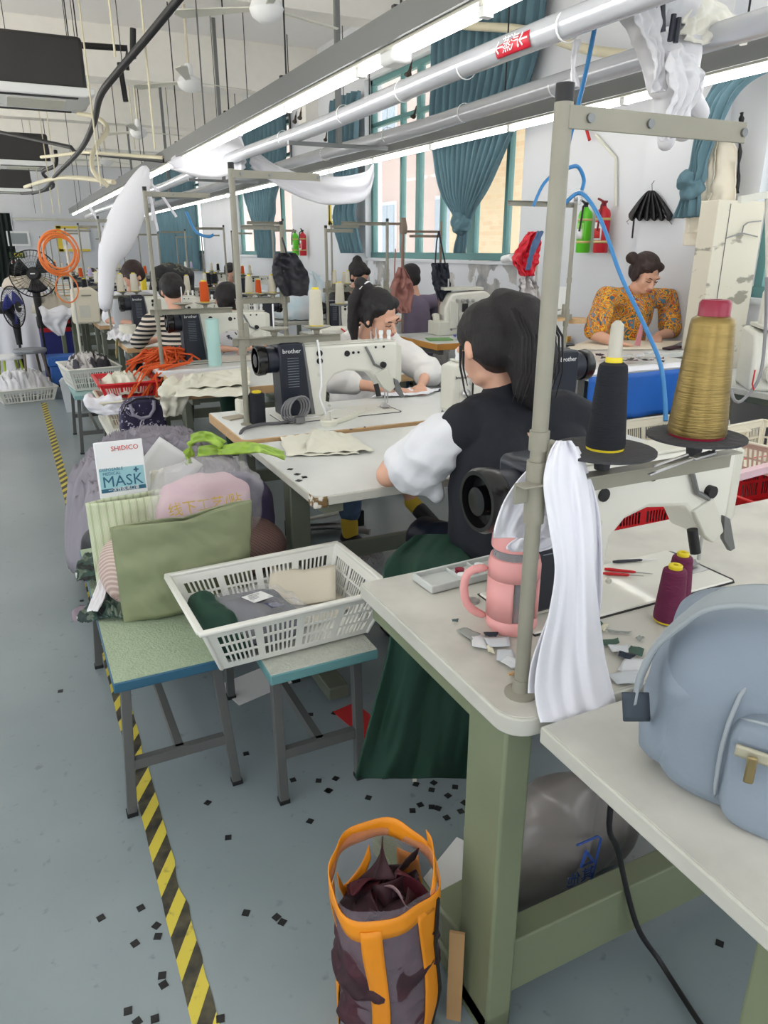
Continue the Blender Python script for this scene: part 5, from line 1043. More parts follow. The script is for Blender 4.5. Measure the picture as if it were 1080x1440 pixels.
# ---- simpler figures farther off ----
def worker(label, hc, fwd, shirt, hairm, up=(0,-.5,1), yb=.2, arms=True, w=.19, hair_extra=(), scarf=None, hz_=None, legs=True, vox=.012, hairlong=False, pants='navy'):
    hc = Vector(hc); hm0 = headmat(hc, fwd, up); c_ = Vector((hc.x, hc.y+yb, hc.z-.2)); zp_ = .58
    sa, sb = c_+Vector((-w,0,0)), c_+Vector((w,0,0)); f = -1 if yb > 0 else 1
    ea, eb = sa+Vector((-.08,f*.2,-.18)), sb+Vector((.08,f*.2,-.18)); wa, wb = ea+Vector((.18,f*.2,-.02)), eb+Vector((-.18,f*.2,-.02))
    for q_ in (ea,eb,wa,wb): q_.z = max(q_.z, .83)
    P0 = Vector((c_.x, c_.y+yb*.4, zp_)); body = [(P0,.13,c_-Vector((0,0,.08)),.115),(sa,.05,sb,.05),(c_,.055,hc.lerp(c_,.35),.05),(sa,.045,ea,.036),(ea,.036,wa,.024),(sb,.045,eb,.036),(eb,.036,wb,.024)]
    body += hand(wa, (.8,f*.6,0), (0,0,-1), 1 if f > 0 else -1)+hand(wb, (-.8,f*.6,0), (0,0,-1), -1 if f > 0 else 1)
    kn = [P0+Vector((s*.1, f*.4, -.05)) for s in (-1,1)]; an = [k_+Vector((0,f*.08,-.44)) for k_ in kn]
    for k_, a_ in zip(kn, an): a_.z = .09; body += [(P0+Vector((0,0,-.02)),.09,k_,.065),(k_,.06,a_,.04)]
    t, mt, hm = person(label, (P0.x,P0.y,.45), hm0, body, vox=.009, facial=False)
    wear(t, 'shirt', [(P0,.145,c_-Vector((0,0,.08)),.13),(sa,.063,sb,.063),(sa,.06,sa.lerp(ea,.9),.058),(sb,.06,sb.lerp(eb,.9),.058)], shirt, mt, vox, .006)
    wear(t, 'trousers', [s for k_, a_ in zip(kn, an) for s in ((P0,.12,k_,.078),(k_,.072,a_.lerp(k_,.15),.05))], pants, mt, vox, 0)
    for a_ in an: wear(t, 'shoe', [(a_+Vector((0,0,-.045)),.042,a_+Vector((0,f*.12,-.055)),.034)], 'white', mt, .01, 0)
    blob('hair', [tfs(s, hm) for s in [((0,-.025,.05),(.09,.1,.084)),((0,-.05,0),(.085,.07,.085)),((-.045,.04,.055),(.042,.045,.035)),((.045,.04,.055),(.042,.045,.035))]+list(hair_extra)], hairm, t, .009, 3, .004, 16)
    return t
dots = strings('dotted_blouse', [(0,S(226,226,230)),(.6,S(70,76,96)),(.68,S(230,230,232))], 26, kind='noise')
worker('person with bowed dark head in a speckled blouse behind the third machine', ay(319,424,5.52), (0,-.45,-.9), dots, 'hair', up=(0,-1,.4), yb=.12, pants='dgreen')
strp = strings('striped_shirt', [(0,S(28,28,32)),(.5,S(220,206,190))], 9, direction='Z')
worker('person in a black and cream striped shirt behind the fourth machine', ay(243,412,5.72), (0,.6,-.75), strp, 'hair', up=(0,1,.4), yb=-.06)
worker('person with short brown hair leaning over a machine below the air sock', ay(187,388,7.4), (-.75,-.35,-.6), 'white_cloth', 'hairb', up=(-.3,-.4,1), yb=.15)
worker('person with a dark topknot working near the poster', ay(505,388,6.65), (.2,-.85,-.35), 'black', 'hair', yb=.15, hair_extra=[((0,-.06,.13),(.045,.045,.04))])
worker('person with dark curly hair partly hidden by the pink bag', ay(577,392,6.35), (.2,.9,-.2), Mt('mauve_plaid', S(120,110,130), .9), 'hair', up=(0,0,1), yb=-.12, pants='jeans')
worker('small distant person with black hair in a pale pink shirt', ay(325,383,11.5), (.2,-.8,-.3), Mt('pale_pink_shirt', S(228,214,220), .8), 'hair', yb=.15)
worker('small distant person in white below the yellow banner', ay(131,388,15.0), (.3,-.9,-.3), 'white_cloth', 'hairb', yb=.15)
# ================= SECOND GROUP =================
T2 = table('sewing_table', 'second white table, chipped at its near left corner, beside the vest woman', .745, 2.2, 2.01, 2.74, .78, 'top', 'rim', feet_y=[.03], legm='greend', legs=((.3,),), round_corner=(.04,-1), legw=(.075,.075))
MB().grid(lambda u, v: Vector((-.7285+.045*u, -.368+.002*v, .745+.034*v)), 6, 4).grid(lambda u, v: Vector((-.7295+.002*v, -.366+.05*u, .745+.034*v)), 6, 4).build('chipped_patch', 'chip', T2, solid=.002)
table('sewing_table', 'table with a thick plywood edge and a coil of cable on it', .735, 2.2, 2.77, 3.34, .79, 'top', 'wood', round_corner=(.03,-1), th=.045, feet_y=[-.1], legm='greend')
st2 = stand('thread stand on the plywood edged table, one cream cone on it', (.83,3.036,.79), 0, H=1.0, L=.36, low=.335, plates=(.14,.33), lowL=.44)
cone('cream thread cone with yellow tip on the plywood table stand', (1.16,3.036,.79+.399), 'spool_cream', .031, .024, .15)
machine('sewing machine of the white shirt woman on the plywood edged table', (1.235,3.07,.79), PI)
machine('sewing machine in front of the vest woman, motor cover at its right', (1.785,2.42,.78), 0)
b_ = az(366,598,.79); cone('squat black thread cone standing beside the second stand pole', (b_.x,b_.y+.03,.79), 'spool_black', .034, .032, .135)
b_ = az(346,582,.79); tag(MB().lathe([(0,0),(.032,0),(.034,.01),(.034,.05),(.032,.06),(.02,.062)], (b_.x,b_.y+.05,.79), 28, cap=False).build('tape_roll', 'cream_cloth'), 'cream roll of tape behind the second stand pole', 'tape roll')
b_ = az(332,589,.79); tag(MB().box((b_.x,b_.y+.02,.793),(.09,.07,.006), Matrix.Rotation(.3,3,'Z')).build('bobbin_case', Mt('brownish_card', S(168,158,140), .6)), 'small flat printed card left of the second stand pole', 'card')
cb = T('cable_coil', 'coil of grey cable hung behind the second machine', 'cable', (1.0,3.0,.79)); mb = MB()
p0 = ay(408,575,3.0)-Vector((1.0,3.0,.79))
for k in range(4): mb.tube([p0+Vector((.045*math.cos(a)+.008*k+.01*math.sin(a), -.02-.012*k, .05*math.sin(a)+.004*k)) for a in [2*PI*j/16 for j in range(16)]], .0045, 6, closed=True)
mb.build('coil', Mt('cable_grey', S(120,120,122), .5), cb); MB().box((p0.x+.02,-.06,.02),(.04,.03,.025)).build('plug', 'dsteel', cb)
pipe('cable', 'grey cable running off the plywood edged table to the floor', [az(425,585,.80), az(400,594,.80), az(360,598,.80), az(338,610,.79), (.74,2.76,.7), (.72,2.7,.45), (.72,2.72,.2), (.8,2.75,.02)], .007, Mt('cable_dark', S(84,84,88), .5), 'cable')
pipe('cable', 'thin pale cables lying behind the tape reel', [az(425,588,.795), az(450,585,.795), az(475,575,.795), az(500,580,.795)], .004, 'white', 'cable')
b_ = az(466,600,.79); rl = T('tape_reel', 'cream tape reel with a centre post on the plywood edged table', 'reel', (b_.x,b_.y+.03,.79))
MB().lathe([(0,0),(.034,0),(.036,.004),(.036,.022),(.03,.024),(.012,.024)], n=28, cap=False).build('reel', 'cream_cloth', rl); MB().cyl((0,0,.02),(0,0,.058),.009).build('post', 'offw', rl)
ribbon([(.03,.0,.012),(.09,.03,.012),(.16,.08,.012),(.24,.16,.012)], .024, (0,0,1), 0, 1, nu=3, nv=20).build('tape', 'cream_cloth', rl, solid=.002, ang=0)
b_ = az(458,580,.79); tag(MB().lathe([(0,0),(.028,0),(.03,.006),(.03,.036),(.026,.042),(0,.044)], (b_.x,b_.y+.03,.79), 24, cap=False).build('plug_adapter', 'white'), 'round white plug adapter behind the tape reel', 'plug adapter')
tag(pipe('cord', 'white twisted cord hanging from the cream cone on the second stand', [ay(446,478,3.02), ay(450,505,3.0), ay(452,540,2.98), ay(450,560,2.96), az(463,590,.8)], .005, 'white', 'cord'))
# cream cloth on the second table
def flat(name, label, pts, m_, z, cat='cloth', wr=.006, n=24, lift=.0, group=None):
    P = [Vector((p[0], p[1], z)) for p in pts]
    def fn(u, v):
        p = P[0].lerp(P[1], u).lerp(P[3].lerp(P[2], u), v); return p+Vector((.01*nz(v*4,u), .01*nz(u*4,v,3), abs(wr*nz(u*4+P[0].x*7, v*4, 2))*2+.002))
    return tag(MB().grid(fn, n, n).build(name, m_, solid=.0015, ang=0), label, cat, group)
q4 = lambda l, z: [az(u, v, z) for u, v in l]
flat('garment_piece', 'cream garment piece lying flat on the second white table', q4([(402,643),(505,640),(455,603),(393,608)], .781), 'cream_cloth', .7815, wr=.006)
flat('garment_piece', 'cream garment piece folded across its neighbour on the second table', q4([(428,640),(526,636),(490,612),(440,604)], .785), 'cream_cloth', .787, wr=.008)
for i, (u, v) in enumerate([(494,605),(513,602),(570,588)]): scrap(az(u, v, .792 if i < 2 else .782), .014, .01, i, 'black', 'tiny black scrap near the second table joint', 'tiny black scraps at the table joint')
flat('garment_piece', 'white garment piece under the hands of the white shirt woman', q4([(520,560),(600,556),(622,548),(545,550)], .795), 'white_cloth', .797, wr=.01)
# pedals and rail under the second table
pd = T('foot_pedal', 'pale grey foot pedal tilted under the second table', 'pedal', (1.4,3.62,.0)); MB().box((0,0,.09),(.36,.22,.014), Euler((-.35,0,.1)).to_matrix()).build('plate', 'offw', pd, bevel=.004); MB().box((-.2,.0,.045),(.06,.05,.09)).box((.2,0,.045),(.06,.05,.09)).build('bracket', 'black', pd)
pipe('metal_hose', 'bent silver tube on the floor beside the blue jeans', [az(410,765,.03), az(425,745,.05), az(470,740,.05), az(520,748,.03)], .018, 'steel', 'tube')
tag(heap('litter_bag', 'x', (1.32,3.15,0), .2, .16, .07, 'film', .03, 9, n=30), 'crumpled clear film and litter on the floor below the second table', 'litter')
# ================= THIRD GROUP AND FARTHER ROWS =================
table('sewing_table', 'third pair near table, wooden edge, covered with cream cloth', .76, 2.2, 3.98, 4.62, .78, 'top', 'wood', th=.045, feet_y=[.0], legm='greend')
table('sewing_table', 'third pair far table with a rounded white edge and orange straps', .745, 2.2, 4.68, 5.28, .79, 'top', 'white', th=.035, feet_y=[.0], legm='greend', round_corner=(.04,-1))
flat('cream_fabric', 'cream fabric spread over the third near table', q4([(245,560),(350,560),(352,520),(258,530)], .785), 'cream_cloth', .79, wr=.008, n=40)
flat('cream_fabric', 'second layer of cream fabric on the third near table', q4([(262,545),(352,540),(350,515),(280,523)], .81), 'cream_cloth', .80, wr=.012, n=40)
tag(ribbon([ay(262,530,4.25), az(250,545,.80), ay(246,560,3.95), ay(243,585,3.95)], [.2,.22,.16,.10], (1,.2,0), .01, 2, nu=20, nv=40, wr=.02).build('cream_fabric', 'cream_cloth', solid=.003, ang=0), 'cream fabric hanging over the corner of the third table', 'cloth')
st3 = stand('thread stand beside the orange straps, bearing an orange cone', (.79,4.8,.79), 0, H=1.03, L=.38, low=.33, plates=(.16,.30), lowL=.47)
cone('orange thread cone on the stand beside the orange straps', (1.09,4.8,.79+.394), 'spool_orange', .03, .024, .125)
MACH = machine('third sewing machine, beside the pale cyan cylinder', (1.215,4.97,.79), PI)
b_ = az(304,508,.79); tag(MB().lathe([(0,0),(.042,0),(.042,.29),(.03,.295),(0,.29)], (ay(300,480,4.78).x,4.78,.79), 28, cap=False).build('thread_tube', Mt('pale_cyan', S(176,214,208), .6)), 'tall pale cyan roll standing before the third machine', 'roll')
cone('pale blue small cone in front of the cyan roll', tuple(az(306,510,.79)-Vector((0,.03,0))), mat('spool_pale', S(200,212,220), .8), .022, .018, .11)
b_ = az(262,503,.79); r_ = cone('black thread cone lying on its side by the third machine', (b_.x,b_.y,.825), 'spool_black', .035, .034, .1); r_.rotation_euler = (PI/2+.1, 0, .6)
# tangle of orange straps
tg = MB(); random.seed(11)
for i in range(70):
    a = random.uniform(0, 2*PI); cx, cy = .88+random.gauss(0,.07), 5.02+random.gauss(0,.05)-.0; L = random.uniform(.08,.2)
    tg.tube([(cx-L*math.cos(a), cy-L*.7*math.sin(a), .80+random.uniform(0,.03)), (cx-L*.4*math.cos(a)+.03, cy-.02, .83+random.uniform(0,.06)), (cx+L*.3*math.cos(a), cy+.03, .84+random.uniform(0,.05)), (cx+L*math.cos(a), cy+L*.6*math.sin(a), .80+random.uniform(0,.03))], .006, 5)
for i in range(26):
    x = .6+.2*random.random(); y = 4.72+.5*random.random(); tg.tube([(x+.2,y,.82),(x+.05,y-.03,.80),(x-.03,y-.08,.70+random.uniform(-.03,.06)),(x-.06+random.uniform(-.05,.05),y-.1,.64)], .006, 5)
tag(tg.build('strap_heap', 'orange'), 'tangled heap of orange straps at the end of the third table', 'straps', kind='stuff')
# low bench with navy printed bag, cream basket and red crate
bench('white topped bench carrying the navy printed bag', .40, .74, 4.28, 5.15, .46, 'top', 'offw')
nb = T('lunch_bag', 'navy printed lunch bag with grey handles on the white bench', 'bag', (.585,4.44,.462), .05)
nvp2 = strings('navy_print', [(0,S(204,200,214)),(.33,S(40,34,66)),(.62,S(40,34,66)),(.66,S(190,186,204)),(.7,S(52,44,80))], 26, kind='noise', detail=1, dist=1)
mb = MB(); prof = [(-.12,0),(.12,0),(.13,.06),(.125,.15),(.1,.2),(.06,.222),(-.04,.224),(-.09,.2),(-.12,.15),(-.13,.06)]; mb.prism(prof, -.06, .06); mb.build('body', nvp2, nb, bevel=.02, seg=4)
MB().tube([(-.07,-.063,.20),(-.06,-.07,.14),(-.02,-.072,.115),(.03,-.072,.12),(.06,-.07,.16),(.065,-.063,.21)], .01, 8).build('handle', Mt('handle_grey', S(150,148,164), .7), nb)
MB().tube([(-.12,-.055,.15),(-.09,-.055,.2),(-.03,-.055,.226),(.06,-.055,.224),(.1,-.055,.2),(.125,-.055,.15)], .004, 6).build('zip', 'black', nb)
crate('basket', 'cream basket lined with white cloth behind the navy printed bag', (.575,4.86,.462), 0, (.13,.17), (.18,.22), .17, 'cream_basket', 3, (3,3), 6)
crate('crate', 'red crate with cream cloth under the orange straps', (.57,4.9,.64), 0, (.14,.18), (.17,.21), .09, 'red', 1, (3,3), 6)
heap('cream_cloth_pile', 'cream cloth pile in the red crate', (.57,4.88,.66), .16, .19, .09, 'cream_cloth', .03, 5, n=30)
tag(ribbon([(.42,4.75,.66),(.40,4.66,.655),(.41,4.63,.60),(.45,4.62,.56)], [.2,.22,.2,.12], (1,.0,0), .012, 2, nu=16, nv=24, wr=.02).build('cloth_lining', 'white_cloth', solid=.003, ang=0), 'white cloth spilling over the cream basket rim', 'cloth')
bench('teal topped bench under a basket of folded clothes by the tape', .31, .60, 5.92, 6.75, .46, Mt('teal_top', S(150,186,184), .5), Mt('teal_edge2', S(130,172,172), .5))
crate('basket', 'white basket of dark and checked clothes on the teal bench', (.47,6.32,.465), .1, (.15,.2), (.19,.25), .17, 'basket', 3, (3,3), 6)
heap('clothes_pile', 'dark and grey folded clothes heaped in the basket on the teal bench', (.47,6.32,.56), .18, .24, .14, mat('mixed_clothes', S(60,58,66), .85, col2=S(196,192,190), vs=7, th=(.48,.52)), .04, 6, n=40, cat='clothes')
crate('crate', 'white crate of clear plastic on the floor at the left edge', (-.03,8.6,.002), .2, (.24,.2), (.28,.24), .14, 'basket', 2, (3,3), 5)
heap('plastic_film', 'clear plastic film bulging out of the floor crate', (-.03,8.6,.08), .27, .23, .2, 'filmw', .05, 7, n=40, cat='plastic film')
# farther table rows
stdc = 0
def row(k, name, y, xa, mats, cone_specs, dy=.6, L0=.7):
    pass
rows = {4:(6.66,'fourth'),5:(8.6,'fifth'),6:(10.55,'sixth'),7:(12.5,'seventh'),8:(14.4,'eighth'),9:(16.4,'ninth'),10:(18.3,'tenth')}
cols_ = ['spool_cream','spool_black','spool_white','spool_lilac','spool_orange','spool_cream']
ci = 0
MB2 = None
TBL = {}; STD = {}
for k, (ys, nm) in rows.items():
    tb = table('sewing_table', f'{nm} row table nearer the camera, beyond the orange straps' if k == 4 else f'{nm} row table, near half, along the aisle', .74, 2.15, ys-.62, ys-.03, .78, 'top', 'wood', th=.04, feet_y=[0], legm='greend')
    ta = table('sewing_table', f'{nm} row table, far half, along the aisle', .74, 2.15, ys+.03, ys+.62, .79, 'top', 'rim', feet_y=[0], legm='greend')
    s_ = dup(st3, (.745, ys+.32, .79), 0, f'{nm} row thread stand beside the aisle')
    s_.scale = (.82,1,.92)
    if k < 9:
        m2_ = dup(MACH, (1.17 if k == 4 else 1.2, ys+.22, .79), PI, f'{nm} row sewing machine on the far half table')
        m3_ = dup(MACH, (1.75, ys-.33, .78), 0, f'{nm} row sewing machine on the near half table, turned away')
    for j, dx in enumerate((.13,.245)):
        ci += 1; cone(f'{nm} row thread cone, {"left" if j == 0 else "right"} one on its aisle side stand', (.735+dx, s_.location.y, .79+.394*.92), cols_[(ci*5+1) % 6] if k != 4 else 'spool_cream', .033 if k == 4 else .028, .026 if k == 4 else .022, .145 if k == 4 else .11)
    s2 = dup(st3, (2.12, ys-.4, .79), PI, f'{nm} row thread stand on the window side, arm towards the aisle'); s2.scale = (.8,1,.9)
    for j, dx in enumerate((-.13,-.24)):
        ci += 1; cone(f'{nm} row thread cone, {"inner" if j else "outer"} one on its window side stand', (2.12+dx, ys-.4, .79+.394*.9), cols_[ci % 6], .026, .02, .11)
# row 4 details
flat('cloth_piece', 'white cloth piece by a roll on the fourth row table', q4([(150,478),(185,482),(190,462),(160,458)], .8), 'white_cloth', .80, wr=.03)
b_ = az(172,474,.79); tag(MB().lathe([(0,0),(.07,0),(.07,.1),(.03,.1),(.03,.02)], (b_.x+.05,b_.y,.79), 24, cap=False).build('paper_roll', 'cream_cloth'), 'cream roll standing on the fourth row table', 'roll')
tag(ribbon([(.74,6.5,.80),(.72,6.42,.795),(.705,6.40,.72),(.70,6.41,.66)], [.1,.1,.08,.04], (.4,1,0), .005, 2).build('yellow_cloth', Mt('pale_yellow_cloth', S(232,218,160), .8), solid=.002, ang=0), 'small pale yellow cloth over the fourth table edge', 'cloth')
tag(cushion('grey_bag', (1.02,7.3,.95), (.42,.2,.34), Mt('light_grey_bag', S(186,188,190), .8), None, (0,0,0), e=.6), 'light grey bag standing behind the fourth row machine', 'bag')
cush = tag(cushion('dark_patterned_bag', ay(243,405,7.7), (.42,.25,.42), strings('dark_print', [(0,S(30,30,34)),(.58,S(84,86,70)),(.64,S(28,28,32))], 12, kind='noise'), None, (.2,.1,0), e=.7, wr=.03), 'black patterned jacket draped over a fifth row machine', 'jacket')
ob = T('overlock_machine', 'beige overlock machine on the fourth row far table by the aisle', 'sewing machine', (ay(122,445,8.35).x, 8.35, .78))
# hose reel, fans, stools, bins at the far left
hr = T('hose_coil', 'coil of orange air hose hung on a pole beyond the fan', 'hose', tuple(ay(97,372,8.0))); o_ = Vector(hr.location)
MB().tube([Vector((.0,0,-o_.z)),Vector((0,0,.18))], .012, 8).build('pole', 'offw', hr)
for k in range(5): MB().tube([Vector(((.135+.011*k)*math.cos(a)-.08+.012*math.sin(k*2), .05*k-.1, (.15+.012*k)*math.sin(a)+.10+.015*math.cos(k*3))) for a in [2*PI*j/28 for j in range(28)]], .009, 8, closed=True).build('loop', 'orange_hose', hr)
MB().tube([Vector((.10*math.cos(a)-.05, -.03, .13*math.sin(a)-.22)) for a in [2*PI*j/24 for j in range(24)]], .007, 6, closed=True).build('thin_loop', 'orange_hose', hr)
def pedestal_fan(label, c, ax_, R, blade, base, cat='fan'):
    t = T('pedestal_fan', label, cat, (c.x, c.y, 0)); hm_ = headmat((0,0,c.z), ax_)
    def ring(r_, y, rr=.004): return MB().tube([hm_ @ Vector((r_*math.cos(a), y, r_*math.sin(a))) for a in [2*PI*j/32 for j in range(32)]], rr, 6, closed=True)
    g = ring(R, 0, .007)
    for rr, y in ((.25,.055),(.5,.045),(.75,.03)): g.tube([hm_ @ Vector((R*rr*math.cos(a), y, R*rr*math.sin(a))) for a in [2*PI*j/28 for j in range(28)]], .002, 4, closed=True)
    for j in range(40):
        a = 2*PI*j/40
        for s in (1,-1): g.tube([hm_ @ Vector((R*.2*math.cos(a), s*.055, R*.2*math.sin(a))), hm_ @ Vector((R*.7*math.cos(a+.1), s*.045, R*.7*math.sin(a+.1))), hm_ @ Vector((R*math.cos(a+.15), 0, R*math.sin(a+.15)))], .0016, 4, cap=False)
    g.build('guard', 'black', t, origin=False)
    for k in range(3):
        a = k*2*PI/3+.4
        MB().grid(lambda u, v: hm_ @ Vector(((.04+u*(R*.82-.04))*math.cos(a+(v-.5)*1.1), .02*(v-.5)*2, (.04+u*(R*.82-.04))*math.sin(a+(v-.5)*1.1))), 6, 6).build('blade', blade, t, solid=.002, ang=0)
    MB().cyl(hm_ @ Vector((0,-.16,0)), hm_ @ Vector((0,-.03,0)), .065, .075, 20).build('motor', 'black', t); MB().cyl(hm_ @ Vector((0,.05,0)), hm_ @ Vector((0,.062,0)), .055, n=20).build('badge', 'black', t)
    MB().box(hm_ @ Vector((0,.064,.0)), (.05,.003,.012)).build('badge_print', 'white', t)
    MB().tube([hm_ @ Vector((0,-.1,0)), Vector((0,.06,c.z-.15)), Vector((0,.03,c.z*.55))], [.04,.045,.03], 12).build('neck', 'black', t)
    MB().cyl((0,.03,c.z*.6),(0,.03,.03),.014).lathe([(0,0),(.2,0),(.2,.02),(.05,.05),(.02,.06)], (0,.03,0), 28, cap=False).build('stand', 'black', t)
    return t
pedestal_fan('black pedestal fan facing the aisle in front of the far white cloth', ay(47,385,9.4), (-.15,-1,.05), .25, 'blackg', 0)
pedestal_fan('pedestal fan with a blue blade seen side on at the left edge', ay(19,432,9.2), (.85,-.5,.05), .22, Mt('blue_blade', S(70,80,180), .3), 0)
def stool(label, c, h_, r_, m1, m2, legm):
    t = T('stool', label, 'stool', c); MB().lathe([(0,h_-.04),(r_*.95,h_-.04),(r_,h_-.02),(r_*.96,h_),(0,h_+.004)], n=28, cap=False).build('seat', m1, t)
    for k in range(4):
        a = k*PI/2+PI/4+.3; MB().tube([(r_*.75*math.cos(a),r_*.75*math.sin(a),h_-.04),(r_*1.15*math.cos(a),r_*1.15*math.sin(a),.0)], .013, 8).build('leg', legm, t)
    MB().tube([(r_*1.03*math.cos(a),r_*1.03*math.sin(a),.14) for a in [2*PI*j/20 for j in range(20)]], .009, 6, closed=True).build('ring', legm, t)
    return t
stool('grey padded round stool with brown rusty legs below the black fan', tuple(Vector((az(50,545,0).x, 8.95, 0))), .48, .17, Mt('grey_pad', S(130,134,140), .6), 0, Mt('rusty_leg', S(120,104,90), .5))
stool('white topped stool with a lime green leg at the left edge', (-.12,9.0,0), .42, .15, 'white', 0, Mt('lime_leg', S(170,190,60), .5))
tag(MB().grid(lambda u, v: Vector((-.9+1.35*u, 10.6+.03*math.sin(u*40)*(1-v)+.05*math.sin(u*7), 1.02*v)), 80, 12).grid(lambda u, v: Vector((-.9+1.35*u, 10.6+.7*v, 1.02+.04*nz(u*5,v*4))), 30, 16).grid(lambda u, v: Vector((.45, 10.6+.7*u, 1.02*v)), 10, 6).build('covered_rack', 'white_cloth', ang=50), 'long rack covered by a white cloth behind the fans', 'covered rack')
heap('cloth_bundle', 'beige cloth bundle on top of the white covered rack', (.2,10.9,1.03), .3, .25, .14, Mt('beige_cloth', S(200,190,174), .85), .03, 5, n=30)
p = az(62,505,0.15)
nbx = T('blue_box', 'dark blue box with red stripes behind the grey stool', 'box', (.42,10.05,0)); MB().box((0,0,.3),(.36,.3,.6)).build('body', Mt('deep_blue', S(40,46,120), .5), nbx, bevel=.02); MB().box((0,-.152,.68),(.34,.02,.06)).box((0,-.152,.58),(.34,.02,.05)).build('stripe', 'red', nbx); MB().box((0,0,.66),(.38,.3,.14)).build('lid', 'black', nbx, bevel=.02)
bn = T('bin', 'white plastic bin standing beside the dark blue box', 'bin', (.40,7.75,0)); MB().lathe([(.1,0),(.13,.3),(.135,.31)], n=4).tf(Matrix.Rotation(.6,4,'Z')).build('bucket', Mt('bin_grey_white', S(206,210,214), .5), bn, solid=.004)
b_ = ay(86,500,8.9); tag(MB().box((b_.x,8.9,.35),(.3,.3,.1)).box((b_.x,8.9,.2),(.26,.26,.2)).build('blue_crate', Mt('bright_blue', S(44,100,180), .5), bevel=.01), 'bright blue crate behind the white bin', 'crate')
tag(ribbon([ay(78,432,9.3), ay(80,442,9.2), ay(78,455,9.2), ay(86,472,9.2)], [.35,.32,.24,.06], (1,.1,0), .02, 2, nu=16, nv=24, wr=.02).build('hanging_cloth', 'white_cloth', solid=.003, ang=0), 'white cloth hanging off a bundle beside the black fan', 'cloth')
heap('cloth_bundle', 'stack of beige folded cloth beside the black fan', tuple(Vector((ay(72,430,9.6).x,9.6,.80))), .22, .22, .2, Mt('beige_cloth2', S(196,188,172), .85), .03, 5, n=30)
table('side_table', 'small side table under the beige folded cloth beside the fan', .42, .72, 9.3, 9.95, .8, 'top', 'rim', feet_y=[0])
# beige machine box at (115-130,415-470)
MB().prism([(-.14,0),(.12,0),(.14,.3),(.06,.36),(-.12,.34)], -.1, .1).build('body', 'cream_basket', ob, bevel=.02); MB().lathe([(.08,.14),(.085,.17),(.07,.18)], (0,0,.13), 20, 'x').build('hand_wheel', 'black', ob)
MB().box((-.02,-.103,.12),(.1,.01,.12)).build('panel', 'offw', ob)
# ================= WINDOW SIDE ROW =================
def overlock(label, loc, rz=0, s=1):
    t = T('overlock_machine', label, 'sewing machine', loc, rz); t.scale = (s,s,s)
    MB().prism([(-.15,0),(.17,0),(.17,.2),(.2,.22),(.2,.29),(.15,.32),(-.1,.3),(-.13,.24),(-.15,.2)], -.11, .11).build('body', 'mach', t, bevel=.018, seg=3)
    MB().box((.02,-.12,.08),(.12,.03,.12)).box((-.08,-.118,.15),(.07,.02,.2)).build('front_cover', 'offw', t, bevel=.008)
    MB().lathe([(.0,-.17),(.05,-.17),(.055,-.19),(.05,-.215),(.03,-.22),(.0,-.218)], (0,0,.1), 28, 'x', cap=False).build('hand_wheel', 'offw', t); MB().lathe([(.034,-.221),(.028,-.224)], (0,0,.1), 20, 'x').build('wheel_ring', 'black', t)
    for k in range(4): MB().lathe([(.014,-.125),(.014,-.14),(.006,-.155)], (-.06+.04*k,0,.25), 14, 'y').build('tension_dial', 'steel', t)
    for k in range(5): MB().cyl((-.1+.05*k,-.112,.045+.02*(k % 2)),(-.1+.05*k,-.13,.045+.02*(k % 2)),.009,n=12).build('screw', 'dsteel', t)
    MB().box((.05,-.13,.06),(.05,.04,.05)).build('looper_cover', 'dsteel', t, bevel=.004); MB().box((-.0,-.125,.2),(.04,.02,.06)).build('logo_plate', 'black', t)
    MB().box((0,0,.33),(.3,.16,.02)).build('top_plate', 'offw', t, bevel=.004); MB().cyl((.1,0,.34),(.1,0,.42),.006).cyl((-.1,0,.34),(-.1,0,.4),.006).build('thread_post', 'steel', t)
    return t
table('work_table', 'window side table with an orange wooden edge and blue folder', 2.93, 4.25, 5.05, 5.85, .80, 'top', mat('orange_wood', S(208,148,70), .6, var=.15, vs=8), th=.05, feet_y=[0], legm='grey')
b_ = az(583,462,.80); OV = overlock('white overlock machine on the orange edged table below the long window', (b_.x+.15, 5.62, .80), -.3, 1.15)
tag(MB().box((az(600,462,.8).x, 5.32, .808),(.3,.2,.012), Matrix.Rotation(-.3,3,'Z')).build('folder', Mt('folder_blue', S(60,84,180), .5)), 'blue folder lying on the orange edged table', 'folder')
tag(MB().box((az(582,466,.8).x-.12, 5.3, .806),(.2,.16,.008), Matrix.Rotation(-.3,3,'Z')).build('booklet', Mt('booklet_green', S(110,160,90), .5)), 'green booklet beside the blue folder', 'booklet')
heap('white_cloth_wad', 'small white cloth wad right of the blue folder', (az(622,470,.8).x,5.25,.80), .1, .07, .04, 'white_cloth', .02, 9, n=20)
bt = T('water_bottle', 'clear bottle with pink lid on the orange edged table', 'bottle', tuple(az(638,455,.80)+Vector((.05,.3,0)))); bt.location.y = 5.6; bt.location.x = ay(634,430,5.6).x; bt.location.z = .92
MB().lathe([(.045,0),(.05,.02),(.05,.09),(.04,.1)], n=24).build('body', 'filmw', bt); MB().lathe([(.045,.1),(.05,.105),(.05,.14),(.03,.165),(0,.17)], n=24, cap=False).build('lid', Mt('pink_lid', S(232,110,140), .4), bt)
tag(MB().box((ay(630,440,5.6).x,5.62,.86),(.26,.2,.12)).build('control_box', 'offw', bevel=.01), 'white metal box under the pink lidded bottle', 'box')
def pp_(u, v, y): q_ = ay(u, v, y); return q_
s_ = stand('slim thread stand with two small cones left of the ponytail woman', (2.40,6.0,.80), 0, H=.86, L=.24, low=.36, plates=(.07,.19), lowL=.24, pr=.03)
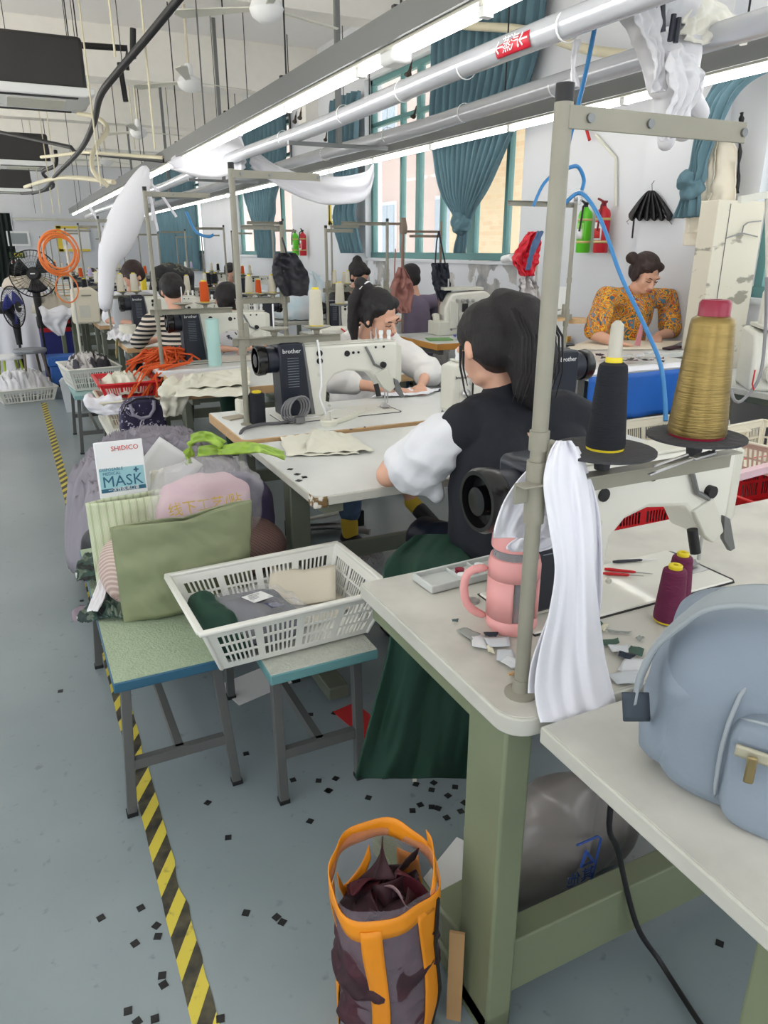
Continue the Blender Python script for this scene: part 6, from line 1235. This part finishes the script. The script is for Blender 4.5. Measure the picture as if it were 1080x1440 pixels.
for dx, w_ in ((.07,'left'),(.19,'right')): cone(f'small cream cone, {w_} of two on the slim stand behind the ponytail woman', (2.40+dx,6.0,1.224), 'spool_cream', .02, .014, .1)
stand('tall thread stand with its arm pointing left behind the ponytail woman', (2.84,5.75,.80), PI, H=.91, L=.4, low=.36, plates=(.13,), lowL=.2)
table('sewing_table', 'white table behind the ponytail woman carrying the slim stand', 2.28, 2.90, 5.6, 6.4, .80, 'top', 'rim', feet_y=[0], legm='greend')
cm = dup(MACH, (2.62,6.05,.80), PI, 'sewing machine with a round black motor left of the ponytail'); cm.scale = (.8,.9,.85)
cone('cream cone with yellow tip above the machine left of the ponytail', tuple(ay(478,427,5.6)), 'spool_cream', .038, .03, .16)
tag(MB().cyl(tuple(ay(478,427,5.6)-Vector((0,0,.002))), tuple(ay(478,427,5.6)-Vector((0,0,.012))), .08, n=24).cyl(tuple(ay(478,427,5.6)-Vector((0,0,.01))), (ay(478,427,5.6).x,5.6,.80), .01).build('cone_holder', 'dsteel'), 'grey plate on a post holding the cone left of the ponytail', 'cone holder')
cbx = T('control_box', 'white control box with a blue screen and red cord', 'control box', (ay(476,470,4.35).x,4.35,.78)); MB().box((0,0,.13),(.3,.16,.26)).build('case', 'offw', cbx, bevel=.01)
MB().box((.0,-.082,.19),(.17,.004,.06)).build('screen', mat('blue_screen', S(70,120,230), .3, emit=.6), cbx); MB().box((.035,-.085,.19),(.08,.003,.05)).build('display', mat('pale_screen', S(190,214,250), .3, emit=.6), cbx); MB().box((.12,-.083,.20),(.025,.006,.03)).build('button', 'black', cbx)
MB().tube([(-.02,-.09,.26),(.03,-.1,.22),(.02,-.1,.16),(-.02,-.1,.12),(.04,-.1,.11)], .005, 6).build('red_cord', 'red', cbx)
wp = Mt('brown_pole', S(126,110,96), .5)
bps_ = T('bag_stand', 'brown pole with arms both ways where the pink bag hangs', 'stand', (ay(566,460,5.95).x,5.95,.80)); MB().cyl((0,0,0),(0,0,.92),.011).build('pole', wp, bps_); MB().box((-.19,0,.90),(.38,.02,.02)).box((.19,0,.84),(.38,.02,.02)).build('arm', wp, bps_); MB().lathe([(.03,.82),(.036,.87),(.02,.95)], n=12).build('collar', wp, bps_)
bp2 = T('bag_stand', 'thin pole with a short left arm where the black tote hangs', 'stand', (ay(617,460,5.75).x,5.75,.80)); MB().cyl((0,0,0),(0,0,.92),.01).build('pole', wp, bp2); MB().box((-.15,0,.80),(.3,.02,.02)).build('arm', wp, bp2)
def hang_bag(label, pts, ws, m_, strap, seed=0, name='hanging_bag', amp=.02, y=0, folds=2):
    c_ = pts[-1]; t = T(name, label, 'bag', tuple(c_))
    R_ = [Vector(p)-c_ for p in pts]
    ribbon(R_, ws, (1,-.2,0), amp, folds, nu=30, nv=40, wr=.04, seed=seed).build('front', m_, t, solid=.004, ang=0)
    ribbon([r+Vector((.01,.05,.0)) for r in R_], [w*.95 for w in ws], (1,-.2,0), amp, folds, nu=30, nv=40, wr=.04, seed=seed+3).build('back', m_, t, solid=.004, ang=0)
    for i, s in enumerate(strap): MB().tube([Vector(p)-c_ for p in s], .006, 6).build('strap', m_, t)
    return t
pb_ = Mt('dusty_pink', S(170,120,112), .85)
hang_bag('dusty pink cloth bag hanging on the brown pole', [ay(565,376,5.9), ay(566,395,5.9), ay(566,415,5.9), ay(570,440,5.9)], [.04,.16,.2,.1], pb_, [[ay(566,330,5.92), ay(565,352,5.9), ay(565,376,5.9)],[ay(556,350,5.92), ay(555,375,5.9), ay(555,395,5.9)]], 1)
bb = Mt('black_bag_cloth', S(48,48,54), .7)
hang_bag('black bag hanging on the stand left of the white pole', [ay(402,356,4.9), ay(405,372,4.9), ay(410,392,4.9), ay(416,416,4.9)], [.13,.2,.24,.16], bb, [[ay(396,332,4.95), ay(400,345,4.9), ay(404,360,4.9)]], 4)
hang_bag('black tote bag hanging before the patched wall', [ay(620,370,5.7), ay(621,390,5.7), ay(624,408,5.7), ay(627,424,5.7)], [.13,.15,.14,.1], Mt('navy_tote', S(40,44,56), .8), [[ay(612,370,5.7), ay(614,340,5.72), ay(617,325,5.74)],[ay(626,370,5.7), ay(621,345,5.72), ay(617,325,5.74)]], 7, 'tote_bag', .01)
rp = Mt('red_plastic_bag', S(220,40,58), .3)
hang_bag('red plastic bag with blue straps hanging left of the extinguishers', [ay(752,326,4.2), ay(747,345,4.2), ay(741,366,4.2), ay(744,388,4.2)], [.06,.14,.17,.08], rp, [], 9, 'plastic_bag')
tag(ribbon([ay(760,325,4.15), ay(752,345,4.12), ay(746,362,4.12), ay(742,380,4.12)], [.05,.06,.04,.04], (1,0,0), .004, 2, nu=8, nv=24, wr=.01).build('blue_strap', Mt('slate_blue', S(76,104,140), .7), solid=.003, ang=0), 'slate blue straps across the red plastic bag', 'strap')
hang_bag('whitish plastic bag hanging below the red plastic bag', [ay(742,380,4.25), ay(743,395,4.25), ay(746,412,4.25), ay(752,430,4.25)], [.05,.1,.13,.14], mat('grey_white_bag', S(206,200,200), .5, col2=S(90,90,100), vs=9, th=(.3,.45)), [], 12, 'plastic_bag')
tag(MB().cyl(ay(757,325,4.25), (ay(757,470,4.25).x,4.25,0), .008).build('hook_pole', 'offw'), 'thin pole holding the red plastic bag', 'pole')
# black-bag stand
stand('thread stand carrying the hanging black bag', (ay(402,470,4.95).x,4.95,.79), PI, H=.86, L=.27, low=.37, plates=(.08,.24), lowL=.34)
for dx, w_ in ((.08,'right'),(.24,'left')): cone(f'grey cream cone, {w_} of two, left of the hanging black bag', (ay(402,470,4.95).x-dx,4.95,.79+.434), mat('spool_grey_%s' % w_, S(190,184,166), .8), .028, .02, .11)
# worker's cutting table
lt = T('cutting_table', 'cutting table with blue sheet where the patterned shirt woman works', 'table', (3.1,3.35,0))
poly = [(2.55,2.87),(3.44,2.87),(3.44,3.32),(3.74,3.32),(3.74,3.8),(2.55,3.8)]; poly = [(x-3.1,y-3.35) for x, y in poly]
MB().prism(poly, .87, .9, 'xy').build('tabletop', 'top', lt, bevel=.003)
MB().grid(lambda u, v: Vector((-.56+.9*u, -.492-.01*math.sin(u*20)*(1-v), .66+.235*v)), 40, 8).build('blue_sheet', 'blue', lt, solid=.003, ang=0)
MB().grid(lambda u, v: Vector((-.56+.9*u, -.489+.14*v*(1+.2*nz(u*6,1)), .903+.003*nz(u*9,v*6))), 30, 6).build('white_sheet', 'white_cloth', lt, solid=.002, ang=0)
MB().box((.2,-.505,.8),(.16,.012,.03)).build('handle_bar', 'cream_basket', lt)
for x in (-.5,.3,): 
    for y in (-.4,.38): MB().box((x,y,.435),(.05,.05,.87)).build('leg', 'grey', lt)
MB().box((.0,-.2,.35),(.9,.5,.5)).build('cabinet', Mt('dark_grey_panel', S(96,96,104), .6), lt)
sB_ = stand('thread stand at the left of the cutting table, its arm pointing left', (2.98,3.6,.9), PI, H=.855, L=.46, low=.2, plates=(.12,), lowL=.2)
tag(MB().tube([ay(800,272,3.58), ay(812,268,3.58), ay(822,275,3.58), ay(815,283,3.58), ay(802,282,3.58)], .02, 8).build('taped_joint', 'film'), 'hose joint wrapped in clear tape on top of the cutting table stand', 'hose joint')
tag(MB().cyl((2.86,3.62,1.10),(2.86,3.62,1.115),.1,n=28).cyl((3.1,3.66,1.07),(3.1,3.66,1.1),.07,n=28).build('cork_plate', 'wood'), 'wooden round plates beside the cutting table stand', 'plate')
wp2 = ax(738,400,2.75)
for i, (u, v, r_, h_, m_, lb, cat) in enumerate([(790,492,.05,.014,'black','black disc lying left of the cutting table stand','disc'),(778,480,.045,.012,'steel','silver disc lying left of the cutting table stand','disc'),(797,486,.05,.012,'black','black disc right behind the cutting table stand','disc')]):
    p = az(u, v, .905); tag(MB().cyl((p.x,p.y,.903),(p.x,p.y,.903+h_),r_,n=28).build('disc', m_), lb, cat)
tag(MB().box(tuple(az(782,478,.93)), (.14,.1,.05), Matrix.Rotation(.4,3,'Z')).build('yellow_pack', 'yellow', bevel=.01), 'yellow packet behind the cutting table stand', 'packet')
tag(MB().cyl((ay(793,410,3.7).x,3.7,.90), (ay(793,410,3.7).x,3.7,1.28), .03, n=20).build('white_cup', 'paper'), 'white paper roll standing behind the cutting table stand', 'roll')
p = az(870,507,.905)
for i in range(14):
    q_ = az(845+i*6.5+random.uniform(-4,4), 506+random.uniform(-6,6), .905); scrap(q_, random.uniform(.05,.1), random.uniform(.02,.05), random.uniform(0,3), [mr,'black',scm[1],mat('peach_scrap',S(214,180,160),.8) if i==3 else scm[3],mat('green_scrap',S(80,120,80),.8) if i==4 else mr,scm[4]][i % 6], 'small coloured fabric offcut on the cutting table', 'fabric offcuts on the cutting table', z=.002+.003*(i % 3), curl=.02)
flat('paper_pattern', 'pale paper pattern under the hands of the patterned shirt woman', q4([(790,492),(935,492),(960,480),(830,478)], .902), Mt('pattern_paper', S(226,216,196), .8), .902, wr=.002, cat='paper')
tag(MB().box(tuple(az(945,489,.91)), (.16,.05,.012), Matrix.Rotation(.3,3,'Z')).build('dark_case', mr), 'dark flat case lying at the right of the cutting table', 'case')
tag(MB().prism([(-.02,0),(.02,0),(.014,.07),(.006,.14),(-.01,.14)], -.006, .006).tf(Matrix.Translation(az(896,486,.91)) @ Matrix.Rotation(.15,4,'Y')).build('pink_ruler', Mt('pink_clear', S(224,150,160), .3, alpha=.8)), 'pink translucent ruler held upright by the patterned shirt woman', 'ruler')
# cabinet, right table and its machine
cabm = mat('peeling_cream', S(214,208,190), .6, col2=S(150,146,130), vs=5, th=(.36,.4), stretch=(1,1,2.2))
ca = ay(985,285,3.3); cbn = T('cabinet', 'tall peeling cream cabinet panel behind the gold cone', 'cabinet', (3.985,3.365,.0)); 
MB().bx((-.2,-.065,0),(.2,.065,1.77)).build('carcass', cabm, cbn, bevel=.004); MB().box((-.1,-.067,1.2),(.003,.003,1.1)).build('seam', 'grey', cbn)
hg = T('coat_hanger', 'bent wire hanger hooked on the cream cabinet', 'hanger', (4.02,3.285,1.62)); MB().tube([(-.15,-.0,-.06),(-.02,0,-.03),(.12,0,-.05)], .004, 6).tube([(-.02,0,-.03),(-.015,-.0,.01),(.02,-.0,.03),(.13,0,.04)], .004, 6).build('wire', 'dsteel', hg)
table('sewing_table', 'white table at the right against the wall with a machine on it', 3.5, 4.28, 1.6, 3.26, .78, 'top', 'rim', feet_y=[-.5,.5], legm='greend')
rm = overlock('white machine with a round slotted wheel at the right edge', (3.66,2.72,.78), .9, 1.0)
MB().box((.0,.02,.42),(.1,.1,.2)).build('upper_column', 'mach', rm, bevel=.02); MB().box((0,-.035,.44),(.03,.004,.04)).build('sticker', ylw, rm)
pipe('cable', 'grey cable looping down from the right edge machine', [ay(1078,390,2.5), ay(1076,470,2.5), ay(1068,530,2.45), ay(1045,562,2.45), ay(1033,563,2.45), ay(1028,548,2.5)], .008, Mt('cable_mid', S(140,140,142), .5), 'cable')
tag(MB().tube([ay(1062,520,2.42), ay(1058,540,2.42), ay(1060,548,2.42)], .004, 6).build('red_tie', 'red'), 'small red tie on the grey cable at the right', 'tie')
tag(MB().cyl(ay(1078,270,2.6), ay(1079,400,2.6), .008).build('thin_pole', 'offw'), 'thin pole at the right edge above the machine', 'pole')
tag(MB().bar(ay(1040,281,2.6), ay(1090,272,2.6), .02, .03).build('bar', 'offw'), 'short pale bar at the right edge above the cabinet', 'bar')
# jacket, strap, umbrella on the wall
jk = Mt('cream_jacket', S(232,224,206), .85)
jt = T('jacket', 'cream jacket hanging on the wall right of the knotted curtain', 'jacket', tuple(ax(1000,340,4.2))); o_ = Vector(jt.location)
ribbon([ax(1012,178,4.15)-o_, ax(1006,215,4.13)-o_, ax(1002,260,4.12)-o_, ax(998,300,4.12)-o_, ax(992,345,4.12)-o_], [.06,.28,.32,.34,.34], (-.1,1,0), .02, 2, nu=30, nv=40, wr=.03, seed=3).build('body', jk, jt, solid=.006, ang=0)
ribbon([ax(1003,185,4.1)-o_, ax(995,230,4.08)-o_, ax(987,280,4.08)-o_, ax(975,328,4.08)-o_], [.05,.1,.11,.1], (-.1,1,0), .015, 1, nu=12, nv=30, wr=.02).build('sleeve', jk, jt, solid=.006, ang=0)
MB().tube([ax(1000,182,4.15)-o_, ax(1012,176,4.15)-o_, ax(1022,200,4.15)-o_], .006, 6).build('hanger', ylw, jt)
tag(ribbon([ax(1043,158,4.15), ax(1041,200,4.15), ax(1037,272,4.15)], [.03,.02,.025], (0,1,0), 0, 1, nu=3, nv=20, wr=.02).build('black_strap', 'black', solid=.003, ang=0), 'black strap hanging on the wall right of the cream jacket', 'strap')
um = T('umbrella', 'small black folding umbrella half open on a wall hook', 'umbrella', tuple(ax(915,315,4.24))); o_ = Vector(um.location)
tips = [(884,312),(893,296),(903,290),(915,296),(925,300),(935,296),(945,312)]; top = ax(916,280,4.2)-o_
um_r = [(268,912,920,0),(276,906,926,0),(288,893,934,0),(300,886,942,0),(311,884,946,0)]
mbu = MB().grid(lambda u, v: (lambda vv, L, R: ax(L+(R-L)*u, vv+5*abs(math.sin(PI*6*u))*v-3*v, 4.2+.03*math.cos(2*PI*6*u)*v-.03))(268+41*v, 912-28*min(1,v*1.15)**.8, 920+26*min(1,v*1.15)**.8), 60, 16)
mbu.v = [v_-o_ for v_ in mbu.v]; mbu.build('canopy', 'black', um, solid=.003, ang=0)
for i in range(0,len(tips)): MB().tube([top, ax(*tips[i],4.2)-o_+Vector((-.02,0,0)), ax(*tips[i],4.18)-o_+Vector((0,0,-.015))], .003, 5).build('rib', 'dsteel', um)
MB().tube([top+Vector((0,0,-.06)), top+Vector((0,0,.05))], .014, 8).build('handle', 'black', um); MB().tube([top+Vector((0,0,.05)), top+Vector((0,.01,.1)), top+Vector((0,-.01,.12))], .003, 5).build('cord', 'black', um)
MB().tube([ax(892,305,4.18)-o_, ax(889,335,4.18)-o_], .007, 5).build('tie', 'black', um)
# crates between the near table and the cutting table
rcx = crate('crate', 'red lattice crate on the floor beyond the nearest machine', (2.05,1.93,.32), -.1, (.34,.22), (.38,.25), .16, 'red', 2, (3,5), 7)
crate('crate', 'second red lattice crate at the right beyond the nearest machine', (2.95,2.05,.34), -.05, (.34,.22), (.38,.25), .2, 'red', 2, (3,5), 7)
bench('wooden stand carrying the red crates', 1.66, 3.3, 1.72, 2.25, .32, 'top', 'grey')
rlp = Mt('pale_pink_board', S(224,190,196), .4); tag(MB().box((2.5,1.62,.795),(.9,.03,.025), Matrix.Rotation(.12,3,'Z')).build('pink_bar', rlp), 'pale pink bar along the back of the nearest table', 'bar')
crate('crate', 'cream lattice crate stacked beyond the gold cone, left', (2.85,2.62,.45), 0, (.3,.17), (.34,.21), .2, 'cream_basket', 2, (2,5), 7)
crate('crate', 'cream lattice crate beyond the gold cone at the right edge', (3.12,2.22,.54), .1, (.2,.17), (.24,.2), .14, 'cream_basket', 2, (2,4), 7)
bench('grey bench holding the cream crates', 2.5, 3.4, 2.3, 2.82, .45, 'top', 'grey')
heap('cord_bundle', 'pale cord bundle lying in the cream crate', (3.1,2.6,.58), .16, .12, .1, 'cream_cloth', .04, 9, n=30, cat='cord')
# orange pieces box, red bag, small things beyond the ponytail woman
obx = T('tray', 'cardboard tray of orange fabric pieces under the orange edged table', 'tray', (az(590,512,.5).x, 5.0, .38)); MB().box((0,0,.06),(.5,.3,.1)).build('box', 'wood', obx, bevel=.004)
heap('orange_pieces', 'orange fabric pieces heaped in the tray below the orange edged table', (obx.location.x, 5.0, .49), .22, .14, .06, 'orange', .03, 12, n=40)
bench('dark low bench under the orange fabric tray', obx.location.x-.3, obx.location.x+.55, 4.8, 5.2, .38, 'grey', 'grey')
tag(cushion('red_bag', (obx.location.x+.42, 5.0, .47), (.3,.25,.15), 'red', None, (0,0,.2), e=.6, wr=.02), 'red bag lying right of the orange fabric tray', 'bag')
tag(MB().cyl(tuple(ax(720,362,4.22)), tuple(ax(708,365,4.22)), .035, n=14).build('white_roll', 'white'), 'small white roll on the window sill end', 'roll')
# far window side rows
for k, (y, nm) in enumerate([(7.4,'second'),(9.3,'third'),(11.2,'fourth'),(13.1,'fifth'),(15.2,'sixth')]):
    table('sewing_table', f'{nm} window side table counted from the orange edged one', 2.9, 4.1, y-.3, y+.35, .80, 'top', 'rim', feet_y=[0], legm='greend')
    if k < 4: m_ = dup(MACH, (3.35, y, .80), PI, f'sewing machine on the {nm} window side table')
    s_ = dup(st3, (2.98, y-.1, .80), 0, f'thread stand on the {nm} window side table'); s_.scale = (.8,1,.9)
    for j, dx in enumerate((.13,.24)): cone(f'{"left" if j == 0 else "right"} thread cone on the {nm} window side table stand', (2.98+dx,y-.1,.80+.394*.9), cols_[(k*2+j) % 6], .026, .02, .11)
pale = mat('pale_blue_bundle', S(190,216,226), .6, col2=S(226,226,230), vs=6)
heap('pale_bundle', 'pale blue bundle of cloth in plastic right of the black bag', (ay(425,405,7.2).x,7.2,.85), .3, .3, .42, pale, .04, 5, n=40)
table('sewing_table', 'white table under the pale blue bundle', 2.25, 2.85, 6.9, 7.6, .84, 'top', 'rim', feet_y=[0], legm='greend')
for i, (u, v, y, h_, m_, lb) in enumerate([(119,404,8.3,.15,'spool_black','black cone on a white plate by the beige machine'),(202,400,7.6,.14,'yellow','tall yellow cone in the fifth row'),(263,400,7.3,.15,'spool_cream','cream cone beside the third window curtain'),(293,395,8.2,.15,'spool_black','black cone beside the third window curtain')]):
    p = ay(u, v, y); cone(lb, (p.x, y, p.z-.07), m_, .03, .022, h_); tag(MB().cyl((p.x,y,p.z-.072),(p.x,y,p.z-.082),.07,n=20).cyl((p.x,y,p.z-.08),(p.x,y,.79),.008).build('cone_holder', 'stand'), 'plate on a post under the '+lb, 'cone holder')

LC.exclude = False
